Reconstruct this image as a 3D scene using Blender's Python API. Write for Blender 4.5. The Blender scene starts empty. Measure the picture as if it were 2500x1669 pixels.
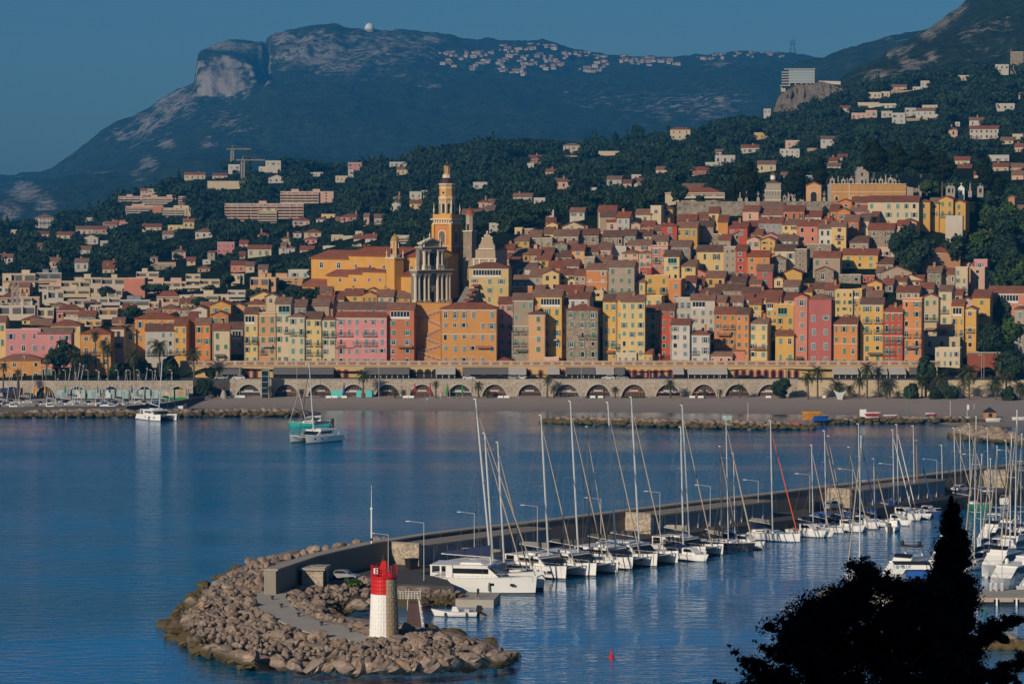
import bpy, math, random
import numpy as np
from mathutils import Vector, Matrix
random.seed(7); rng = np.random.default_rng(7)
S = bpy.context.scene; COL = S.collection; PI = math.pi
F, CX, CY, HC, HOR = 7800.0, 1250.0, 834.5, 60.0, 466.0      # photo 2500 x 1669
PIT = math.atan((CY - HOR) / F)
cam = bpy.data.cameras.new('camera'); camo = bpy.data.objects.new('camera', cam); COL.objects.link(camo)
cam.sensor_width = 36.0; cam.lens = 36.0 * F / 2500.0
camo.location = (0, 0, HC); camo.rotation_euler = (PI / 2 - PIT, 0, 0)
cam.clip_start = 1.0; cam.clip_end = 40000.0
S.camera = camo
SUN = Vector((-0.55, -0.74, 0.40)).normalized()
EL = math.asin(SUN.z); AZ = math.atan2(SUN.x, SUN.y)
w = bpy.data.worlds.new('World'); S.world = w; w.use_nodes = True
nt = w.node_tree; bg = nt.nodes['Background']
sky = nt.nodes.new('ShaderNodeTexSky'); sky.sky_type = 'NISHITA'; sky.sun_disc = False
sky.sun_elevation = EL; sky.sun_rotation = AZ % (2 * PI)
sky.air_density = 1.0; sky.dust_density = 0.6; sky.ozone_density = 3.0; sky.altitude = 60
tint = nt.nodes.new('ShaderNodeMix'); tint.data_type = 'RGBA'; tint.blend_type = 'MULTIPLY'
tint.inputs[0].default_value = 1.0; tint.inputs[7].default_value = (0.37, 0.61, 0.84, 1)
nt.links.new(sky.outputs[0], tint.inputs[6]); nt.links.new(tint.outputs[2], bg.inputs[0])
bg.inputs[1].default_value = 0.05
sl = bpy.data.lights.new('sun', 'SUN'); slo = bpy.data.objects.new('sun', sl); COL.objects.link(slo)
sl.energy = 3.7; sl.angle = math.radians(0.5); sl.color = (1.0, 0.84, 0.64)
slo.rotation_euler = SUN.to_track_quat('Z', 'Y').to_euler(); slo.location = (-300, -200, 400)
S.view_settings.view_transform = 'Standard'; S.view_settings.look = 'None'
S.view_settings.exposure = 0.22; S.view_settings.gamma = 1.0
S.render.engine = 'CYCLES'; S.cycles.max_bounces = 5; S.cycles.diffuse_bounces = 2
S.cycles.glossy_bounces = 3; S.cycles.volume_bounces = 0; S.cycles.transparent_max_bounces = 4
S.cycles.use_denoising = True; S.cycles.sample_clamp_indirect = 4.0
try: S.cycles.denoiser = 'OPENIMAGEDENOISE'
except Exception: pass
FW = Vector((0, math.cos(PIT), -math.sin(PIT))); UP = Vector((0, math.sin(PIT), math.cos(PIT)))
def ray(px, py): return FW + Vector(((px - CX) / F, 0, 0)) - UP * ((py - CY) / F)
def at(px, py, Y):
 d = ray(px, py); return Vector((0, 0, HC)) + d * (Y / d.y)
def gnd(px, py, z=0.0):
 d = ray(px, py); return Vector((0, 0, HC)) + d * ((z - HC) / d.z)
def X_of(px, Y): return at(px, 700, Y).x
def Zy(py, Y): return at(CX, py, Y).z
def proj(x, y, z):
 v = Vector((x, y, z - HC)); f = v.dot(FW)
 return CX + F * v.x / f, CY - F * v.dot(UP) / f
_tab = rng.random((64, 64, 64))
def vnoise(x, y, z=0.0):
 x, y, z = np.broadcast_arrays(np.asarray(x, float), np.asarray(y, float), np.asarray(z, float))
 xi, yi, zi = np.floor(x).astype(int), np.floor(y).astype(int), np.floor(z).astype(int)
 fx, fy, fz = x - xi, y - yi, z - zi
 fx = fx * fx * (3 - 2 * fx); fy = fy * fy * (3 - 2 * fy); fz = fz * fz * (3 - 2 * fz)
 r = 0
 for a in (0, 1):
  for b in (0, 1):
   for c in (0, 1):
    r = r + _tab[(xi + a) % 64, (yi + b) % 64, (zi + c) % 64] * (fx if a else 1 - fx) * (fy if b else 1 - fy) * (fz if c else 1 - fz)
 return r * 2 - 1
def fbm(x, y, z=0.0, o=4):
 s = 0; a = 1.0
 for k in range(o):
  s = s + a * vnoise(x * 2 ** k + 13 * k, y * 2 ** k + 7 * k, np.asarray(z) * 2 ** k + 3 * k); a *= .5
 return s
def tag(o, label=None, cat=None, group=None, kind=None):
 if label: o['label'] = label
 if cat: o['category'] = cat
 if group: o['group'] = group
 if kind: o['kind'] = kind
 return o
def mkobj(name, me, parent=None, loc=None):
 o = bpy.data.objects.new(name, me); COL.objects.link(o)
 if parent is not None: o.parent = parent
 if loc is not None: o.location = loc
 return o
def empty(name, loc, rz=0.0, label=None, cat=None, group=None):
 o = bpy.data.objects.new(name, None); COL.objects.link(o)
 o.location = loc; o.rotation_euler = (0, 0, rz); o.empty_display_size = 0.5
 return tag(o, label, cat, group)
_kids = {}
def copy_tree(o, parent=None, loc=None, rz=None, sc=None):
 c = o.copy(); COL.objects.link(c)
 if parent is not None: c.parent = parent
 if loc is not None: c.location = loc
 if rz is not None: c.rotation_euler = (0, 0, rz)
 if sc is not None: c.scale = sc if not isinstance(sc, (int, float)) else (sc, sc, sc)
 for ch in o.children: copy_tree(ch, c)
 return c
class MB:
 def __init__(s): s.v = []; s.f = []; s.m = []; s.mats = []
 def mi(s, mat):
  if mat is None: return 0
  if mat not in s.mats: s.mats.append(mat)
  return s.mats.index(mat)
 def add(s, vs, fs, mat=None):
  n = len(s.v); s.v += [tuple(v) for v in vs]; k = s.mi(mat)
  for f in fs: s.f.append(tuple(i + n for i in f)); s.m.append(k)
 def box(s, x0, x1, y0, y1, z0, z1, mat=None):
  s.add([(x0, y0, z0), (x1, y0, z0), (x1, y1, z0), (x0, y1, z0), (x0, y0, z1), (x1, y0, z1), (x1, y1, z1), (x0, y1, z1)],
    [(0, 3, 2, 1), (4, 5, 6, 7), (0, 1, 5, 4), (1, 2, 6, 5), (2, 3, 7, 6), (3, 0, 4, 7)], mat)
 def prism(s, prof, a, b, mat=None, axis='x'):
  n = len(prof)
  mk = {'x': lambda t, p: (t, p[0], p[1]), 'y': lambda t, p: (p[0], t, p[1]), 'z': lambda t, p: (p[0], p[1], t)}[axis]
  vs = [mk(a, p) for p in prof] + [mk(b, p) for p in prof]
  fs = [tuple(range(n - 1, -1, -1)), tuple(range(n, 2 * n))] + [(i, (i + 1) % n, n + (i + 1) % n, n + i) for i in range(n)]
  s.add(vs, fs, mat)
 def rings(s, rings, mat=None, cap=True):
  n = len(rings[0]); vs = [p for r in rings for p in r]; fs = []
  for k in range(len(rings) - 1):
   for i in range(n):
    j = (i + 1) % n; fs.append((k * n + i, k * n + j, (k + 1) * n + j, (k + 1) * n + i))
  if cap: fs += [tuple(range(n - 1, -1, -1)), tuple((len(rings) - 1) * n + i for i in range(n))]
  s.add(vs, fs, mat)
 def lathe(s, prof, n=12, mat=None, c=(0, 0), ph=0.0, a0=0.0, a1=2 * PI, cap=True):
  s.rings([[(c[0] + r * math.cos(ph + 2 * PI * i / n), c[1] + r * math.sin(ph + 2 * PI * i / n), z) for i in range(n)] for r, z in prof], mat, cap)
 def tube(s, p, q, r0, r1=None, n=5, mat=None):
  p, q = Vector(p), Vector(q); r1 = r0 if r1 is None else r1
  d = (q - p).normalized(); a = d.orthogonal().normalized(); b = d.cross(a)
  s.rings([[tuple(c + (a * math.cos(2 * PI * i / n) + b * math.sin(2 * PI * i / n)) * r) for i in range(n)] for c, r in ((p, r0), (q, r1))], mat)
 def path(s, pts, r, n=5, mat=None):
  for a, b in zip(pts[:-1], pts[1:]): s.tube(a, b, r, r, n, mat)
 def ball(s, c, r, mat=None, n=8, k=5, sz=1.0):
  s.rings([[(c[0] + r * math.sin(t) * math.cos(2 * PI * i / n), c[1] + r * math.sin(t) * math.sin(2 * PI * i / n), c[2] - r * sz * math.cos(t)) for i in range(n)]
     for t in [max(.08, min(PI - .08, PI * j / k)) for j in range(k + 1)]], mat)
 def mesh(s, name, mats=None):
  me = bpy.data.meshes.new(name); me.from_pydata(s.v, [], s.f)
  for m in (s.mats or ([] if mats is None else [mats])): me.materials.append(m)
  if len(s.mats) > 1: me.polygons.foreach_set('material_index', s.m)
  me.update(); return me
 def obj(s, name, mat=None, parent=None, loc=None, smooth=False):
  me = s.mesh(name, mat)
  if smooth: me.polygons.foreach_set('use_smooth', [True] * len(me.polygons))
  return mkobj(name, me, parent, loc)
def np_mesh(name, V, Fc, mat=None, smooth=False, attrs=None, tri=False):
 me = bpy.data.meshes.new(name); V = np.asarray(V, np.float32); Fc = np.asarray(Fc, np.int32); k = Fc.shape[1]
 me.vertices.add(len(V)); me.vertices.foreach_set('co', V.ravel())
 me.loops.add(Fc.size); me.loops.foreach_set('vertex_index', Fc.ravel())
 me.polygons.add(len(Fc)); me.polygons.foreach_set('loop_start', np.arange(0, Fc.size, k, dtype=np.int32))
 if mat: me.materials.append(mat)
 if smooth: me.polygons.foreach_set('use_smooth', np.ones(len(Fc), bool))
 for n, (dom, arr) in (attrs or {}).items():
  a = me.attributes.new(n, 'FLOAT', dom); a.data.foreach_set('value', np.asarray(arr, np.float32))
 me.update(calc_edges=True); me.validate(); return me
def newmat(name):
 m = bpy.data.materials.new(name); m.use_nodes = True
 return m, m.node_tree, m.node_tree.nodes['Principled BSDF']
def N(nt, t, **kw):
 n = nt.nodes.new(t)
 for k, v in kw.items(): setattr(n, k, v)
 return n
def mixc(nt, fac, a, b, mode='MIX'):
 n = N(nt, 'ShaderNodeMix', data_type='RGBA', blend_type=mode)
 for sock, v in ((n.inputs[0], fac), (n.inputs[6], a), (n.inputs[7], b)):
  if isinstance(v, bpy.types.NodeSocket): nt.links.new(v, sock)
  elif isinstance(v, (int, float)): sock.default_value = v
  else: sock.default_value = (*v[:3], 1)
 return n.outputs[2]
def noise(nt, scale, detail=4, rough=.6, coord='Object', sc=None, out='Fac'):
 tc = N(nt, 'ShaderNodeTexCoord'); n = N(nt, 'ShaderNodeTexNoise'); n.inputs['Scale'].default_value = scale
 n.inputs['Detail'].default_value = detail; n.inputs['Roughness'].default_value = rough
 if sc:
  mp = N(nt, 'ShaderNodeMapping'); mp.inputs['Scale'].default_value = sc
  nt.links.new(tc.outputs[coord], mp.inputs[0]); nt.links.new(mp.outputs[0], n.inputs['Vector'])
 else: nt.links.new(tc.outputs[coord], n.inputs['Vector'])
 return n.outputs[out]
def ramp(nt, fac, stops):
 r = N(nt, 'ShaderNodeValToRGB'); e = r.color_ramp.elements
 while len(e) < len(stops): e.new(.5)
 for el, (p, c) in zip(e, stops):
  el.position = p; el.color = (*c, 1) if not isinstance(c, (int, float)) else (c, c, c, 1)
 nt.links.new(fac, r.inputs[0]); return r.outputs[0]
def bump(nt, bs, h, strength=.3, dist=.1):
 b = N(nt, 'ShaderNodeBump'); b.inputs['Strength'].default_value = strength; b.inputs['Distance'].default_value = dist
 nt.links.new(h, b.inputs['Height']); nt.links.new(b.outputs[0], bs.inputs['Normal'])
def plain(name, c, rough=.6, metal=0.0, var=.12, scale=1.5, spec=.4):
 m, nt, b = newmat(name)
 n = noise(nt, scale, 3)
 c0 = tuple(x * (1 - var) for x in c); c1 = tuple(min(1, x * (1 + var)) for x in c)
 nt.links.new(mixc(nt, n, c0, c1), b.inputs['Base Color'])
 b.inputs['Roughness'].default_value = rough; b.inputs['Metallic'].default_value = metal
 b.inputs['Specular IOR Level'].default_value = spec; return m
def plaster(name, c, stain=.35):
 m, nt, b = newmat(name)
 oi = N(nt, 'ShaderNodeObjectInfo')
 big = noise(nt, .22, 5, .65, 'Object'); st = noise(nt, .9, 5, .7, 'Object', (1, 1, .16))
 v = mixc(nt, big, tuple(x * .78 for x in c), tuple(min(1, x * 1.16) for x in c))
 g = sum(c) / 3
 v = mixc(nt, ramp(nt, st, [(.54, 0), (.74, stain)]), v, (g * .62, g * .58, g * .5))
 r = ramp(nt, oi.outputs['Random'], [(0, (.86, .84, .80)), (.5, (1, 1, 1)), (1, (1.0, .93, .86))])
 v = mixc(nt, 1.0, v, r, 'MULTIPLY')
 nt.links.new(v, b.inputs['Base Color']); b.inputs['Roughness'].default_value = .9; b.inputs['Specular IOR Level'].default_value = .15
 bump(nt, b, noise(nt, 3, 4), .25, .05); return m
def rubble(name, c, scale=2.2, dark=.45):
 m, nt, b = newmat(name)
 tc = N(nt, 'ShaderNodeTexCoord'); vo = N(nt, 'ShaderNodeTexVoronoi'); vo.inputs['Scale'].default_value = scale
 nt.links.new(tc.outputs['Object'], vo.inputs['Vector'])
 sep = N(nt, 'ShaderNodeSeparateColor'); nt.links.new(vo.outputs['Color'], sep.inputs[0])
 v = ramp(nt, sep.outputs[0], [(0, tuple(x * dark for x in c)), (.35, tuple(x * .8 for x in c)), (1, tuple(min(1, x * 1.25) for x in c))])
 edge = ramp(nt, vo.outputs['Distance'], [(.35, 0), (.75, .7)])
 v = mixc(nt, edge, v, tuple(x * 1.1 for x in c)); v = mixc(nt, ramp(nt, noise(nt, .3, 5), [(.45, 0), (.7, .5)]), v, tuple(x * .5 for x in c))
 nt.links.new(v, b.inputs['Base Color']); b.inputs['Roughness'].default_value = .95; b.inputs['Specular IOR Level'].default_value = .1
 bump(nt, b, vo.outputs['Distance'], .4, .15); return m
def tiles(name, c):
 m, nt, b = newmat(name)
 oi = N(nt, 'ShaderNodeObjectInfo'); tc = N(nt, 'ShaderNodeTexCoord')
 wv = N(nt, 'ShaderNodeTexWave'); wv.inputs['Scale'].default_value = 1.6; wv.bands_direction = 'X'; wv.inputs['Distortion'].default_value = .6
 nt.links.new(tc.outputs['Object'], wv.inputs['Vector'])
 pat = noise(nt, .5, 6, .75); fine = noise(nt, 4.5, 3, .7)
 v = ramp(nt, pat, [(.3, tuple(x * .55 for x in c)), (.5, c), (.72, (c[0] * 1.25, c[1] * 1.45, c[2] * 1.5))])
 v = mixc(nt, ramp(nt, fine, [(.42, 0), (.62, .55)]), v, (c[0] * 1.3, c[1] * 1.6, c[2] * 1.6))
 v = mixc(nt, ramp(nt, wv.outputs['Fac'], [(0, .45), (.5, 0)]), v, tuple(x * .45 for x in c))
 r = ramp(nt, oi.outputs['Random'], [(0, (.80, .80, .79)), (.45, (1, 1, 1)), (1, (1.05, .88, .80))])
 nt.links.new(mixc(nt, 1.0, v, r, 'MULTIPLY'), b.inputs['Base Color']); b.inputs['Roughness'].default_value = .95
 b.inputs['Specular IOR Level'].default_value = .05
 bump(nt, b, wv.outputs['Fac'], .5, .12); return m
def rock_mat(name, lo, mid, hi, scale=.35, wet=None):
 m, nt, b = newmat(name)
 n1 = noise(nt, scale, 8, .7); n2 = noise(nt, scale * 6, 5, .7)
 v = ramp(nt, n1, [(.3, lo), (.5, mid), (.7, hi)])
 v = mixc(nt, ramp(nt, n2, [(.4, 0), (.7, .5)]), v, lo)
 oi = N(nt, 'ShaderNodeObjectInfo')
 v = mixc(nt, 1.0, v, ramp(nt, oi.outputs['Random'], [(0, (.7, .7, .72)), (.5, (1, 1, 1)), (1, (1, .9, .8))]), 'MULTIPLY')
 if wet:   # dark weed and wet stain by height above the water
  g = N(nt, 'ShaderNodeNewGeometry'); sx = N(nt, 'ShaderNodeSeparateXYZ'); nt.links.new(g.outputs['Position'], sx.inputs[0])
  ad = N(nt, 'ShaderNodeMath', operation='ADD'); nt.links.new(sx.outputs[2], ad.inputs[0])
  mu = N(nt, 'ShaderNodeMath', operation='MULTIPLY'); nt.links.new(noise(nt, .5, 4), mu.inputs[0]); mu.inputs[1].default_value = -2.3
  nt.links.new(mu.outputs[0], ad.inputs[1])
  dv = N(nt, 'ShaderNodeMath', operation='DIVIDE'); nt.links.new(ad.outputs[0], dv.inputs[0]); dv.inputs[1].default_value = 3.0
  f1 = ramp(nt, dv.outputs[0], [(.02, .85), (wet, 0)]); v = mixc(nt, f1, v, (.030, .026, .020))
  f2 = ramp(nt, dv.outputs[0], [(-.0, .8), (.05, 0)]); v = mixc(nt, f2, v, (.10, .075, .03))
 nt.links.new(v, b.inputs['Base Color']); b.inputs['Roughness'].default_value = .9; b.inputs['Specular IOR Level'].default_value = .2
 bump(nt, b, n2, .5, .3); return m
def foliage(name, c, var=.5, use_attr=True):
 m, nt, b = newmat(name)
 if use_attr:
  a = N(nt, 'ShaderNodeAttribute'); a.attribute_name = 'tint'; f = a.outputs['Fac']
 else:
  f = noise(nt, .6, 3)
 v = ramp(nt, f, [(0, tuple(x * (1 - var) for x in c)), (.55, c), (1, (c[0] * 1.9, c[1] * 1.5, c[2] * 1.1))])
 nt.links.new(v, b.inputs['Base Color']); b.inputs['Roughness'].default_value = .8; b.inputs['Specular IOR Level'].default_value = .1
 return m
ORD = 'zeroth first second third fourth fifth sixth seventh eighth ninth tenth eleventh twelfth thirteenth fourteenth fifteenth sixteenth seventeenth eighteenth nineteenth twentieth'.split() + ['twenty-' + o for o in 'first second third fourth fifth sixth seventh eighth ninth'.split()] + ['thirtieth'] + ['thirty-' + o for o in 'first second third fourth fifth sixth seventh eighth ninth'.split()] + ['fortieth']
M = {}
# ================================================================== SETTING: terrain, mountains, water
def interp(lst, px): a = np.array(lst, float); return np.interp(px, a[:, 0], a[:, 1])
def zfrom(py, Y):
 t = (np.asarray(py, float) - CY) / F
 dz = -math.sin(PIT) - math.cos(PIT) * t; dy = math.cos(PIT) - math.sin(PIT) * t
 return HC + dz / dy * Y
def loft(name, cons, px0, px1, step, rows, mat, amp, fr, patches=(), back=None, ridge_amp=2.0, seed=0, cliffy=1.0, gully=.8):
 """heightfield lofted through contour lines (Y, [(px,py)...]) ; back=(Y,factor) drops the rear slope"""
 px = np.arange(px0, px1 + step, step, dtype=float)
 Zs = [zfrom(interp(c, px), Y) for Y, c in cons]; Ys = [Y for Y, _ in cons]
 if back: Ys.append(back[0]); Zs.append(Zs[-1] * back[1])
 out_z, out_y = [], []
 for k in range(len(Ys) - 1):
  for j in range(rows):
   t = j / rows; out_y.append(Ys[k] * (1 - t) + Ys[k + 1] * t); out_z.append(Zs[k] * (1 - t) + Zs[k + 1] * t)
 out_y.append(Ys[-1]); out_z.append(Zs[-1])
 yy = np.array(out_y)[:, None] * np.ones_like(px)[None]; zz = np.array(out_z)
 xx = (px[None] - CX) / F * yy
 n = fbm(xx / fr + seed, yy / fr, 0.0, 5); n2 = fbm(xx / fr * 7 + seed, yy / fr * 7, zz / fr * 5, 3)
 ki = rows * (len(cons) - 1)
 wgt = np.clip(np.abs(np.arange(len(out_y)) - ki) / (rows * 1.0), 0, 1)[:, None]
 zz2 = zz + n * amp * wgt + n2 * (amp * .22 * wgt + ridge_amp * (1 - wgt)) + vnoise(xx / 15 + seed, yy / 15) * ridge_amp * .7 * (1 - wgt)
 yy2 = yy - fbm(xx / fr * 4 + 3, zz / fr * 6, yy / fr, 4) * amp * .9 * wgt
 yy2 = yy2 + np.abs(fbm(xx / fr * 9 + 5, zz / fr * 2.5, yy / fr, 4)) * amp * gully * wgt
 nr, nc = yy.shape
 V = np.stack([xx, yy2, zz2], -1).reshape(-1, 3)
 i = np.arange((nr - 1) * (nc - 1)); r, c = i // (nc - 1), i % (nc - 1); b = r * nc + c
 Fc = np.stack([b, b + 1, b + nc + 1, b + nc], -1)
 t = (zz2 - HC) / yy; vy = HOR - t * F
 rk = np.zeros_like(zz2)
 for (cx, cy, rx, ry, s) in patches:
  rk = np.maximum(rk, s * np.exp(-(((px[None] - cx) / rx) ** 2 + ((vy - cy) / ry) ** 2) ** 1.5))
 sl = np.abs(np.gradient(zz2, axis=0) / (np.gradient(yy2, axis=0) + 1e-3)); rk = np.maximum(rk, np.clip((sl - .62) / .5, 0, 1) * .62 * cliffy)
 me = np_mesh(name, V, Fc, mat, True, {'rock': ('POINT', rk.ravel())})
 return tag(mkobj(name, me), kind='structure')
def mount_mat(name, forest, rock, fscale):
 m, nt, b = newmat(name)
 a = N(nt, 'ShaderNodeAttribute'); a.attribute_name = 'rock'
 n1 = noise(nt, fscale, 8, .72); n2 = noise(nt, fscale * 7, 5, .75); st = noise(nt, fscale * 1.6, 6, .7, 'Object', (1, 1, .25))
 f = ramp(nt, n2, [(.3, tuple(x * .5 for x in forest)), (.5, forest), (.75, (forest[0] * 2.2, forest[1] * 1.7, forest[2] * 1.3))])
 r = ramp(nt, st, [(.3, tuple(x * .45 for x in rock)), (.48, rock), (.7, tuple(min(1, x * 1.3) for x in rock))])
 ad = N(nt, 'ShaderNodeMath', operation='ADD'); nt.links.new(a.outputs['Fac'], ad.inputs[0])
 mx = N(nt, 'ShaderNodeMix', data_type='FLOAT'); mx.inputs[0].default_value = .62
 nt.links.new(ramp(nt, n1, [(.3, 0), (.7, 1)]), mx.inputs[2]); nt.links.new(ramp(nt, n2, [(.3, 0), (.7, 1)]), mx.inputs[3]); nt.links.new(mx.outputs[0], ad.inputs[1])
 k = ramp(nt, ad.outputs[0], [(.78, 0), (1.0, .92)])
 nt.links.new(mixc(nt, k, f, r), b.inputs['Base Color']); b.inputs['Roughness'].default_value = 1; b.inputs['Specular IOR Level'].default_value = 0
 bump(nt, b, n2, .9, 14.0); return m
M['far'] = mount_mat('mountain_ground', (.030, .046, .024), (.31, .275, .24), .006)
M['mid'] = mount_mat('slope_ground', (.030, .046, .022), (.34, .29, .23), .012)
SIL = [(-100, 450), (0, 437), (50, 426), (130, 421), (165, 402), (215, 360), (250, 336), (310, 300), (370, 268), (385, 255), (440, 222), (478, 207), (483, 180), (487, 148), (505, 122), (540, 106), (575, 99), (620, 104), (650, 103), (655, 90), (665, 85), (690, 78), (700, 73), (740, 67), (790, 64), (850, 65), (900, 71), (950, 73), (1000, 75), (1060, 79), (1100, 86), (1150, 96), (1200, 99), (1250, 103), (1290, 99), (1325, 94), (1360, 106), (1400, 119), (1450, 131), (1490, 136), (1550, 136), (1640, 142), (1720, 134), (1760, 128), (1840, 126), (1900, 130), (1960, 137), (2030, 145), (2100, 150), (2600, 150)]
A2 = [(-100, 465), (0, 455), (130, 435), (250, 352), (400, 287), (470, 250), (560, 238), (640, 215), (655, 195), (800, 185), (1000, 180), (1200, 190), (1400, 200), (1600, 190), (1800, 175), (2000, 172), (2600, 165)]
A3 = [(-100, 464), (0, 454), (130, 434), (250, 351), (400, 286), (474, 235), (484, 152), (500, 137), (560, 142), (600, 137), (622, 150), (634, 185), (648, 205), (655, 194), (800, 184), (1000, 179), (1200, 189), (1400, 199), (1600, 189), (1800, 174), (2000, 171), (2600, 164)]
A4 = [(-100, 455), (0, 444), (130, 426), (250, 340), (380, 264), (478, 217), (488, 142), (510, 124), (560, 107), (640, 110), (649, 170), (653, 170), (660, 96), (700, 88), (800, 90), (900, 98), (1000, 108), (1100, 128), (1200, 133), (1300, 128), (1400, 148), (1600, 154), (1800, 146), (2000, 152), (2600, 152)]
loft('mountain', [(4200, [(-100, 575), (0, 565), (300, 530), (2600, 520)]), (5600, [(-100, 500), (0, 490), (200, 425), (500, 360), (1000, 330), (1500, 300), (2000, 260), (2600, 240)]),
  (6600, A2), (6690, A3), (7100, A4), (7600, SIL)], -100, 2600, 4, 22, M['far'], 26, 420,
  [(545, 190, 80, 62, .5), (560, 115, 80, 16, .42), (640, 140, 14, 60, .45), (780, 130, 140, 60, .42), (950, 120, 160, 50, .40), (1040, 100, 70, 24, .46), (690, 90, 45, 26, .5), (800, 95, 120, 28, .42), (860, 170, 120, 30, .34), (960, 180, 120, 26, .32), (655, 170, 10, 50, .45), (430, 250, 75, 48, .44), (370, 300, 60, 40, .38), (310, 330, 60, 35, .36), (560, 300, 90, 40, .26), (410, 355, 32, 16, .5), (510, 350, 28, 22, .42), (368, 400, 26, 26, .5), (335, 425, 24, 18, .42), (60, 470, 48, 34, .52), (108, 495, 34, 28, .52), (20, 515, 40, 34, .45), (600, 240, 16, 14, .4), (1500, 240, 200, 50, .24), (1700, 260, 160, 50, .27), (1760, 160, 50, 16, .36), (1040, 210, 50, 12, .36), (250, 420, 60, 10, .3), (1740, 285, 60, 14, .4), (1790, 298, 40, 14, .4)],
  back=(9000, .6), ridge_amp=5, seed=3)
loft('far_ridge', [(4300, [(1850, 330), (2600, 250)]), (4700, [(1850, 340), (1920, 250), (2000, 190), (2100, 160), (2600, 110)]),
  (5100, [(1850, 340), (1900, 205), (1935, 156), (1960, 142), (2010, 139), (2060, 122), (2130, 102), (2180, 87), (2240, 77), (2300, 62), (2600, 30)])], 1850, 2600, 5, 20, M['far'], 20, 300,
  [(2190, 98, 50, 14, .34)], back=(6000, .6), ridge_amp=4, seed=9)
loft('right_mountain', [(2350, [(1960, 310), (2100, 285), (2600, 240)]), (2700, [(1960, 285), (2020, 245), (2080, 212), (2150, 195), (2250, 165), (2600, 110)]),
  (3300, [(1960, 285), (2000, 245), (2030, 217), (2080, 202), (2128, 156), (2165, 124), (2208, 108), (2245, 82), (2288, 55), (2357, 2), (2600, -140)])], 1960, 2600, 4, 34, M['mid'], 16, 160,
  [(2150, 185, 70, 20, .46), (2225, 155, 45, 22, .54), (2275, 140, 26, 18, .5), (2170, 135, 10, 12, .5), (2290, 45, 32, 40, .5), (2260, 80, 30, 30, .46), (2330, 20, 30, 30, .46), (2200, 120, 40, 26, .4), (2400, 90, 90, 60, .27), (2120, 175, 26, 10, .4), (2440, 120, 50, 12, .32), (2160, 200, 70, 10, .36)],
  back=(4200, .7), ridge_amp=3, seed=21)
HILL = [(926, [(-100, 930), (440, 925), (500, 900), (2600, 900)]),
  (1000, [(-100, 800), (450, 790), (700, 752), (1000, 715), (1300, 705), (2200, 700), (2300, 735), (2600, 765)]),
  (1090, [(-100, 762), (450, 747), (700, 702), (1150, 602), (1400, 547), (1650, 507), (2200, 502), (2300, 512), (2400, 535), (2600, 560)]),
  (1300, [(-100, 692), (450, 672), (700, 642), (1000, 562), (1400, 502), (1700, 457), (2000, 432), (2300, 440), (2600, 422)]),
  (1700, [(-100, 602), (300, 572), (450, 532), (700, 522), (1000, 482), (1400, 432), (1700, 402), (2000, 352), (2300, 332), (2600, 302)]),
  (2200, [(-100, 574), (60, 572), (150, 562), (230, 546), (265, 530), (295, 500), (390, 478), (450, 446), (560, 422), (700, 418), (850, 428), (950, 414), (1050, 392), (1200, 372), (1400, 374), (1500, 368), (1600, 354), (1750, 332), (1800, 314), (1880, 306), (1960, 288), (2050, 250), (2100, 228), (2300, 198), (2600, 160)])]
HY = np.array([h[0] for h in HILL], float)
def hillz(px, Y):
 zs = [float(zfrom(interp(c, px), y)) for y, c in HILL]
 return float(np.interp(Y, HY, zs))
def hill_depth(px, py):
 """first depth where the sight line through (px,py) meets the hill"""
 prev = None
 for Y in np.arange(930, 2200, 10.0):
  if zfrom(py, Y) <= hillz(px, Y): return float(Y)
 return 2180.0
M['hill'] = mount_mat('hill_ground', (.026, .040, .018), (.26, .22, .17), .03)
loft('hillside', HILL, -100, 2600, 10, 14, M['hill'], 2.0, 120, [(385, 505, 30, 10, .4), (1120, 430, 40, 10, .3), (2470, 590, 30, 40, .3)], back=(3000, .75), ridge_amp=.5, seed=5, cliffy=0, gully=0)
def rockface(name, cons, px0, px1, mat, amp, fr, patches, seed):
 return loft(name, cons, px0, px1, 1.5, 26, mat, amp, fr, patches, back=(cons[-1][0] + 60, .9), ridge_amp=.8, seed=seed)
M['cliff'] = mount_mat('cliff_rock', (.05, .062, .034), (.47, .39, .31), .05)
rockface('rock_outcrop', [(2120, [(1860, 330), (2130, 300)]), (2165, [(1860, 325), (1882, 285), (1930, 280), (2000, 265), (2060, 245), (2110, 240), (2130, 262)]),
   (2180, [(1860, 325), (1880, 290), (1890, 268), (1905, 240), (1930, 222), (1960, 214), (2010, 212), (2050, 214), (2090, 226), (2120, 240), (2130, 262)]),
   (2200, [(1860, 325), (1878, 290), (1886, 270), (1900, 235), (1925, 213), (1955, 206), (2000, 205), (2050, 207), (2085, 222), (2120, 236), (2130, 258)])],
   1860, 2130, M['cliff'], 5, 40, [(1960, 245, 130, 55, .62)], 11)
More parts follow.
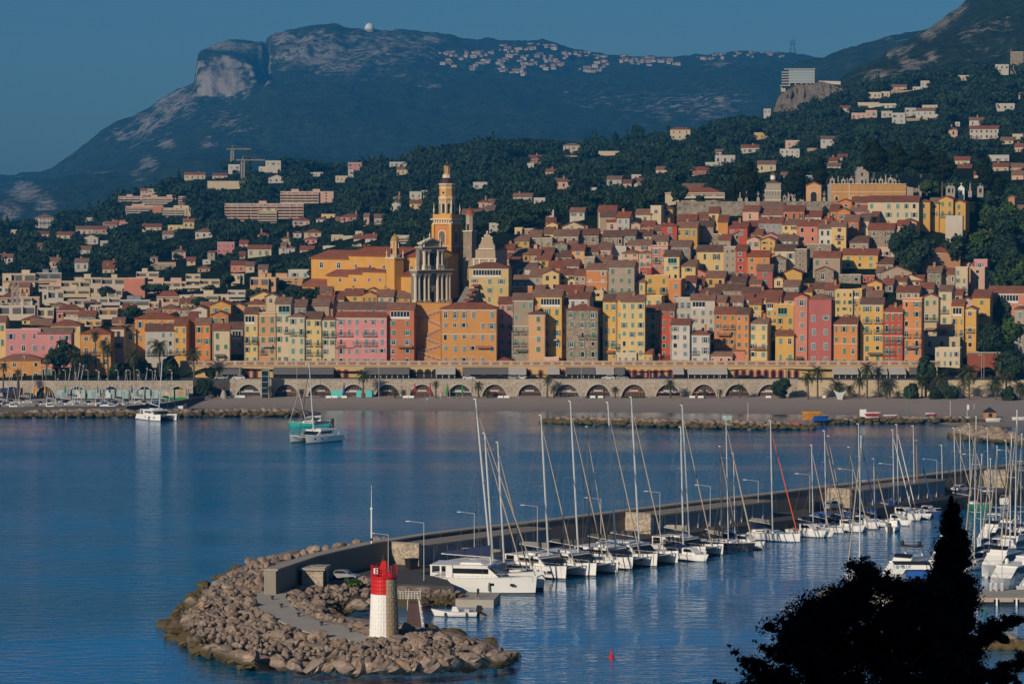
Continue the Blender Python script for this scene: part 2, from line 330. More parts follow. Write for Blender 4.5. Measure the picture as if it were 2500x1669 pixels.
def water_mat():
 m, nt, b = newmat('sea_water')
 b.inputs['Base Color'].default_value = (.002, .095, .20, 1); b.inputs['Roughness'].default_value = .06; b.inputs['IOR'].default_value = 1.33
 b.inputs['Specular IOR Level'].default_value = .26
 geo = N(nt, 'ShaderNodeNewGeometry')
 mp = N(nt, 'ShaderNodeMapping'); mp.inputs['Scale'].default_value = (.55, 1.0, 1.0); nt.links.new(geo.outputs['Position'], mp.inputs[0])
 def nz(sc, d):
  n = N(nt, 'ShaderNodeTexNoise'); n.inputs['Scale'].default_value = sc; n.inputs['Detail'].default_value = d; n.inputs['Roughness'].default_value = .55
  nt.links.new(mp.outputs[0], n.inputs['Vector']); return n.outputs['Fac']
 a, c = nz(.42, 3), nz(1.5, 2)
 mp2 = N(nt, 'ShaderNodeMapping'); mp2.inputs['Scale'].default_value = (.005, .034, 1); nt.links.new(geo.outputs['Position'], mp2.inputs[0])
 pn = N(nt, 'ShaderNodeTexNoise'); pn.inputs['Scale'].default_value = 1.0; pn.inputs['Detail'].default_value = 5; nt.links.new(mp2.outputs[0], pn.inputs['Vector'])
 sep = N(nt, 'ShaderNodeSeparateXYZ'); nt.links.new(geo.outputs['Position'], sep.inputs[0])
 sh = N(nt, 'ShaderNodeMapRange'); sh.inputs[1].default_value = 700; sh.inputs[2].default_value = 850; sh.inputs[3].default_value = 1.0; sh.inputs[4].default_value = .30
 nt.links.new(sep.outputs[1], sh.inputs[0])
 lee = N(nt, 'ShaderNodeMath', operation='MULTIPLY_ADD'); lee.inputs[1].default_value = -1.15; nt.links.new(sep.outputs[0], lee.inputs[0]); nt.links.new(sep.outputs[1], lee.inputs[2])
 lr = N(nt, 'ShaderNodeMapRange'); lr.inputs[1].default_value = 478; lr.inputs[2].default_value = 520; lr.inputs[3].default_value = .42; lr.inputs[4].default_value = 1.0
 nt.links.new(lee.outputs[0], lr.inputs[0])
 amp = N(nt, 'ShaderNodeMath', operation='MULTIPLY'); nt.links.new(sh.outputs[0], amp.inputs[0]); nt.links.new(lr.outputs[0], amp.inputs[1])
 pr = N(nt, 'ShaderNodeMapRange'); pr.inputs[1].default_value = .40; pr.inputs[2].default_value = .62; pr.inputs[3].default_value = .35; pr.inputs[4].default_value = 1.35; nt.links.new(pn.outputs['Fac'], pr.inputs[0])
 amp2 = N(nt, 'ShaderNodeMath', operation='MULTIPLY'); nt.links.new(amp.outputs[0], amp2.inputs[0]); nt.links.new(pr.outputs[0], amp2.inputs[1])
 sm = N(nt, 'ShaderNodeMath', operation='MULTIPLY_ADD'); nt.links.new(c, sm.inputs[0]); sm.inputs[1].default_value = .30; nt.links.new(a, sm.inputs[2])
 bp = N(nt, 'ShaderNodeBump'); bp.inputs['Distance'].default_value = 1.0
 st = N(nt, 'ShaderNodeMath', operation='MULTIPLY'); nt.links.new(amp2.outputs[0], st.inputs[0]); st.inputs[1].default_value = .6
 nt.links.new(st.outputs[0], bp.inputs['Strength']); nt.links.new(sm.outputs[0], bp.inputs['Height'])
 nt.nodes.remove(b); df = N(nt, 'ShaderNodeBsdfDiffuse'); df.inputs[0].default_value = (.002, .15, .31, 1); gl = N(nt, 'ShaderNodeBsdfGlossy'); gl.inputs['Roughness'].default_value = .07; gl.inputs['Color'].default_value = (.84, .9, 1.0, 1)
 fr = N(nt, 'ShaderNodeFresnel'); fr.inputs[0].default_value = 1.33; mr = N(nt, 'ShaderNodeMapRange'); mr.inputs[1].default_value = .02; mr.inputs[2].default_value = .56; mr.inputs[3].default_value = .05; mr.inputs[4].default_value = .9
 kk = N(nt, 'ShaderNodeMapRange'); kk.inputs[1].default_value = .28; kk.inputs[2].default_value = .95; kk.inputs[3].default_value = 1.0; kk.inputs[4].default_value = .47; nt.links.new(amp.outputs[0], kk.inputs[0]); k2 = N(nt, 'ShaderNodeMath', operation='MULTIPLY'); nt.links.new(mr.outputs[0], k2.inputs[0]); nt.links.new(kk.outputs[0], k2.inputs[1])
 ms = N(nt, 'ShaderNodeMixShader'); nt.links.new(fr.outputs[0], mr.inputs[0]); nt.links.new(k2.outputs[0], ms.inputs[0]); nt.links.new(df.outputs[0], ms.inputs[1]); nt.links.new(gl.outputs[0], ms.inputs[2])
 for q in (gl, fr): nt.links.new(bp.outputs[0], q.inputs['Normal'])
 nt.links.new(ms.outputs[0], nt.nodes['Material Output'].inputs[0])
 return m
M['water'] = water_mat()
mb = MB(); mb.add([(-3000, 30, 0), (3000, 30, 0), (3000, 4300, 0), (-3000, 4300, 0)], [(0, 1, 2, 3)])
tag(mb.obj('sea', M['water']), kind='structure')
M['sand'] = plain('beach_sand', (.30, .245, .20), .95, var=.15, scale=.25, spec=.1)
m_, nt_, b_ = newmat('wet_beach_sand')   # grey-pink sand, darker towards the swash line
g_ = N(nt_, 'ShaderNodeNewGeometry'); s_ = N(nt_, 'ShaderNodeSeparateXYZ'); nt_.links.new(g_.outputs['Position'], s_.inputs[0])
r_ = N(nt_, 'ShaderNodeMapRange'); r_.inputs[1].default_value = -.1; r_.inputs[2].default_value = 1.0; nt_.links.new(s_.outputs[2], r_.inputs[0])
nt_.links.new(mixc(nt_, noise(nt_, .3, 6), mixc(nt_, r_.outputs[0], (.17, .14, .12), (.27, .22, .19)), mixc(nt_, r_.outputs[0], (.20, .17, .145), (.33, .28, .24))), b_.inputs['Base Color'])
b_.inputs['Roughness'].default_value = .9; M['sand'] = m_
def beach():
 edge = [(430, 996), (480, 997), (560, 998), (700, 1001), (900, 1002), (1250, 1004), (1560, 1006), (1850, 1010), (2080, 1012), (2250, 1024), (2330, 1040), (2600, 1044)]
 mb = MB(); rows = []
 for px in range(430, 2601, 35):
  e = interp(edge, px) + 1.2 * math.sin(px * .05); p = gnd(px, e, 0.0)
  rows.append([(p.x, p.y - 8, -.6), (p.x, p.y, .02), (p.x, p.y + (913.5 - p.y) * .45, .85), (X_of(px, 913.5), 913.5, 1.3)])
 n = len(rows); vs = [p for r in rows for p in r]
 mb.add(vs, [(i * 4 + k, (i + 1) * 4 + k, (i + 1) * 4 + k + 1, i * 4 + k + 1) for i in range(n - 1) for k in range(3)])
 tag(mb.obj('beach', M['sand'], smooth=True), kind='structure')
beach()
# ================================================================== TOWN: houses
WALLS = {'y': ('yellow', (.60, .36, .10)), 'Y': ('pale yellow', (.64, .47, .21)), 'c': ('cream', (.57, .47, .32)), 'w': ('white', (.52, .49, .44)),
   'o': ('orange', (.58, .24, .085)), 'O': ('ochre', (.55, .27, .085)), 'p': ('pink', (.58, .25, .255)), 'P': ('pale pink', (.60, .39, .30)),
   'k': ('salmon', (.55, .22, .15)), 'r': ('red', (.45, .085, .05)), 'R': ('crimson pink', (.40, .125, .11)), 'q': ('brick red', (.48, .17, .09)),
   'g': ('grey beige', (.38, .31, .24)), 's': ('stone', (.30, .24, .18)), 'a': ('apricot', (.60, .34, .17)), 'b': ('brown', (.42, .22, .12)),
   'l': ('lavender grey', (.36, .31, .32)), 'n': ('blue grey', (.22, .27, .33)), 'B': ('brick', (.34, .14, .09))}
for k, (n, c) in WALLS.items():
 M['wall_' + k] = rubble('wall_' + n.replace(' ', '_'), c, 2.6) if k == 's' else plaster('wall_' + n.replace(' ', '_'), c)
M['roof_r'] = tiles('roof_tiles_red', (.27, .105, .068)); M['roof_d'] = tiles('roof_tiles_brown', (.18, .098, .07))
M['roof_m'] = tiles('roof_tiles_faded', (.27, .15, .105)); M['roof_k'] = tiles('roof_tiles_grey', (.26, .15, .11)); M['roof_o'] = tiles('roof_tiles_orange', (.30, .105, .06)); M['roof_f'] = plain('roof_gravel', (.38, .34, .29), .95, var=.25, scale=.6)
SH = {'g': ('green', (.12, .26, .17)), 't': ('turquoise', (.16, .36, .32)), 'b': ('blue grey', (.22, .32, .36)), 'd': ('dark green', (.035, .08, .06)), 'n': ('brown', (.13, .085, .06)), 'w': ('white', (.6, .58, .55))}
for k, (n, c) in SH.items(): M['sh_' + k] = plain('shutter_' + n.replace(' ', '_'), c, .6)
m, nt, b = newmat('window_glass'); b.inputs['Base Color'].default_value = (.018, .02, .024, 1); b.inputs['Roughness'].default_value = .12; M['glass'] = m
M['frame'] = plain('window_frame_white', (.62, .6, .56), .6); M['iron'] = plain('iron_railing', (.03, .032, .035), .5, .3)
M['trimw'] = plain('trim_cream', (.62, .55, .45), .8); M['pipe'] = plain('drain_pipe', (.16, .11, .08), .6)
M['awn_r'] = plain('awning_rust', (.34, .14, .07), .9); M['awn_g'] = plain('awning_grey', (.13, .125, .12), .9); M['awn_w'] = plain('awning_pale', (.40, .37, .33), .9)
M['conc'] = plain('concrete', (.34, .31, .27), .9, var=.2, scale=.5); M['asph'] = plain('asphalt', (.055, .055, .058), .9, var=.25, scale=.4)
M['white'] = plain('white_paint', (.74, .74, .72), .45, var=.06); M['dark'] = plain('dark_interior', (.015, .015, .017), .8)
def unit_window():
 mb = MB(); mb.box(-.5, .5, -.02, .10, 0, 1, M['glass'])
 for x0, x1, z0, z1 in ((-.56, -.46, -.02, 1.03), (.46, .56, -.02, 1.03), (-.46, .46, .955, 1.03), (-.46, .46, -.02, .05), (-.035, .035, .05, .955), (-.46, -.035, .62, .66), (.035, .46, .62, .66)):
  mb.box(x0, x1, -.05, .06, z0, z1, M['frame'])
 mb.box(-.64, .64, -.16, .02, -.07, -.025, M['trimw']); return mb.mesh('window')
def unit_pane():
 mb = MB(); mb.box(-.5, .5, -.02, .10, 0, 1, M['glass'])
 for x0, x1, z0, z1 in ((-.56, -.46, -.03, 1.04), (.46, .56, -.03, 1.04), (-.46, .46, .95, 1.04), (-.46, .46, -.03, .05)): mb.box(x0, x1, -.05, .06, z0, z1, M['trimw'])
 return mb.mesh('dark_window')
def unit_leaf(k):
 mb = MB(); mt = M['sh_' + k]
 for x0, x1, z0, z1 in ((0, .1, 0, 1), (.9, 1, 0, 1), (.1, .9, 0, .06), (.1, .9, .94, 1), (.1, .9, .47, .53)): mb.box(x0, x1, -.10, -.03, z0, z1, mt)
 for j in range(7):
  for zz in (.07, .54): mb.box(.1, .9, -.08, -.04, zz + j * .056, zz + j * .056 + .036, mt)
 return mb.mesh('shutter')
def unit_balcony():
 mb = MB(); mb.box(-.5, .5, -.9, 0, -.14, 0, M['conc'])
 for i in range(13): mb.box(-.49 + i * .0806, -.475 + i * .0806, -.88, -.85, 0, .95, M['iron'])
 mb.box(-.5, .5, -.9, -.84, .95, 1.0, M['iron'])
 for x in (-.5, .485): mb.box(x, x + .015, -.84, 0, .95, 1.0, M['iron']); mb.box(x, x + .015, -.5, -.47, 0, .95, M['iron'])
 return mb.mesh('balcony')
U_WIN, U_PANE, U_BAL = unit_window(), unit_pane(), unit_balcony()
U_LEAF = {k: unit_leaf(k) for k in SH}
HOUSES = []; OCC = []     # records for labels; picture rectangles kept clear of woodland trees
def window(h, x, z, ww, hh, sh, mode, rnd):
 if mode == 'c' and sh != 'x':
  o = mkobj('window', U_PANE, h, (x, 0, z)); o.scale = (ww, 1, hh)
  for s in (0, 1):
   c = mkobj('shutter', U_LEAF[sh], o, (-.49 if s == 0 else .01, -.02, .01)); c.scale = (.48, 1, .98)
  return o
 o = mkobj('window', U_WIN if rnd.random() < .6 else U_PANE, h, (x, 0, z)); o.scale = (ww, 1, hh)
 if mode == 'o' and sh != 'x':
  for s in (-1, 1):
   c = mkobj('shutter', U_LEAF[sh], o, (-1.04 if s < 0 else .56, 0, 0)); c.scale = (.48, 1, 1)
 return o
def roof_mesh(t, w, d, rk, zt, rnd, big=False):
 rm = M['roof_' + rk]; mb = MB(); o, th = .38, .22
 if t == 'g':
  r = .20 * d; sl = r / (d / 2)
  mb.prism([(-o, -o * sl), (d / 2, r), (d + o, -o * sl), (d + o, -o * sl + th), (d / 2, r + th * 1.1), (-o, -o * sl + th)], -o * .6, w + o * .6, rm)
 elif t == 'f':
  r = .20 * w; sl = r / (w / 2)
  mb.prism([(-o, -o * sl), (w / 2, r), (w + o, -o * sl), (w + o, -o * sl + th), (w / 2, r + th * 1.1), (-o, -o * sl + th)], -o, d + o * .6, rm, 'y')
 elif t == 's':
  r = .26 * d; mb.prism([(-o, -o * .26), (d, r), (d, r + th), (-o, -o * .26 + th)], -o * .6, w + o * .6, rm)
 elif t == 'h':
  m_ = min(w, d) / 2; r = .42 * m_; a = m_ if w > d else w / 2; e = m_ if d > w else d / 2
  B = [(-o, -o, -.12), (w + o, -o, -.12), (w + o, d + o, -.12), (-o, d + o, -.12)]; T = [(x, y, .06) for x, y, _ in B]
  if w > d: R = [(a, d / 2, r), (w - a, d / 2, r)]; fs = [(4, 5, 9, 8), (5, 6, 9), (6, 7, 8, 9), (7, 4, 8)]
  else: R = [(w / 2, e, r), (w / 2, d - e + .01, r)]; fs = [(4, 5, 8), (5, 6, 9, 8), (6, 7, 9), (7, 4, 8, 9)]
  mb.add(B + T + R, [(0, 3, 2, 1), (0, 1, 5, 4), (1, 2, 6, 5), (2, 3, 7, 6), (3, 0, 4, 7)] + fs, rm)
 else:
  mb.box(.12, w - .12, .12, d - .12, -.05, .12, M['roof_f'])
 return mb.mesh('roof')
def chimney_mesh():
 mb = MB(); mb.box(-.35, .35, -.3, .3, -1.0, 1.3, M['wall_b']); mb.box(-.45, .45, -.4, .4, 1.3, 1.42, M['conc']); mb.box(-.3, .3, -.14, .14, 1.42, 1.7, M['roof_o']); return mb.mesh('chimney')
U_CHIM = chimney_mesh()
def drop_hillz(px, Y): return hillz(px, Y) - 1.5
def house(x0, x1, yt, yb, col, rt, wins, rk='r', Y=None, name='town_house', cat='house', zone='', depth=None, yaw=None, balc=None, pipe=True, chim=None, zbase=None, wsize=None, top_gap=None, modes=None):
 rnd = random.Random(int(x0 * 31 + yt * 17 + yb))
 if Y is None: Y = 932 + .37 * (887 - min(yb, 890))
 xc = (x0 + x1) / 2
 if yaw is None: yaw = math.degrees(math.atan((xc - CX) / F)) + 6 + rnd.uniform(-3.5, 3.5)
 ya = math.radians(yaw)
 if rk == 'r' and rnd.random() < .5: rk = rnd.choice('mmk')
 w = (x1 - x0) / F * Y / math.cos(ya - math.atan((xc - CX) / F))
 p = at(x0, yt, Y); zt = p.z; zv = zfrom(yb, Y)
 zb = zbase if zbase is not None else min(zv - 3.0, hillz(xc, Y) - .5)
 d = depth or rnd.uniform(7.5, 9.0)
 h = empty(name, (p.x, p.y, zb), -ya)       # facade turns its face to the camera's left, towards the sun
 H = zt - zb
 mb = MB(); wm = M['wall_' + col]
 if rt == 'f': mb.prism([(0, 0), (w, 0), (w, H), (w / 2, H + .2 * w), (0, H)], 0, d, wm, 'y')
 elif rt == 'g': mb.prism([(0, 0), (d, 0), (d, H), (d / 2, H + .20 * d), (0, H)], 0, w, wm)
 elif rt == 's': mb.prism([(0, 0), (d, 0), (d, H + .26 * d), (0, H)], 0, w, wm)
 elif rt == 't':
  mb.box(0, w, 0, d, 0, H, wm)
  for a in ((0, w, 0, .12), (0, w, d - .12, d), (0, .12, .12, d - .12), (w - .12, w, .12, d - .12)): mb.box(a[0], a[1], a[2], a[3], H, H + .45, wm)
  mb.box(-.05, w + .05, -.05, 0, H + .32, H + .5, M['trimw'])
 else: mb.box(0, w, 0, d, 0, H, wm)
 mb.obj('wall', None, h)
 ro = mkobj('roof', roof_mesh(rt, w, d, rk, H, rnd), h, (0, 0, H))
 if (chim if chim is not None else rnd.random() < .45) and rt in 'ghs' and w > 4:
  c = mkobj('chimney', U_CHIM, ro, (rnd.uniform(.2, .8) * w, d * rnd.uniform(.3, .6), .14 * d)); c.scale = (1, 1, rnd.uniform(.8, 1.2))
 nwin = 0; shn = 'x'; Hv_ = zt - zv
 if wins:
  a, bq = wins.split('x', 1); C = int(a); R = int(''.join(ch for ch in bq if ch.isdigit())); shn = ''.join(ch for ch in bq if ch.isalpha()) or 'x'
  Hv = zt - zv; cell = Hv / R
  ww = min(1.05, w / C * .36) if not wsize else wsize[0]; hh = min(1.75, cell * .56) if not wsize else wsize[1]
  gap = top_gap if top_gap is not None else min(.9, cell * .25)
  alt = rnd.choice(['b', 'g', 't']) if rnd.random() < .25 and shn != 'x' else shn
  offs = [rnd.uniform(-.09, .09) * w / C for _ in range(C)]
  for r in range(R):
   row_tall = rnd.random() < .25; rowsh = alt if rnd.random() < .2 else shn
   log = C > 1 and r == 0 and Hv > 6 and rnd.random() < .22
   if log:      # glazed loggia across the top floor
    lw = w * rnd.uniform(.45, .8); lx_ = rnd.uniform(lw / 2 + .2, w - lw / 2 - .2); lm = M['sh_t'] if rnd.random() < .5 else M['frame']; z = H - gap - hh; lb = MB(); lb.box(lx_ - lw / 2, lx_ + lw / 2, -.06, 0, z, z + hh, M['glass']); k_ = max(3, int(lw / .8))
    for j in range(k_ + 1): lb.box(lx_ - lw / 2 + lw * j / k_ - .06, lx_ - lw / 2 + lw * j / k_ + .06, -.12, 0, z, z + hh, lm)
    lb.box(lx_ - lw / 2, lx_ + lw / 2, -.12, 0, z - .7, z, lm); lb.box(lx_ - lw / 2, lx_ + lw / 2, -.12, 0, z + hh, z + hh + .12, lm); lb.obj('loggia', None, h); continue
   for c in range(C):
    q = rnd.random()
    if q < .045 and C * R > 4: continue
    x = (c + .5) * w / C * (1 if C > 1 else 1) + offs[c] + rnd.uniform(-.03, .03) * w / C
    z = zt - zb - gap - r * cell - hh
    md = 'n' if shn == 'x' else ('c' if rnd.random() < .58 else 'o' if rnd.random() < .75 else 'n')
    h2 = hh * (1.14 if row_tall and cell > hh * 1.4 else rnd.choice([.72, 1, 1, 1, 1, .95])); z2 = z + hh - h2
    w2 = ww * (rnd.choice([.7, 1, 1, 1, 1.1]))
    if md == 'o': w2 = min(w2, w / C * .40)
    window(h, x, z2, w2, h2, rowsh, md, rnd); nwin += 1
    if row_tall and r > 0 and rnd.random() < (.75 if balc is None else balc):
     bo = mkobj('balcony', U_BAL, h, (x, 0, z2 - .05)); bo.scale = (min(w / C * .85, 2.6), .8, 1)
 if Hv_ > 9 and rnd.random() < .4:      # canvas awning or little tiled canopy on a lower floor
  aw = min(w * .6, 4.5); ax = rnd.uniform(.2, max(.25, w - aw - .2)); az = zv - zb + rnd.choice([2.6, 5.4]); ab = MB(); ab.prism([(0, az + .55), (-1.2, az), (-1.2, az - .12), (0, az + .4)], ax, ax + aw, M[rnd.choice(['awn_r', 'awn_w', 'roof_m', 'awn_g'])]); ab.obj('awning', None, h)
 if Hv_ > 7 and rnd.random() < .35: cb = MB(); cb.box(-.05, w + .05, -.12, 0, H - .55, H - .3, M['trimw']); cb.obj('cornice', None, h); cb = MB(); cb.box(-.05, w + .05, -.07, 0, H * .62, H * .62 + .14, M['trimw']); cb.obj('string_course', None, h)
 if pipe and rnd.random() < .5 and H > 6:
  pb = MB(); xx = rnd.choice([.15, w - .15]); pb.tube((xx, -.08, .2), (xx, -.08, H - .1), .07, .07, 4, M['pipe']); pb.obj('drainpipe', None, h)
 floors = max(1, round((zt - zv) / 3.0))
 HOUSES.append(dict(o=h, x0=x0, x1=x1, yt=yt, yb=yb, col=WALLS[col][0], sh=shn, rt=rt, rk=rk, w=w, fl=floors, zone=zone, Y=Y, cat=cat, nw=nwin))
 OCC.append((x0, x1, yt - 12, yb, Y))
 return h
ZO = {'A': (650, 700, 3.915), 'B': (0, 640, 3.356), 'C': (1150, 700, 4.271), 'D': (1600, 640, 5.22), 'E': (2000, 640, 4.698), 'F': (1150, 480, 4.271),
  'G': (1600, 380, 4.9), 'H': (2000, 380, 4.612), 'I': (650, 380, 3.915), 'J': (0, 380, 3.356), 'L': (400, 380, 3.915), 'M': (1600, 120, 2.61), 'K': (1250, 0, 1.879), 'P': (0, 0, 1.0), 'Q': (1000, 80, 3.356)}
def block(z, zone, text, **kw):
 ox, oy, s = ZO[z]
 for ln in text.strip().splitlines():
  for it in ln.split(';'):
   t = it.split()
   if not t: continue
   x0, x1, yt, yb = (float(v) for v in t[:4])
   k = dict(kw); wins = t[6] if len(t) > 6 and t[6] != '-' else None
   for e in t[7:]:
    kk, v = e.split('='); k[kk] = v if kk in ('rk', 'name', 'cat') else float(v)
   f = k.pop('fn', house)
   f(ox + x0 / s, ox + x1 / s, oy + yt / s, oy + yb / s, t[4], t[5], wins, zone=zone, **k)
QUAY = 'in the quayside row'
block('B', QUAY, """
-20 45 490 720 Y g 1x2g; 45 330 560 750 p t 3x2b; 312 585 580 745 p g 4x2b depth=7; 415 655 515 570 Y h 2x1b; 660 905 585 860 O h 3x3x
905 1015 540 730 P h 1x2d rk=d; 1105 1440 460 690 O h 4x2b rk=o; 1190 1425 560 765 w g 4x3b rk=d; 1425 1530 515 760 y g 2x3b; 1530 1600 480 690 O s -
1600 1725 505 790 o g 2x3g; 1725 1870 432 540 o f 2x1t; 1740 1880 555 840 c g 2x3g; 1885 1995 542 720 l g 2x2t rk=d; 2000 2110 420 840 Y g 2x5g rk=d; 2112 2258 425 840 a t 2x5g
1720 1890 352 480 y f 2x1t rk=o; 1890 2010 362 440 a f 1x1x; 1560 1700 388 430 w f 1x1x; -10 330 800 970 O h 4x2x; 332 430 850 960 k t 2x1t; 1010 1110 560 700 Y g 1x1x""")
block('A', QUAY, """
85 232 160 740 c g 2x6g; 235 385 185 262 g g 3x1b; 212 370 282 752 c h 2x5t; 370 525 302 750 Y g 2x5g rk=d; 525 667 308 750 c h 2x5g rk=o
665 845 582 745 y g 2x1g depth=5 rk=r; 668 1150 287 752 p g 6x5b depth=6; 680 1152 208 252 p g 6x1b; 1155 1412 212 750 q g 2x6g; 1665 2200 208 755 O h 6x5b rk=o
2185 2335 702 757 w h 1x1x depth=5 rk=o""")
block('C', QUAY, """
285 435 172 715 p g 2x6g; 435 648 132 760 g g 3x5t; 415 535 470 755 s g 1x4g depth=6; 600 775 282 805 a h 1x5g depth=7 rk=d; 660 790 165 400 o s 1x2g; 645 945 97 745 y g 3x6g
945 1000 190 725 a g 1x5t; 1000 1235 118 240 w g 2x1x; 995 1320 238 852 s h 3x6g wdummy=0; 1375 1518 148 772 y g 2x5t rk=d; 1518 1665 132 780 y g 2x6t; 1560 1812 152 832 Y g 3x7t
1815 1965 262 650 Y g 1x4g; 1820 1985 110 272 Y t 2x1t; 1970 2125 237 735 r g 2x6g rk=d; 1510 1725 700 832 c t 3x1b depth=4; 1725 1890 692 828 y g 3x1b depth=5; 765 915 748 832 P t 2x1x depth=4; 1900 2090 795 838 q s - rk=o depth=7""".replace(' wdummy=0', ''))
block('D', QUAY, """
195 437 792 1322 w g 2x5b depth=7; 440 690 918 1315 w h 2x3b depth=7; 250 452 472 760 w t 3x2b; 450 757 477 910 w g 3x4b; 750 1027 652 1160 o g 3x5g; 1030 1197 657 1325 o g 2x6g rk=d
760 895 502 590 o g 1x1t; 685 985 1182 1325 P g 3x1x depth=4; 985 1132 1122 1335 k s - depth=5; 1187 1432 777 1338 Y g 2x5t depth=7; 1197 1350 532 642 y g 1x1t; 1195 1350 645 772 Y t 3x1t; 1412 1567 502 790 y g 2x3t
1535 1772 552 935 y t 2x3g; 1530 1765 928 1335 y g 2x2t depth=6; 1770 1937 442 1335 k f 1x6b; 1937 2242 462 1338 R h 2x5b""")
block('E', QUAY, """
150 437 702 1200 o g 3x4g; 185 385 332 660 Y t 3x4g; 387 490 322 660 y t 2x4b; 475 737 477 1155 y g 2x6g rk=d; 740 957 562 1195 r g 3x5g rk=o; 957 1177 427 1195 o t 2x7g
1180 1372 402 870 c f 2x3g; 1372 1520 330 870 c g 1x4g; 1190 1610 872 1000 c t 3x1n depth=6; 1330 1612 997 1310 c t 4x3b depth=6; 1522 1660 492 985 y g 2x4b; 1660 1800 542 985 y f 1x5x
1757 1957 402 810 y s 1x3g; 1932 2349 347 690 k g 4x3g; 2242 2349 532 990 g h 1x3b""")
MID = 'halfway up the old town'
block('E', MID, """
885 1150 337 432 g g 3x1w; 1150 1310 300 372 g g 1x1x; 1525 1642 372 455 g g 1x1x; 1637 1757 432 485 P f 1x1x; 552 722 242 355 y f 2x1x; 722 845 252 345 s g 2x1b; 482 602 332 390 s g 1x1x
1360 1560 132 245 g g 3x1w; 1562 1702 72 345 c t 2x3b; 1240 1400 112 275 s g 2x2g; 1735 1897 72 275 P t 1x3x; 560 720 395 440 g g 2x1x; 1060 1190 215 262 c g 1x1x; 850 1000 218 300 c s -""")
block('F', MID, """
-20 390 742 1112 Y h 3x4t; 195 450 552 642 g g 1x1t rk=o; 455 607 457 572 y g 2x2g; 455 535 337 412 Y t 1x1x; 537 652 347 402 g t 1x1x; 450 615 602 682 O g 2x1d
610 732 412 542 g g 1x1g; 760 862 387 442 Y s 1x1x; 685 847 442 542 g t 2x1t; 590 690 502 550 P f 1x1x; 850 1002 502 602 s f 2x1t; 730 862 587 655 Y g 1x1d; 617 725 602 692 g g 1x1x
865 940 402 492 g g 1x1x; 935 1120 402 522 g g 2x1x rk=r; 1122 1330 392 502 s g 2x1x rk=d; 1330 1378 392 492 r t 1x1b; 1380 1580 412 522 s g 3x1x rk=d; 1582 1715 402 522 g g 2x2t rk=d; 1717 1892 407 472 c g 2x1x rk=d
780 902 292 352 Y f 2x1x; 950 1182 312 362 c f 2x1x rk=d; 1322 1510 152 235 c g -; 1345 1512 207 325 g g 1x1x rk=d; 1415 1530 262 352 P s 1x1x; 1520 1652 217 372 w g 2x2b rk=o; 1652 1770 292 372 P f 1x1t; 1772 1910 312 372 O g 2x1x
1715 1880 182 282 c g 1x1x; 1872 1982 107 292 c t 1x1x; 1995 2107 122 217 O h 1x1b rk=d; 1905 2042 352 417 s g 1x1x; 1985 2147 302 472 r h 1x2b; 1052 1182 557 682 a g 1x2b; 1190 1330 572 642 g g 2x1g; 1325 1467 502 545 P f 1x1x
1330 1462 547 642 P g 1x1b; 1465 1617 532 612 w t -; 1577 1747 587 692 P h 2x2g; 1750 1877 587 732 P h 2x2g; 1630 1877 502 562 P g 2x1d; 1880 2052 462 522 c g 3x1x; 1880 2052 522 782 k t 2x3b
2072 2292 512 622 s g 2x1b; 2010 2172 622 872 Y g 2x3b rk=d; 2175 2345 722 872 Y g 1x2g; 820 937 652 692 g g 1x1g rk=d; 937 1050 622 692 g g 1x1g rk=d; 680 830 657 722 y g 1x1d; 500 690 692 762 g t -
480 680 752 832 w g 2x1x; 810 980 732 775 O g 2x1d; 980 1122 717 775 w g 2x1b; 610 800 832 965 g g 1x2b depth=13; 440 610 882 945 w g 2x1g; 745 922 802 977 Y f 2x2d; 922 1085 812 935 Y g 2x2d; 1080 1200 817 965 g g 2x2d
1202 1425 757 1012 o g 2x3w; 1425 1702 727 1022 g g 3x3g; 1665 1820 887 1010 Y g 2x1b; 1815 2062 832 1010 y t 2x2g; 2062 2192 872 1115 o t 1x2b; 350 640 947 1025 o t 2x1g; 870 1165 987 1055 n g -
1250 1380 992 1045 Y t 1x1x; 2242 2345 892 1005 P g 2x1w; 1290 1460 672 705 o g 2x1x; 640 760 985 1040 c g -; 1760 1880 750 830 r t 1x1x; 1180 1290 640 755 g t 1x1t; 400 500 690 790 g g -; 1010 1100 520 580 c g -; 1160 1260 1000 1060 g g -; 300 420 640 690 a g 1x1x""")
block('D', MID, """
387 622 262 325 P g 2x1w; 850 1150 252 310 s g 2x1g rk=d; 1200 1350 272 360 k s 1x1x; 1630 1832 302 440 g g 2x1t; 1812 2000 372 420 y s -; 760 1130 352 410 g g 2x1x rk=d; 1100 1320 397 460 c g 2x1x rk=d; 920 1120 502 560 g g 2x1w
1102 1242 472 540 w g 2x1x; 1247 1412 442 500 c g 2x1x; 1415 1600 432 500 y g 2x1n; 490 830 397 420 g g 2x1x rk=d; 300 492 387 450 w t 3x1b; 2010 2160 330 400 g g 1x1x rk=d; 2150 2330 345 460 s g 1x1x; 1640 1780 480 560 P s 1x1g; 620 760 520 600 g s -""")
HIGH = 'high below the cemetery'
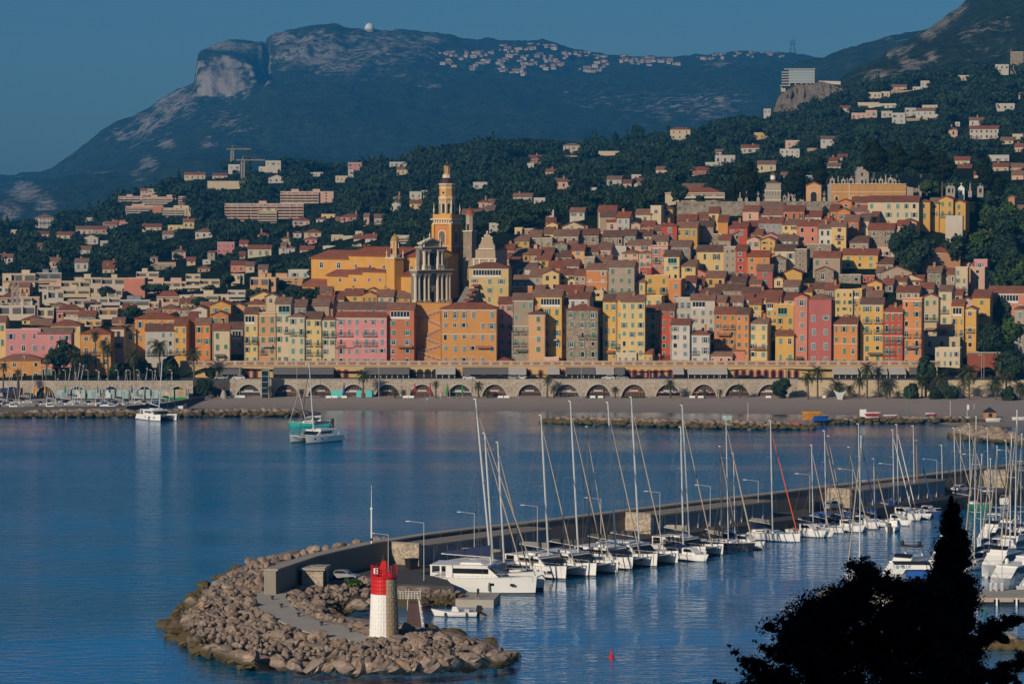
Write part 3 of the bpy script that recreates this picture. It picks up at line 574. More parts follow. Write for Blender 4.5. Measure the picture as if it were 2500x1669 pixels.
block('G', HIGH, """
260 492 772 822 Y g 2x1g; 492 642 752 802 c g 4x1x; 255 502 852 1032 y g 3x1b; 502 692 842 945 s g 1x1x rk=d; 640 762 682 792 Y g 1x1n; 750 867 792 1007 O s -; 867 1100 857 1007 r g 2x1b; 1045 1240 662 772 P g 1x1b
1242 1532 622 692 w g 3x1b; 1232 1525 702 772 w g 1x1b; 1232 1522 802 952 l g 4x2b; 1530 1782 657 802 q g 3x1d; 1782 1982 727 812 w g 3x1b; 1102 1237 842 895 c g 1x1x; 1520 1702 822 982 Y g 2x2n; 1702 1947 837 1042 k g 2x2x
1947 2110 867 1092 w g 2x2d; 1900 2110 787 830 w g 1x1x rk=o; 1097 1282 942 1000 Y g 2x1b rk=o; 1280 1462 962 1010 p f 1x1x; 940 1092 932 1015 s f 2x1x; 1092 1252 1002 1115 P f 2x1b; 1252 1432 1012 1145 y f 2x2g; 1462 1702 1012 1060 c g 3x1b
490 820 1142 1402 Y g 2x2d rk=d; 817 960 1102 1435 g t 2x4t; 960 1092 1132 1455 r g 1x4t; 1092 1367 1202 1475 o g 2x3b rk=o; 1352 1562 1242 1425 s f 2x2x; 1390 1562 1182 1240 O f 1x1x; 1422 1667 1132 1375 c g 2x1b rk=d; 1670 1812 1132 1395 s t 1x4x
1812 2102 1072 1190 s t 1x1x; 1887 2207 1212 1465 g g 3x2g rk=o; 1912 2132 1372 1515 s f 1x1x; 470 522 1272 1375 Y g 1x1x; 402 607 1402 1485 k f 2x1x rk=d; 602 832 1452 1568 y g 2x1d; 1212 1402 1372 1568 R g 1x2g; 1415 1527 1472 1568 Y f 1x1x
1522 1752 1402 1470 y f -; 862 1092 1482 1530 g g 1x1x rk=d; 760 900 1005 1060 g g -; 690 800 950 1020 s t -; 1560 1670 1240 1380 s t -; 1110 1240 900 950 c g -""")
block('H', HIGH, """
212 367 522 605 o f 1x1w; 370 547 522 585 p g 1x1b; 548 1117 517 712 c g 6x2t pipe=0; 1120 1247 517 722 y h 1x2g; 1250 1347 532 695 y g 1x2g; 1345 1507 492 695 y f 2x2g; 1507 1647 532 695 y f 1x2g; 1422 1612 692 892 w t - depth=6
192 347 627 755 o f 1x1b; 115 212 622 705 q s 1x1x; 347 547 622 695 p g 2x1b; 287 447 732 975 q g 1x2b; 447 562 732 935 c s 1x2b; 140 302 797 1085 Y g 1x4n; 550 842 827 1015 s g 2x2n; 870 1002 782 895 P g -; 902 1092 752 815 P f 1x1x
870 1000 900 1020 c f 1x2d; 960 1087 932 1125 c g 2x2d; 342 552 972 1075 g g 2x1n rk=d; 655 847 1047 1175 P t 1x1b; 250 657 1112 1265 y g 3x2t; 650 832 1212 1305 g g 2x1x rk=d; 1160 1587 1077 1295 b h 1x2x; 1490 1742 1192 1265 a g 3x1x; 1742 1892 1182 1375 p t 1x2b
220 467 1352 1425 s t 2x1t; 470 622 1362 1425 r t 2x1x; 700 1042 1312 1415 g f 2x1x; 870 1182 1402 1440 c f -; 1220 1342 1312 1455 g g 1x2g; 560 640 710 820 g s -; 2050 2306 612 700 P g 2x1x; 2130 2200 470 560 b f -; 640 720 1310 1400 s g 1x1b""")
UNDER = 'under the basilica'
block('I', UNDER, """
905 1057 1332 1405 O f 3x1g; 1055 1217 1342 1405 P g 2x1t; 1215 1387 1262 1310 a f -; 1200 1377 1352 1395 O g 2x1g; 740 917 1332 1395 y g 1x1g; 945 1075 1292 1340 a f -; 515 630 1308 1400 O g 1x1b; 480 640 1395 1450 g g -
-10 110 1345 1420 c f 1x1x; 440 600 1430 1480 g g -; 2280 2420 1265 1345 o t 1x1x; 1880 1960 1370 1440 o t -; 640 740 1370 1420 c s -""")
# ================================================================== TREES
M['leaf'] = foliage('foliage_oak', (.024, .048, .026)); M['leafd'] = foliage('foliage_cypress', (.011, .020, .007)); M['leafg'] = foliage('foliage_bright', (.045, .085, .022))
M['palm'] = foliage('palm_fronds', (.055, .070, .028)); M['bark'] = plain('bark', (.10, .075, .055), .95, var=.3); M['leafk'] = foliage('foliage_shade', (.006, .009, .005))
def leafcloud(blobs, n, size, R, fill=.55, ext=1.08):
 """blobs: (cx,cy,cz,rx,ry,rz). Leaf-clump quads scattered through the blobs' outer volume."""
 B = np.array(blobs, float); vol = B[:, 3] * B[:, 4] + B[:, 3] * B[:, 5]; k = R.choice(len(B), n, p=vol / vol.sum())
 d = R.normal(size=(n, 3)); d /= np.linalg.norm(d, axis=1)[:, None]
 rr = fill + (ext - fill) * R.random(n) ** .6
 P = B[k, :3] + d * B[k, 3:] * rr[:, None]
 nn = d + R.normal(size=(n, 3)) * .55; nn /= np.linalg.norm(nn, axis=1)[:, None]
 a = np.cross(nn, R.normal(size=(n, 3))); a /= np.linalg.norm(a, axis=1)[:, None] + 1e-9; b = np.cross(nn, a)
 s = size * (.6 + .8 * R.random(n))[:, None]
 j = lambda: (.7 + .6 * R.random(n))[:, None]
 V = np.stack([P - a * s * j() - b * s * .6, P + a * s * .7 - b * s * j(), P + a * s * j() + b * s * .6, P - a * s * .6 + b * s * j()], 1).reshape(-1, 3)
 Fc = np.arange(4 * n).reshape(-1, 4); blobt = R.random(len(B))
 return V, Fc, np.clip(.25 * R.random(n) + .55 * blobt[k] + .1, 0, 1)
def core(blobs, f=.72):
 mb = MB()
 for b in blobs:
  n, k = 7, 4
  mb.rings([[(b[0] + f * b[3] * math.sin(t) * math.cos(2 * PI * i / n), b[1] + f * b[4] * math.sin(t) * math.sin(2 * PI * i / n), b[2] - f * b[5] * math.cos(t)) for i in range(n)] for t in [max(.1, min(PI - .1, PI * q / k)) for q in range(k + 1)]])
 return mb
def crown_mesh(name, blobs, n, size, mat, R, cf=.7, ext=1.08):
 V, Fc, t = leafcloud(blobs, n, size, R, .55, ext)
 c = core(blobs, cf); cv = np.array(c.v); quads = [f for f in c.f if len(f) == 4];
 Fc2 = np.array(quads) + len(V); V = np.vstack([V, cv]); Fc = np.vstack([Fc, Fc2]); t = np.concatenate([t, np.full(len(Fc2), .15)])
 return np_mesh(name, V, Fc, mat, False, {'tint': ('FACE', t)})
def round_blobs(R, k=5):
 bl = [(0, 0, .62, .62, .62, .42)]
 for _ in range(k):
  a = R.random() * 2 * PI; r = .35 + .3 * R.random(); bl.append((r * math.cos(a), r * math.sin(a), .4 + .45 * R.random(), .34, .34, .28))
 return bl
def cyp_blobs(R, k=6):
 return [(R.normal() * .04, R.normal() * .04, .12 + .8 * i / k, .20 * (1 - (i / k) ** 2 * .75), .20 * (1 - (i / k) ** 2 * .75), .2) for i in range(k + 1)]
def pine_blobs(R):
 bl = [(0, 0, .85, .7, .7, .2)]
 for _ in range(5):
  a = R.random() * 2 * PI; bl.append((.5 * math.cos(a), .5 * math.sin(a), .78 + .16 * R.random(), .35, .35, .16))
 return bl
TPL = []
for k in range(7): TPL.append(leafcloud(round_blobs(rng), 230, .095, rng, .5))
for k in range(2): TPL.append(leafcloud(cyp_blobs(rng), 150, .055, rng, .5))
for k in range(2): TPL.append(leafcloud(pine_blobs(rng), 170, .085, rng, .4))
def build_wood(name, spots, mat):
 Vs, Fs, Ts, n = [], [], [], 0
 for (x, y, z, s, k) in spots:
  V, Fc, t = TPL[k]; a = rng.random() * 6.28; ca, sa = math.cos(a), math.sin(a)
  sx, sz = (s, s) if k < 7 else (s * 1.15, s * 1.5) if k < 9 else (s * 1.1, s * 1.25)
  W = np.empty_like(V); W[:, 0] = x + (V[:, 0] * ca - V[:, 1] * sa) * sx; W[:, 1] = y + (V[:, 0] * sa + V[:, 1] * ca) * sx; W[:, 2] = z + V[:, 2] * sz - .1 * s
  Vs.append(W); Fs.append(Fc + n); Ts.append(np.clip(t * .55 + rng.random() * .5 - .05, 0, 1)); n += len(V)
 return tag(mkobj(name, np_mesh(name, np.vstack(Vs), np.vstack(Fs), mat, False, {'tint': ('FACE', np.concatenate(Ts))})), kind='stuff')
def woods():
 occ = np.array(OCC, float); spots = []
 def free(px, py, r, Y):
  hit = (occ[:, 0] - r * .5 < px) & (occ[:, 1] + r * .5 > px) & (occ[:, 2] - r * .2 < py) & (occ[:, 3] + r * .45 > py) & (occ[:, 4] > Y - 40)
  ins = (occ[:, 0] - r < px) & (occ[:, 1] + r > px) & (np.abs(occ[:, 4] - Y) < 14)
  return not (hit.any() or ins.any())
 Y = 1015.0
 while Y < 2240:
  stepm = 6.2 if Y < 1400 else 7.5 if Y < 1800 else 9.5
  for px in np.arange(-60, 2560, stepm * F / Y * .95):
   p = px + rng.normal() * 12; yy = Y + rng.normal() * 6
   if yy < 1100 and 800 < p < 2285: continue
   if p < 690 and yy < 1330 and rng.random() < .93: continue
   if yy < 1180 and 1150 < p < 2250 and rng.random() < .6: continue
   z = hillz(p, yy); gx = vnoise(p * .02, yy * .012)
   if gx < -.45 and rng.random() < .6: continue
   s = stepm * (.62 + .5 * rng.random()); X = (p - CX) / F * yy
   px_, py_ = proj(X, yy, z + s * .7); rp = s * F / yy
   if not free(px_, py_, rp, yy): continue
   u = rng.random(); k = int(rng.integers(0, 7)) if u < .86 else int(rng.integers(7, 9)) if u < .94 else int(rng.integers(9, 11))
   spots.append((X, yy, z, s, k))
  Y += stepm * 1.45
 for _ in range(9000):
  p = rng.random() * 2620 - 60; yy = 1015 + 1150 * rng.random() ** 1.3
  if yy < 1100 and 800 < p < 2285: continue
  if yy < 1180 and 1150 < p < 2250: continue
  if p < 690 and yy < 1330 and rng.random() < .85: continue
  z = hillz(p, yy); s = 2.2 + 2.2 * rng.random(); X = (p - CX) / F * yy; px_, py_ = proj(X, yy, z + s * .6); rp = s * F / yy
  if (((occ[:, 0] - rp * .3 < px_) & (occ[:, 1] + rp * .3 > px_) & (occ[:, 2] + (occ[:, 3] - occ[:, 2]) * .6 < py_ + rp * .6) & (occ[:, 3] - 2 > py_ - rp * .2) & (occ[:, 4] > yy - 6)) | ((occ[:, 0] - rp < px_) & (occ[:, 1] + rp > px_) & (np.abs(occ[:, 4] + 3 - yy) < 8)) | ((occ[:, 0] < px_) & (occ[:, 1] > px_) & (occ[:, 2] - rp * .4 < py_) & (occ[:, 3] - (occ[:, 3] - occ[:, 2]) * .3 > py_) & (occ[:, 4] > yy))).any(): continue
  spots.append((X, yy, z, s, int(rng.integers(0, 7))))
 build_wood('hillside_wood', spots, M['leaf']); print('wood', len(spots))
def tree(px, ybase, ytop, wpx, kind, label, cat='tree', group=None, Y=None, mat=None, trunk=.18, name=None, n=1100, leaf=.42):
 Y = Y or hill_depth(px, ybase); p = at(px, ybase, Y); H = at(px, ytop, Y).z - p.z; Wd = wpx * Y / F
 R = np.random.default_rng(int(px * 7 + ybase)); t = empty(name or {'cyp': 'cypress_tree', 'round': 'round_tree', 'pine': 'umbrella_pine', 'bush': 'bush'}[kind], p, 0, label, cat, group)
 c0 = H * trunk; ch = H - c0; r = Wd / 2; bl = []
 if kind == 'cyp':
  for i in range(12):
   f = i / 11; rad = r * (math.sin(PI * min(1, .22 + f * .78)) ** .6 if f > .25 else .75 + f) * (1 - .62 * f ** 2.6)
   for q in range(2): bl.append((R.normal() * r * .2, R.normal() * r * .2, c0 + ch * (.06 + .86 * f), rad * .86, rad * .86, ch * .11))
 elif kind == 'pine':
  for i in range(14):
   a = R.random() * 6.28; q = r * math.sqrt(R.random()) * .75; bl.append((q * math.cos(a), q * math.sin(a), c0 + ch * (.35 + .4 * R.random() + .2 * (1 - q / r)), r * .36, r * .36, ch * .26))
 else:
  for i in range(18):
   d = R.normal(size=3); d /= np.linalg.norm(d); q = .62 * R.random() ** .4; bl.append((d[0] * r * q, d[1] * r * q, c0 + ch * (.5 + d[2] * q * .72), r * .42, r * .42, ch * .25))
 mkobj('crown', crown_mesh('crown', bl, n * (2 if kind == 'cyp' and n > 2000 else 1), leaf, mat or (M['leafd'] if kind == 'cyp' else M['leaf']), R, .9 if kind == 'cyp' else .7), t)
 mb = MB(); tr = max(.12, r * .09); mb.tube((0, 0, -1), (R.normal() * .1, 0, c0 + ch * .3), tr * 1.3, tr * .8, 7, M['bark'])
 for i in range(4):
  a = 6.28 * i / 4; mb.tube((0, 0, c0 * .8), (math.cos(a) * r * .45, math.sin(a) * r * .45, c0 + ch * .45), tr * .6, tr * .25, 5, M['bark'])
 mb.obj('trunk', None, t); return t
def palm_mesh(R, nf=34, L=3.0):
 vs, fs, ts = [], [], []
 for i in range(nf):
  az = 6.283 * i * .618; el = 1.35 - 1.95 * (i / nf) + R.normal() * .1; l = L * (.8 + .3 * R.random()); p = Vector((0, 0, 0)); e = el; tint = R.random() * .6 + (.1 if i / nf > .75 else .3)
  pts = [p.copy()]
  for s in range(6):
   p = p + Vector((math.cos(az) * math.cos(e), math.sin(az) * math.cos(e), math.sin(e))) * l / 6; pts.append(p.copy()); e -= .26
  side = Vector((-math.sin(az), math.cos(az), 0))
  for s in range(6):
   wd = l * .13 * (1 - abs(s - 2) / 6); a, b = pts[s], pts[s + 1]
   for sg in (-1, 1):
    for q in (0, .5):
     a1 = a.lerp(b, q); b1 = a.lerp(b, q + .42); n = len(vs)
     tip = (a1 + b1) / 2 + side * sg * wd * 1.5 + (b - a) * .6 + Vector((0, 0, -wd * .55))
     vs += [a1, b1, tip + (b1 - a1) * .3, tip]; fs.append((n, n + 1, n + 2, n + 3)); ts.append(min(1, tint))
 return np_mesh('crown', np.array([tuple(v) for v in vs]), np.array(fs), M['palm'], False, {'tint': ('FACE', ts)})
PALMS = [palm_mesh(np.random.default_rng(50 + k), 30 + 4 * k, 3.0) for k in range(4)]
def palm(px, ybase, ycrown, size, Y, label, group='palm trees along the shore'):
 p = at(px, ybase, Y); H = at(px, ycrown, Y).z - p.z; R = random.Random(int(px))
 t = empty('palm_tree', p, R.random() * 6, label, 'palm tree', group)
 c = mkobj('crown', PALMS[int(px) % 4], t, (0, 0, H)); k = size * Y / F / 2 / 2.7; c.scale = (k, k, k)
 mb = MB(); lean = R.uniform(-.05, .05) * H; pts = [(lean * q * q, 0, H * q) for q in (0, .25, .5, .75, 1)]
 for i in range(4): mb.tube(pts[i], pts[i + 1], .30 - .03 * i, .27 - .03 * i, 7, M['bark'])
 mb.ball((lean, 0, H - .1), .42, M['bark'], 7, 4, 1.3)
 c.location.x = lean; mb.obj('trunk', None, t); return t
# ================================================================== QUAY, ARCADES, TERRACE ROW
M['arc'] = rubble('arcade_stone', (.40, .34, .27), 2.5, .6); M['arcring'] = plain('arch_stone', (.42, .37, .31), .9, var=.2); M['yel'] = plaster('terrace_yellow', (.56, .39, .18))
M['brickp'] = plain('terracotta_panel', (.30, .15, .115), .9, var=.2); M['pier'] = plaster('terrace_apricot', (.54, .42, .31)); M['reda'] = plain('red_door', (.30, .045, .035), .6)
M['orw'] = plain('orange_wood', (.36, .13, .04), .7); M['shopg'] = M['glass']; M['seawall'] = plaster('sea_wall', (.10, .10, .10))
def slab(name, px0, px1, Y0, Y1, z, mat, kind='structure', th=3.0):
 mb = MB(); a, b, c, d = X_of(px0, Y0), X_of(px1, Y0), X_of(px1, Y1), X_of(px0, Y1)
 mb.prism([(a, Y0), (b, Y0), (c, Y1), (d, Y1)], z - th, z, mat, 'z'); return tag(mb.obj(name), kind=kind)
slab('promenade', 455, 2600, 905, 913.4, .95, M['conc']); slab('upper_road', 440, 2600, 914.2, 926, 5.95, M['asph'], th=6)
ZT = 6.5
def arcade(name, px0, px1, cents, wpx, ytop, ypar, ybase, Y, label, glassy):
 t = empty(name, at(px0, ybase, Y), 0, label, 'sea wall'); ox, oz = t.location.x, t.location.z
 s = Y / F; X = lambda px: X_of(px, Y) - ox; zt = zfrom(ypar, Y) - oz; za = zfrom(ytop, Y) - oz
 mb = MB(); T = .9; cur = X(px0); NS = 14
 def col(x0, x1, z0a, z0b):       # wall strip between x0..x1 whose underside runs z0a->z0b
  mb.add([(x0, 0, z0a), (x1, 0, z0b), (x1, 0, zt), (x0, 0, zt), (x0, T, z0a), (x1, T, z0b), (x1, T, zt), (x0, T, zt)], [(0, 1, 2, 3), (5, 4, 7, 6), (0, 4, 5, 1), (3, 2, 6, 7)], M['arc'])
 for c in cents:
  xc, r = X(c), wpx * s / 2
  col(cur, xc - r, 0, 0)
  for i in range(NS):
   a0, a1 = PI - PI * i / NS, PI - PI * (i + 1) / NS
   col(xc + r * math.cos(a0), xc + r * math.cos(a1), za * math.sin(a0) + .0, za * math.sin(a1) + .0)
  cur = xc + r
 col(cur, X(px1), 0, 0)
 mb.box(X(px0), X(px1), -.06, T - .02, zt - .02, zt + .22, M['arcring']); mb.box(X(px0), X(px1), -.04, .0, zt - .75, zt - .55, M['arcring'])
 mb.obj('wall', None, t)
 R = random.Random(3)
 for k, c in enumerate(cents):
  xc, r = X(c), wpx * s / 2; rb = MB()
  for i in range(NS):
   a0, a1 = PI - PI * i / NS, PI - PI * (i + 1) / NS; q = .42
   P = lambda a, e: (xc + (r + e) * math.cos(a), (za + e) * math.sin(a))
   p = [P(a0, -.04), P(a1, -.04), P(a1, q), P(a0, q)]
   rb.prism(p, -.09, .01, M['arcring'], 'y')
  rb.obj('arch', None, t)
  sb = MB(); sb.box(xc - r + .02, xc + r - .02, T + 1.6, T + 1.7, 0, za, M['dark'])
  if glassy:
   cm = [M['orw'], M['dark'], M['reda'], M['orw']][k % 4]
   sb.box(xc - r, xc + r, .75, .8, za * .46, za * .52, M['orw'] if k % 3 else M['frame'])
   sb.box(xc - r, xc + r, .72, .86, 0, za * .22, cm); sb.box(xc - r, xc + r, .86, .9, za * .22, za * .98, M['glass'])
   for q in range(-4, 5): sb.box(xc + q * r * .22 - .05, xc + q * r * .22 + .05, .74, .84, za * .22, za * .93 * math.sqrt(max(.05, 1 - (q * .22) ** 2)), M['orw'] if k % 2 else M['iron'])
   sb.box(xc - r * .35, xc + r * .35, .6, .66, za * .54, za * .60, M['white'])
   if k in (12, 13):
    for q in range(-3, 4): sb.box(xc + q * r * .24 - .4, xc + q * r * .24 + .35, -.5, .3, za * .42, za * .5, M['reda'] if q % 2 else M['sh_b'])
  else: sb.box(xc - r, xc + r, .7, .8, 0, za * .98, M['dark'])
  sb.obj('shopfront', None, t)
 return t
ARC = [606, 698, 781, 863, 946, 1030, 1122, 1207, 1293, 1384, 1461, 1548, 1632, 1719, 1801, 1880]
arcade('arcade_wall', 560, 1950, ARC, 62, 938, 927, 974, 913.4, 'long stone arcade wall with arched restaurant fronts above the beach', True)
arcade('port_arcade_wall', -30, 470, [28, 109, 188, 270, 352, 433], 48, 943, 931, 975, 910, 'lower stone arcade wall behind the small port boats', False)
def plain_wall(name, pts, h, th, mat, label, cat='wall', cap=True):
 t = empty(name, (pts[0][0], pts[0][1], pts[0][2]), 0, label, cat); o = t.location; mb, cb = MB(), MB()
 for (x0, y0, z0), (x1, y1, z1) in zip(pts[:-1], pts[1:]):
  d = Vector((x1 - x0, y1 - y0, 0)).normalized(); n = Vector((-d.y, d.x, 0)) * th
  A, B = Vector((x0, y0, z0)) - o, Vector((x1, y1, z1)) - o
  for b, zlo, zhi, ex in ((mb, 0, h, 0), (cb, h, h + .18, .06)):
   q = n.normalized() * ex
   b.add([A - q + Vector((0, 0, zlo)), B - q + Vector((0, 0, zlo)), B + n + q + Vector((0, 0, zlo)), A + n + q + Vector((0, 0, zlo)),
     A - q + Vector((0, 0, zhi)), B - q + Vector((0, 0, zhi)), B + n + q + Vector((0, 0, zhi)), A + n + q + Vector((0, 0, zhi))], [(0, 3, 2, 1), (4, 5, 6, 7), (0, 1, 5, 4), (1, 2, 6, 5), (2, 3, 7, 6), (3, 0, 4, 7)], mat)
 mb.obj('wall', None, t)
 if cap: cb.obj('coping', M['arcring'], t)
 return t
plain_wall('promenade_wall', [(X_of(1950, 913.4), 913.4, .5), (X_of(2520, 913.4), 913.4, .5)], zfrom(929, 913.4) - .5, .8, M['wall_c'], 'plain cream retaining wall behind the palms, right of the arcade')
def terrace():
 Y = 926.0; s = Y / F
 t = empty('terrace_row', at(440, 930, Y), 0, 'long low yellow restaurant row with awnings and panelled parapet under the houses', 'building'); ox, oz = t.location.x, t.location.z
 X = lambda px: X_of(px, Y) - ox; z = lambda py: zfrom(py, Y) - oz
 mb = MB(); mb.box(0, X(2290), 0, 6, -3, z(893), M['yel']); mb.obj('wall', None, t)
 pb = MB(); pb.box(0, X(2290), -.25, 5.9, z(893), z(891), M['pier']); pb.box(0, X(2290), 0, .3, z(891), z(882.5), M['pier']); pb.box(0, X(2290), -.1, .4, z(882.5), z(880.5), M['pier'])
 px = 446
 while px < 2280:
  pb.box(X(px), X(px) + .5, -.12, .42, z(891), z(880), M['pier']); pb.box(X(px) + .75, X(px + 25) - .25, -.05, 0, z(890), z(884), M['brickp']); px += 25
 pb.obj('parapet', None, t)
 for a in [826, 844, 1292, 1320, 1376, 1534, 1550, 1568, 1585, 1601, 1617, 1636, 1799, 1816, 1835, 1853, 1871, 1889, 1907, 1926, 1945, 602, 622, 1118]:
  db = MB(); r = .85; m_ = M['reda'] if a % 3 else M['orw']
  prof = [(X(a) - r, -1)] + [(X(a) + r * math.cos(PI - PI * i / 10), z(908) + r * math.sin(PI - PI * i / 10)) for i in range(11)] + [(X(a) + r, -1)]
  db.prism(prof, -.06, .0, m_, 'y'); db.prism([((p[0] - X(a)) * .55 + X(a), p[1] - .35) for p in prof], -.1, -.06, M['glass'] if a % 2 else M['dark'], 'y'); db.obj('arched_door', None, t)
 for a in (1007, 1025, 1044, 1062):
  db = MB(); r = 1.0; prof = [(X(a) - r, -1)] + [(X(a) + r * math.cos(PI - PI * i / 10), z(909) + r * math.sin(PI - PI * i / 10)) for i in range(11)] + [(X(a) + r, -1)]
  db.prism(prof, -.06, 0, M['dark'], 'y'); db.obj('arched_opening', None, t)
 def awning(a, b, mat, glass=True, y0=896, y1=910):
  ab = MB(); d = 3.6; ab.prism([(0, z(y0)), (-d, z(y1) + .1), (-d, z(y1) - .25), (0, z(y0) - .12)], X(a), X(b), mat); ab.obj('awning', None, t)
  gb = MB(); n = max(2, int((b - a) / 14)); gb.box(X(a) + .2, X(b) - .2, -2.9, -2.8, -.5, z(y1) - .1, M['glass'])
  for i in range(n + 1): x = X(a) + .2 + (X(b) - X(a) - .4) * i / n; gb.box(x - .07, x + .07, -3.0, -2.9, -.5, z(y1) - .1, M['frame'] if glass else M['iron'])
  gb.box(X(a) + .2, X(b) - .2, -3.0, -2.9, -.5, .45, M['iron'] if not glass else M['conc']); gb.obj('veranda', None, t)
 for a, b, m_, g in [(667, 815, 'awn_g', 0), (888, 1000, 'awn_g', 1), (1064, 1112, 'awn_w', 1), (1129, 1240, 'awn_g', 0), (1241, 1285, 'awn_w', 1), (1336, 1366, 'awn_w', 0), (1381, 1452, 'awn_g', 1), (1454, 1499, 'awn_w', 0), (1501, 1525, 'awn_g', 0), (1642, 1669, 'awn_w', 0), (1678, 1775, 'awn_w', 1), (2031, 2094, 'awn_w', 1), (2100, 2165, 'awn_w', 1), (2169, 2210, 'awn_w', 1), (540, 590, 'awn_g', 1), (2220, 2270, 'awn_g', 0)]:
  awning(a, b, M[m_], g)
terrace()
def ramp_block():
 Y = 934.0; t = empty('zigzag_staircase', at(1018, 890, Y), 0, 'orange wall with zigzag stair ramps climbing to the basilica square', 'staircase'); ox, oz = t.location.x, t.location.z
 def P(zx, zy): return X_of(650 + zx / 3.915, Y) - ox, zfrom(700 + zy / 3.915, Y) - oz
 mo, mt = M['wall_O'], M['brickp']; mb = MB(); x0, z1 = P(1425, 158); x1, _ = P(1760, 158); mb.box(x0, x1, 1.8, 10, -2, z1, mo); mb.obj('wall', None, t)
 segs = [((1470, 290), (1660, 225), 1.6), ((1545, 310), (1668, 365), 1.4), ((1535, 455), (1668, 395), 1.1), ((1510, 485), (1668, 540), .8), ((1475, 610), (1668, 555), .45), ((1440, 615), (1668, 690), .0)]
 for k, (a, b, y) in enumerate(segs):
  (ax, az), (bx, bz) = P(*a), P(*b); rb = MB(); h = 1.15
  rb.prism([(ax, -2), (bx, -2), (bx, bz), (ax, az)], y, y + .5, mo, 'y')
  rb.prism([(ax, az + .0), (bx, bz + .0), (bx, bz + h * .2), (ax, az + h * .2)], y - .08, y + .3, M['pier'], 'y')
  rb.prism([(ax, az - h), (bx, bz - h), (bx, bz - h * .85), (ax, az - h * .85)], y - .08, y, M['pier'], 'y')
  n = 5
  for i in range(n):
   u0, u1 = (i + .15) / n, (i + .85) / n; l = lambda u: (ax + (bx - ax) * u, az + (bz - az) * u)
   p, q = l(u0), l(u1); rb.prism([(p[0], p[1] - h * .75), (q[0], q[1] - h * .75), (q[0], q[1] - h * .12), (p[0], p[1] - h * .12)], y - .05, y, mt, 'y')
  rb.obj('stair_ramp', None, t)
ramp_block()
def lift():
 Y = 909.0; t = empty('lift_tower', at(648, 973, Y), 0, 'slim glass lift tower standing before the arcade wall', 'lift'); H = zfrom(903, Y) - t.location.z
 mb = MB(); mb.box(-.95, .95, -.95, .95, 0, H - .2, M['glass']); mb.obj('glass_shaft', None, t); fb = MB()
 for x in (-1, 1):
  for y in (-1, 1): fb.box(x - .09, x + .09, y - .09, y + .09, 0, H, M['sh_b'])
 for k in range(6):
  for a in ((-1, 1, -1.06, -.98), (-1, 1, .98, 1.06)): fb.box(a[0], a[1], a[2], a[3], k * H / 5 - (.15 if k else 0), k * H / 5 + (.0 if k else .15), M['sh_b'])
 fb.obj('steel_frame', None, t)
lift()
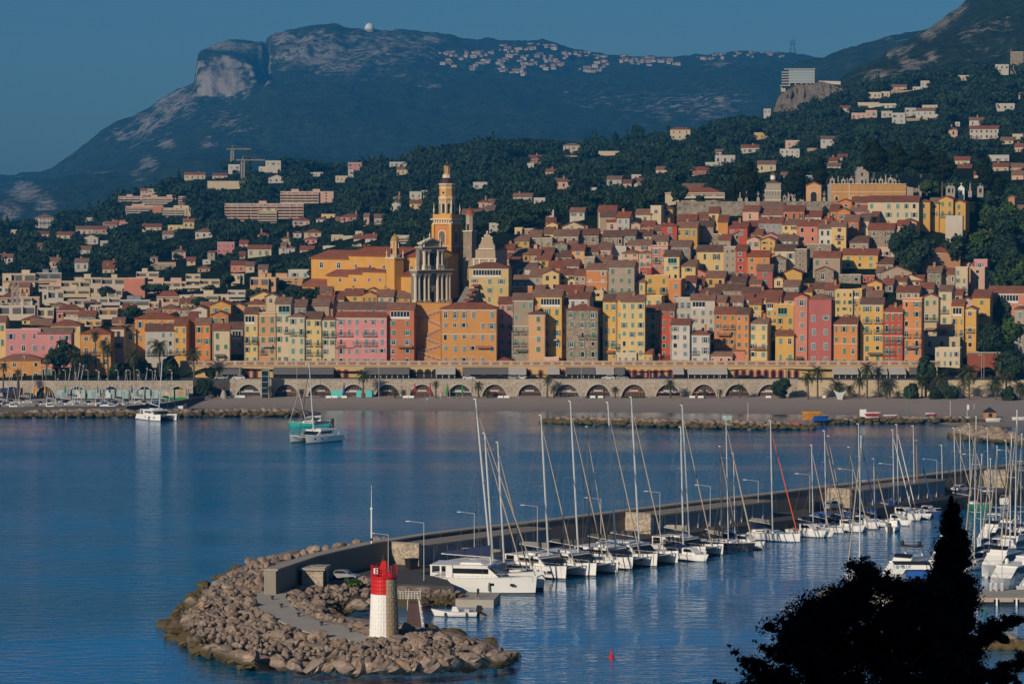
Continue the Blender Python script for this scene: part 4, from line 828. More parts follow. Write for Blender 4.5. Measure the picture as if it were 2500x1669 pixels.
# ================================================================== BASILICA, CHAPELS, CEMETERY
M['ban'] = plaster('basilica_ochre', (.60, .32, .085), .25); M['bor'] = plaster('tower_orange', (.56, .23, .065), .2); M['bst'] = plain('facade_stone', (.62, .53, .40), .85, var=.15); M['bdk'] = plain('facade_grey', (.20, .18, .155), .9, var=.15)
M['dome'] = plain('dark_glazed_dome', (.045, .025, .022), .35); M['gold'] = plain('gilded', (.75, .45, .09), .3, .9); M['goldt'] = plain('golden_glazed_tiles', (.36, .23, .07), .4)
def basilica():
 Y0 = 985.0; ya = math.radians(46); c, sn = math.cos(-ya), math.sin(-ya)
 base = at(1012, 741, Y0); t = empty('basilica', base, -ya, 'big ochre basilica with a columned grey facade above the zigzag stairs', 'church')
 zb = base.z
 def lx(px, yl=0.0):
  k = (px - CX) / F; return (k * (base.y + yl * c) - base.x + yl * sn) / (c - k * sn)
 def ly(px):   # along the facade plane x=0
  k = (px - CX) / F; return (k * base.y - base.x) / (-sn - k * c)
 def lz(py, x=0.0, y=0.0): return zfrom(py, base.y + x * sn + y * c) - zb
 I = lambda zx: 650 + zx / 3.915
 J = lambda zy: 380 + zy / 3.915
 an, tl = M['ban'], M['roof_o']
 def blk(name, zx0, zx1, yf, dep, ze, zr, side=None, wins=(), zbase=-6, ww=1.5, hh=1.9):
  x0, x1 = lx(I(zx0), yf), lx(I(zx1), yf); H = lz(J(ze), x0, yf); R = lz(J(zr), x0, yf + dep / 2) - H
  mb = MB(); mb.prism([(yf, zbase), (yf + dep, zbase), (yf + dep, H), (yf + dep / 2, H + R), (yf, H)], x0, x1, an); o = mb.obj('nave' if name == 'nave' else 'side_chapel', None, t)
  sl = R / (dep / 2); q = .5; rb = MB(); rb.prism([(yf - q, H - q * sl), (yf + dep / 2, H + R), (yf + dep + q, H - q * sl), (yf + dep + q, H - q * sl + .3), (yf + dep / 2, H + R + .34), (yf - q, H - q * sl + .3)], x0 - .4, x1 + .4, tl); rb.obj('roof', None, o)
  for zx, zy in wins:
   w = mkobj('window', U_WIN, o, (lx(I(zx), yf), yf, lz(J(zy), x0, yf))); w.scale = (ww, 1, hh)
 blk('nave', 430, 785, 6, 16, 978, 908, wins=((528, 1070), (693, 1070)), ww=1.8, hh=1.9)
 blk('nave', 785, 1480, 6, 16, 950, 876, wins=((857, 1072), (993, 1072), (1125, 1072), (1390, 1072)), ww=1.3, hh=1.2)
 blk('chap', 582, 785, 1.5, 9, 1142, 1094, wins=((706, 1202),), ww=1.3, hh=1.3)
 blk('chap', 785, 920, .8, 9, 1124, 1076, wins=((846, 1203),), ww=1.3, hh=1.3)
 blk('chap', 920, 1142, .3, 9, 1106, 1090, wins=((982, 1200), (1087, 1195)), ww=1.0, hh=1.0)
 blk('chap', 345, 580, 2.0, 8, 1240, 1184)
 blk('chap', 1262, 1400, 2.2, 8, 1145, 1100)
 def square(mb, cx, cy, r, z0, z1, m): mb.box(cx - r, cx + r, cy - r, cy + r, z0, z1, m)
 def pinn(mb, x, y, z, h, m): mb.lathe([(.22, z), (.22, z + h * .2), (.1, z + h * .3), (.3, z + h * .5), (.12, z + h * .68), (.03, z + h)], 6, m, (x, y))
 bx = lx(I(1172), -.6); r = 1.9; by = -.6 + r; bx += r * .35; b = MB(); H = lz(J(985), bx, by); square(b, bx, by, r, -6, H, an)
 o = b.obj('bell_turret', None, t); b = MB(); square(b, bx, by, r + .2, H, H + .5, M['bst'])
 H2 = lz(J(828), bx, by); b.lathe([(1.25, H + .5), (1.25, H2)], 8, M['ban'], (bx, by), PI / 8); b.lathe([(1.45, H2), (1.55, H2 + .3), (1.3, H2 + .35)], 8, M['bst'], (bx, by), PI / 8)
 for i in range(8): a = PI / 8 + i * PI / 4; b.tube((bx + 1.27 * math.cos(a), by + 1.27 * math.sin(a), H + .5), (bx + 1.27 * math.cos(a), by + 1.27 * math.sin(a), H2), .14, .14, 5, M['bst'])
 for i in range(8): a = i * PI / 4; b.box(bx + 1.17 * math.cos(a) - .3, bx + 1.17 * math.cos(a) + .3, by + 1.17 * math.sin(a) - .3, by + 1.17 * math.sin(a) + .3, H + 1.5, H + 3.2, M['dark']) if i % 2 == 0 else None
 b.obj('lantern', None, o); b = MB(); ht = lz(J(742), bx, by)
 b.lathe([(1.3, H2 + .35), (1.28, H2 + .9), (1.0, H2 + 1.6), (.5, H2 + 2.1), (.2, H2 + 2.3), (.3, H2 + 2.5), (.05, ht)], 12, M['goldt'], (bx, by)); b.obj('cupola', None, o)
 b = MB()
 for sx in (-1, 1):
  for sy in (-1, 1): pinn(b, bx + sx * (r - .1), by + sy * (r - .1), H + .5, 2.4, M['bst'])
 b.obj('pinnacles', None, o)
 W = ly(I(1745)); e1, e2, top = lz(J(1100)), lz(J(880)), lz(J(845)); fb = MB()
 fb.box(-1.6, 0, 0, W, -1, e1, M['bdk']); fb.box(-1.6, .0, W * .14, W * .86, e1, e2, M['bdk'])
 fb.prism([(W * .2, e2), (W * .8, e2), (W * .8, top), (W * .5, lz(J(800))), (W * .2, top)], -1.4, .1, M['bdk'])
 fb.obj('facade', None, t); cb = MB()
 cb.box(-1.7, 1.5, -.3, W + .3, e1 - .9, e1, M['bdk']); cb.box(-1.7, 1.3, W * .14, W * .86, e2 - .7, e2, M['bdk'])
 cb.box(-1.8, 1.75, -.5, W + .5, e1, e1 + .25, M['bst']); cb.box(-1.8, 1.5, W * .12, W * .88, e2, e2 + .25, M['bst'])
 cb.prism([(W * .18, top), (W * .5, lz(J(798))), (W * .82, top), (W * .82, top + .35), (W * .5, lz(J(798)) + .4), (W * .18, top + .35)], -1.5, .6, M['bst']); cb.obj('cornice', None, t)
 def colpair(z0, z1, zx, both, up):
  y = ly(I(zx)); c0 = MB(); ph = (z1 - z0) * (.15 if not up else .2)
  c0.box(-.1, 1.35, y - .55, y + .55, z0, z0 + ph, M['bst']); c0.box(-.2, 1.45, y - .6, y + .6, z0 + ph, z0 + ph + .2, M['bst'])
  c0.lathe([(.58, z0 + ph + .2), (.53, z0 + ph + .5), (.47, z1 - 1.2)], 10, M['bst'], (.7, y)); c0.lathe([(.54, z1 - 1.2), (.56, z1 - 1.0), (.72, z1 - .45), (.76, z1 - .4)], 8, M['bst'], (.7, y), PI / 8)
  c0.box(-.1, 1.4, y - .66, y + .66, z1 - .4, z1, M['bst']); c0.obj('column', None, t)
 for zx in (1412, 1444, 1497, 1535, 1622, 1662, 1706, 1734): colpair(-.6, e1 - .9, zx, 1, 0)
 for zx in (1497, 1535, 1625, 1662): colpair(e1 + .25, e2 - .7, zx, 1, 1)
 d = MB(); y = ly(I(1572)); d.box(-.05, .1, y - 1.3, y + 1.3, -1, 4.6, M['dark']); d.box(-.05, .35, y - 1.7, y - 1.3, -1, 5, M['bst']); d.box(-.05, .35, y + 1.3, y + 1.7, -1, 5, M['bst']); d.box(-.05, .6, y - 2, y + 2, 4.9, 5.3, M['bst']); d.obj('door', None, t)
 n = MB(); y = ly(I(1580)); n.box(-.05, .1, y - 1, y + 1, e1 + 1.5, e1 + 5.5, M['dark']); n.box(-.05, .3, y - 1.3, y + 1.3, e1 + 5.5, e1 + 5.9, M['bst']); n.box(-.05, .5, y - .5, y + .5, e1 - 6.5, e1 - 4.6, M['bst']); n.obj('niche', None, t)
 for zx, z, h in ((1425, e1 + .25, 4.5), (1715, e1 + .25, 4.5), (1500, e2 + .25, 3.2), (1655, e2 + .25, 3.2), (1555, lz(J(800)) + .2, 2.0)):
  p = MB(); pinn(p, .4, ly(I(zx)), z, h, M['bst']); p.obj('finial', None, t)
 s = MB(); s.box(-2, 7, -.5, W + 1, -1.4, -.55, M['bst']); s.obj('parvis_step', None, t)
 cw = 3.1; yt = 23.5; tx = lx(I(1722), yt - cw) - cw; zt = lambda zy: lz(J(zy), tx, yt)
 o = MB(); square(o, tx, yt, cw, -4, zt(660), M['bor']); T = o.obj('campanile', None, t)
 tr = MB()
 for sx in (-1, 1):
  for sy in (-1, 1): tr.box(tx + sx * cw - .45, tx + sx * cw + .45, yt + sy * cw - .45, yt + sy * cw + .45, -4, zt(655), M['ban'])
 for zy in (985, 870, 655): square(tr, tx, yt, cw + .3, zt(zy), zt(zy) + .4, M['bst'])
 square(tr, tx, yt, cw + .1, zt(650), zt(615), M['bor'])
 for i in range(7):
  for s_ in (0, 1):
   q = -cw + (i + .5) * 2 * cw / 7
   (tr.box(tx + q - .18, tx + q + .18, yt - cw - .4, yt - cw, zt(648), zt(612), M['bst']) if s_ == 0 else tr.box(tx + cw, tx + cw + .4, yt + q - .18, yt + q + .18, zt(648), zt(612), M['bst']))
 square(tr, tx, yt, cw + .75, zt(612), zt(600), M['bst'])
 for s_ in (-1, 1):
  tr.box(tx - cw, tx + cw, yt + s_ * (cw + .1) - .15, yt + s_ * (cw + .1) + .15, zt(600), zt(560), M['ban']); tr.box(tx + s_ * (cw + .1) - .15, tx + s_ * (cw + .1) + .15, yt - cw, yt + cw, zt(600), zt(560), M['ban'])
 tr.obj('stone_trim', None, T)
 for face in (0, 1):
  w = MB(); r = 1.05; z0, z1 = zt(832), zt(750)
  prof = [(-r, z0)] + [(r * math.cos(PI - PI * i / 8), z1 + r * math.sin(PI - PI * i / 8)) for i in range(9)] + [(r, z0)]
  out = [(p[0] * 1.3, p[1] + (.3 if p[1] > z0 + .1 else -.2)) for p in prof]
  for pr, ex, m_ in ((out, .12, M['bst']), (prof, .2, M['sh_n'])):
   if face == 0: w.prism([(tx + a, b) for a, b in pr], yt - cw - ex, yt - cw + .1, m_, 'y')
   else: w.prism([(yt + a, b) for a, b in pr], tx + cw - .1, tx + cw + ex, m_, 'x')
  w.obj('arched_window', None, T)
 for sx in (-1, 1):
  for sy in (-1, 1): p = MB(); pinn(p, tx + sx * (cw - .1), yt + sy * (cw - .1), zt(600), 5.2, M['bst']); p.obj('finial', None, T)
 r8 = 2.35; b = MB(); b.lathe([(r8 + .15, zt(560)), (r8, zt(545)), (r8, zt(285))], 8, M['ban'], (tx, yt), PI / 8)
 for zy, e in ((412, .4), (398, .3), (275, .35), (310, .15)): b.lathe([(r8 + e * .4, zt(zy) - .25), (r8 + e, zt(zy)), (r8 + e, zt(zy) + .25), (r8, zt(zy) + .3)], 8, M['bst'], (tx, yt), PI / 8)
 for i in range(8): a = PI / 8 + i * PI / 4; b.tube((tx + r8 * math.cos(a), yt + r8 * math.sin(a), zt(550)), (tx + r8 * math.cos(a), yt + r8 * math.sin(a), zt(412)), .2, .2, 5, M['bst'])
 bo = b.obj('belfry', None, T)
 for i in range(8):
  a = i * PI / 4; ca, sa = math.cos(a), math.sin(a); k = r8 * math.cos(PI / 8)
  def panel(prof, e, m_):
   w = MB(); n = len(prof); P = lambda u, z, d: (tx + ca * (k + d) - sa * u, yt + sa * (k + d) + ca * u, z)
   w.add([P(u, z, -.1) for u, z in prof] + [P(u, z, e) for u, z in prof], [tuple(range(n)), tuple(range(2 * n - 1, n - 1, -1))] + [(j, (j + 1) % n, n + (j + 1) % n, n + j) for j in range(n)], m_); return w
  r = .5; arch = [(-r, zt(548))] + [(r * math.cos(PI - PI * j / 6), zt(470) + r * math.sin(PI - PI * j / 6)) for j in range(7)] + [(r, zt(548))]
  panel([(u * 1.4, z + (.2 if z > zt(548) + .1 else 0)) for u, z in arch], .06, M['bst']).obj('arch_surround', None, bo); panel(arch, .12, M['dark']).obj('bell_opening', None, bo)
  if i % 2 == 0:
   panel([(.62 * math.cos(j * PI / 6), zt(353) + .62 * math.sin(j * PI / 6)) for j in range(12)], .08, M['bst']).obj('oculus_ring', None, bo); panel([(.42 * math.cos(j * PI / 6), zt(353) + .42 * math.sin(j * PI / 6)) for j in range(12)], .14, M['dark']).obj('oculus', None, bo)
 b = MB(); b.lathe([(r8 - .1, zt(272)), (r8 - .15, zt(255)), (1.9, zt(230)), (1.35, zt(213)), (.9, zt(210))], 14, M['dome'], (tx, yt)); b.obj('dome', None, T)
 b = MB(); b.lathe([(1.45, zt(213)), (1.45, zt(208)), (1.35, zt(206)), (1.3, zt(180)), (1.45, zt(178)), (1.0, zt(176)), (.62, zt(172)), (.58, zt(106)), (.95, zt(104)), (.95, zt(100))], 8, M['bst'], (tx, yt), PI / 8)
 for i in range(8): a = i * PI / 4; b.tube((tx + .82 * math.cos(a), yt + .82 * math.sin(a), zt(176)), (tx + .82 * math.cos(a), yt + .82 * math.sin(a), zt(104)), .15, .12, 5, M['ban'])
 b.obj('lantern', None, T); b = MB(); b.lathe([(.85, zt(100)), (.75, zt(92)), (.35, zt(82)), (.15, zt(80))], 10, M['dome'], (tx, yt)); b.obj('lantern_dome', None, T)
 b = MB(); b.lathe([(.32, zt(80)), (.4, zt(73)), (.15, zt(68)), (.3, zt(63)), (.1, zt(57)), (.06, zt(50))], 8, M['gold'], (tx, yt)); b.obj('gold_finial', None, T)
 q = math.radians(18); T.rotation_euler = (0, 0, q); T.location = (tx - tx * math.cos(q) + yt * math.sin(q), yt - tx * math.sin(q) - yt * math.cos(q), 0)
 OCC.append((760, 1115, 500, 745, 985)); OCC.append((1040, 1115, 390, 560, 1008))
basilica()
M['chst'] = plaster('chapel_stone', (.40, .30, .21), .5)
def chapel_white():
 Y = 1003.0; I = lambda zx: 650 + zx / 3.915; J = lambda zy: 380 + zy / 3.915
 t = empty('slim_bell_tower', at(I(1948), J(1290), Y), -math.radians(30), 'slim dark stone bell tower with a small orange tiled dome beside the chapel', 'bell tower'); z = lambda zy: zfrom(J(zy), Y) - t.location.z
 st = M['wall_s']; mb = MB(); r = 1.55; mb.box(-r, r, -r, r, -4, z(720), st); mb.box(-r - .2, r + .2, -r - .2, r + .2, z(725), z(715), M['bst']); mb.obj('tower', None, t)
 b = MB(); b.lathe([(1.35, z(715)), (1.3, z(570)), (1.6, z(568)), (1.6, z(562))], 8, M['wall_g'], (0, 0), PI / 8)
 b.box(-.35, .35, -1.4, -1.2, z(715), z(655), M['dark']); b.box(1.2, 1.4, -.35, .35, z(715), z(655), M['dark']); b.obj('belfry', None, t)
 b = MB(); b.lathe([(1.5, z(562)), (1.45, z(545)), (.8, z(520)), (.3, z(510)), (.25, z(500)), (.03, z(485))], 10, M['roof_o'], (0, 0)); b.obj('dome', None, t)
 Y = 1000.0; t = empty('baroque_chapel', at(I(1985), J(1060), Y), -math.radians(18), 'pale baroque chapel with a curved crested gable beside the slim bell tower', 'chapel'); z = lambda zy: zfrom(J(zy), Y) - t.location.z; x = lambda zx: (zx - 1985) / 3.915 * Y / F / .96
 L = [(1952, 1080), (1954, 1000), (1988, 985), (2014, 950), (2028, 905), (2034, 852), (2048, 842), (2058, 806), (2080, 792), (2095, 752), (2112, 734), (2130, 752), (2148, 792), (2164, 802), (2172, 842), (2184, 852), (2190, 905), (2196, 1080)]
 mb = MB(); mb.prism([(x(a), z(b)) for a, b in L], 0, 1.0, M['chst'], 'y'); mb.box(x(1990), x(2190), 1.0, 12, -6, z(900), M['wall_g']); mb.obj('wall', None, t)
 c = MB(); c.box(x(1970), x(2205), -.3, .1, z(990), z(980), M['trimw']); c.box(x(2028), x(2182), -.3, .1, z(895), z(885), M['trimw'])
 for q in (1985, 2040, 2130, 2190): c.box(x(q) - .25, x(q) + .25, -.2, .1, z(1080), z(985), M['trimw'])
 for q, h in ((2068, 790), (2090, 765), (2112, 730), (2135, 770), (2155, 785)): c.ball((x(q), .3, z(h)), .4, M['trimw'], 6, 4)
 c.obj('stone_trim', None, t); c = MB(); c.prism([(1.0, z(900)), (12.2, z(900)), (6.5, z(870))], x(1985), x(2195), M['roof_r']); c.obj('roof', None, t)
 OCC.append((1130, 1210, 560, 660, 1000))
chapel_white()
def stairs_awning():
 Y = 978.0; t = empty('parvis_steps', at(1108, 742, Y), -math.radians(20), 'steep stone steps with dark red awnings right of the basilica', 'steps'); mb = MB()
 for i in range(12): mb.box(0, 4.6, i * .9, i * .9 + .9, -3, -1 + i * .55, M['bdk'])
 mb.obj('stair_flight', None, t)
 for k in range(4):
  a = MB(); a.prism([(-.4, 0), (1.6, .5), (1.6, .62), (-.4, .12)], 2.6, 5.0, M['reda']); o = a.obj('awning', None, t); o.location = (0, 1 + k * 2.4, .9 + k * 1.45)
stairs_awning()
mP = lambda x: 1600 + x / 2.61
mQ = lambda y: 120 + y / 2.61
M['tomb'] = plain('tomb_stone', (.33, .29, .24), .85, var=.25, scale=.8); M['oldw'] = rubble('old_wall_stone', (.30, .26, .21), 1.2); M['cochre'] = plaster('crypt_ochre', (.47, .26, .10), .8)
def wpt(px, py, Y): p = at(px, py, Y); return (p.x, p.y, p.z)
def cem():
 Y = 1078.0
 a, b = at(1653, 560, Y), at(2060, 560, Y)
 plain_wall('cemetery_wall', [(a.x, Y, a.z), (b.x, Y, b.z)], zfrom(493, Y) - a.z, 1.2, M['oldw'], 'long grey stone retaining wall below the cemetery')
 slab('cemetery_terrace', 1650, 2380, Y + 1.3, 1130, zfrom(493, Y), M['hill'], th=8)
 zt = zfrom(493, Y)
 t = empty('domed_chapel', (X_of(mP(746), Y + 6), Y + 6, zt), -math.radians(6), 'small square stone chapel with a white drum and gilded dome', 'chapel'); z = lambda q: zfrom(mQ(q), Y + 6) - zt; s = (Y + 6) / F / 2.61
 mb = MB(); w = 51 * s; mb.box(-w, w, 0, 2 * w, -1, z(857), M['tomb']); mb.obj('wall', None, t); c = MB()
 for q in (965, 905, 860): c.box(-w - .15, w + .15, -.15, 2 * w + .15, z(q), z(q) + .3, M['trimw'])
 for i in range(5): c.box(-w * .75 + i * w * .36 - .15, -w * .75 + i * w * .36 + .15, -.08, 0, z(930), z(890), M['bdk'])
 c.obj('stone_band', None, t); r = MB(); h = z(857); r.add([(-w - .3, -.3, h), (w + .3, -.3, h), (w + .3, 2 * w + .3, h), (-w - .3, 2 * w + .3, h), (0, w, z(830))], [(0, 1, 4), (1, 2, 4), (2, 3, 4), (3, 0, 4), (3, 2, 1, 0)], M['roof_d']); r.obj('roof', None, t)
 d = MB(); d.lathe([(1.5 * s * 10 * .62, z(835)), (.9, z(830)), (.85, z(806)), (1.0, z(804))], 10, M['white'], (0, w)); d.obj('drum', None, t)
 d = MB(); d.lathe([(.85, z(804)), (1.05, z(798)), (.75, z(791)), (.15, z(786)), (.06, z(778))], 10, M['gold'], (0, w)); d.obj('gold_dome', None, t)
 n = MB(); n.box(-w - 3.2, -w, 1, 6, -1, z(920), M['tomb']); n.prism([(-w - 3.4, z(920)), (-w, z(920)), (-w, z(905))], 1, 6, M['roof_d'], 'y'); n.box(-w - 2.5, -w - 1, .9, 1, -.5, z(940), M['dark']); n.obj('porch', None, t)
 t = empty('mortuary_chapel', (X_of(mP(1006), Y + 4), Y + 4, zt), -math.radians(5), 'small golden chapel with a pediment and a round-arched doorway', 'chapel'); z = lambda q: zfrom(mQ(q), Y + 4) - zt; w = 48 * (Y + 4) / F / 2.61
 mb = MB(); mb.prism([(-w, -1), (w, -1), (w, z(872)), (0, z(851)), (-w, z(872))], 0, 8, M['wall_a'], 'y'); mb.obj('wall', None, t)
 c = MB(); c.prism([(-w - .3, z(872)), (0, z(849)), (w + .3, z(872)), (w + .3, z(866)), (0, z(843)), (-w - .3, z(866))], -.3, 8.2, M['roof_o'], 'y'); c.obj('roof', None, t)
 c = MB(); pr = [(-1, -.5)] + [(1.0 * math.cos(PI - PI * i / 8), z(928) + 1.0 * math.sin(PI - PI * i / 8)) for i in range(9)] + [(1, -.5)]
 c.prism([(p * 1.45, q + .35) for p, q in pr], -.12, 0, M['pier'], 'y'); c.prism(pr, -.18, -.12, M['dark'], 'y'); c.box(-w, w, -.1, 0, z(880), z(876), M['pier']); c.obj('arched_door', None, t)
 t = empty('crypt_building', (X_of(mP(1120), Y + 3), Y + 3, zt), -math.radians(7), 'long weathered ochre crypt wall under the tombs', 'crypt'); z = lambda q: zfrom(mQ(q), Y + 3) - zt; x = lambda q: (q - 1120) * (Y + 3) / F / 2.61
 mb = MB(); mb.box(0, x(1590), 0, 9, -1, z(860), M['cochre']); mb.box(x(1095), 0, .3, 9, -1, z(868), M['tomb']); mb.box(x(1590), x(1635), .5, 7, -1, z(880), M['tomb']); mb.obj('wall', None, t)
 c = MB(); c.box(-.2, x(1592), -.25, 9, z(860), z(857), M['trimw']); c.box(0, x(1590), -.1, 0, z(912), z(909), M['trimw']); c.box(x(1230), x(1230) + .2, -.1, 0, z(958), z(862), M['trimw']); c.obj('stone_band', None, t)
 for q in (1152, 1255, 1310, 1400, 1460, 1510, 1560):
  c = MB(); pr = [(-.45, z(962))] + [(.45 * math.cos(PI - PI * i / 6), z(945) + .45 * math.sin(PI - PI * i / 6)) for i in range(7)] + [(.45, z(962))]; c.prism([(x(q) + p, r_) for p, r_ in pr], -.12, 0, M['dark'], 'y'); c.prism([(x(q) + p * 1.5, r_ + .2) for p, r_ in pr], -.08, .0, M['trimw'], 'y'); c.obj('niche', None, t)
 a, b = at(mP(1440), mQ(858), 1100), at(mP(1755), mQ(858), 1100); plain_wall('upper_cemetery_wall', [(a.x, 1100, a.z - 3), (b.x, 1100, b.z - 3)], zfrom(mQ(810), 1100) - a.z + 3, 1, M['oldw'], 'pale upper stone wall behind the crypts')
 t = empty('ruined_tower', at(mP(1280), mQ(815), 1096), 0, 'ruined pale stone tower with a broken top above the crypts', 'ruin'); q = 1096 / F / 2.61
 mb = MB(); mb.prism([(0, -9), (80 * q, -9), (80 * q, 74 * q), (72 * q, 78 * q), (66 * q, 58 * q), (40 * q, 66 * q), (22 * q, 60 * q), (14 * q, 64 * q), (8 * q, 42 * q), (0, 40 * q)], 0, 4, M['tomb'], 'y'); mb.obj('wall', None, t)
 c = MB(); c.prism([(30 * q, 5 * q), (42 * q, 5 * q), (42 * q, 26 * q), (30 * q, 26 * q)], -.1, 0, M['dark'], 'y'); c.obj('opening', None, t)
 t = empty('white_chapel', (X_of(mP(1945), Y + 8), Y + 8, zt), -math.radians(8), 'tiny white gabled tomb chapel with a cross and dark door', 'tomb'); z = lambda q: zfrom(mQ(q), Y + 8) - zt; w = 20 * Y / F / 2.61
 mb = MB(); mb.prism([(-w, -4), (w, -4), (w, z(885)), (0, z(866)), (-w, z(885))], 0, 4, M['white'], 'y'); mb.obj('wall', None, t); c = MB(); c.box(-.35, .35, -.08, 0, z(922), z(900), M['dark']); c.obj('door', None, t); c = MB(); c.box(-.08, .08, 0, .15, z(868), z(850), M['white']); c.box(-.3, .3, 0, .15, z(858), z(855), M['white']); c.obj('cross', None, t)
 R = random.Random(12); k = 0
 def tomb(px, py, Yt, kind, sc):
  nonlocal k
  p = at(px, py, Yt); mb = MB()
  if kind == 0: mb.box(-.5, .5, -.3, .3, -1.5, .5, M['tomb']); mb.box(-.12, .12, -.1, .1, .5, 2.6, M['tomb']); mb.box(-.55, .55, -.1, .1, 1.6, 1.85, M['tomb']); n, l = 'cross', 'pale stone cross tomb among the cemetery graves'
  elif kind == 1: mb.box(-.6, .6, -.5, .5, -1.5, .6, M['tomb']); mb.lathe([(.42, .6), (.22, 3.0), (.02, 3.5)], 4, M['tomb'], (0, 0), PI / 4); n, l = 'obelisk', 'pale stone obelisk tomb among the cemetery graves'
  elif kind == 2: mb.prism([(-1, -1.5), (1, -1.5), (1, 1.9), (0, 2.6), (-1, 1.9)], -1, 1, M['tomb'], 'y'); mb.box(-.4, .4, -1.06, -1, 0, 1.4, M['dark']); mb.box(-.06, .06, -.1, .1, 2.5, 3.3, M['tomb']); mb.box(-.25, .25, -.1, .1, 2.85, 3.0, M['tomb']); n, l = 'tomb_house', 'small gabled tomb house with a dark opening in the cemetery'
  else: mb.box(-.8, .8, -.4, .4, -1.5, .3, M['tomb']); mb.lathe([(.3, .3), (.25, 1.4), (.12, 1.5), (.28, 1.8), (.2, 2.1), (.03, 2.3)], 7, M['tomb']); n, l = 'statue', 'pale tomb with an urn on a pedestal in the cemetery'
  o = mb.obj(n, None, None, p); o.scale = (sc, sc, sc); o.rotation_euler = (0, 0, -.1); tag(o, l, 'tomb', {0: 'stone crosses in the cemetery', 1: 'obelisks in the cemetery', 2: 'tomb houses in the cemetery', 3: 'urn tombs in the cemetery'}[kind])
 for q in range(16): tomb(mP(1105 + q * 30 + R.uniform(-8, 8)), mQ(858), Y + 5 + R.uniform(0, 5), R.choice([0, 1, 2, 2, 3]), R.uniform(.55, .95))
 for q in range(14): tomb(mP(815 + q * 10 + R.uniform(-4, 4)), mQ(960), Y + 4 + R.uniform(0, 8), R.choice([0, 0, 1, 2, 3]), R.uniform(.55, .95))
 for q in range(12): tomb(mP(1450 + q * 26 + R.uniform(-6, 6)), mQ(810), 1101 + R.uniform(0, 3), R.choice([0, 1, 3, 3]), R.uniform(.5, .85))
 for px, k_ in ((655, 0), (1075, 0), (1680, 3), (1870, 2), (1890, 2), (2005, 1), (2070, 2), (2085, 0), (580, 0), (540, 3)): tomb(mP(px), mQ(955 if px < 1500 else 915), Y + 4, k_, 1.0)
 for (x0, x1, yt, yb, ln, tk) in [(440, 532, 812, 985, 'shorter dense dark cypress at the left end of the cemetery wall', .05), (515, 672, 706, 985, 'broad dense dark cypress standing left of the gilded dome', .05), (833, 962, 738, 945, 'broad dark cypress between the gilded dome and the golden chapel', .08), (1003, 1092, 678, 880, 'tall dark cypress rising right behind the golden chapel', .1),
   (1316, 1472, 562, 815, 'tallest dark cypress directly behind the ruined tower', .2), (1476, 1604, 585, 800, 'tall dark cypress second of the row above the upper wall', .12), (1612, 1778, 596, 800, 'wide dark cypress right above the end of the upper wall', .12), (1762, 1893, 645, 935, 'tall dark tree with bare trunks rising at the right of the crypts', .38),
   (2048, 2157, 668, 900, 'pointed dark cypress right of the tiny white tomb chapel', .05), (2138, 2224, 786, 930, 'shorter dark cypress just right of the pointed one', .06)]:
  tree(mP((x0 + x1) / 2), mQ(yb), mQ(yt), (x1 - x0) / 2.61, 'cyp', ln, 'cypress', 'cypresses around the cemetery', Y=1092 if yb < 860 else 1085, trunk=tk, n=5200, leaf=.36)
 OCC.append((1610, 2400, 420, 560, 1078)); OCC.append((1760, 2080, 400, 480, 1078))
cem()
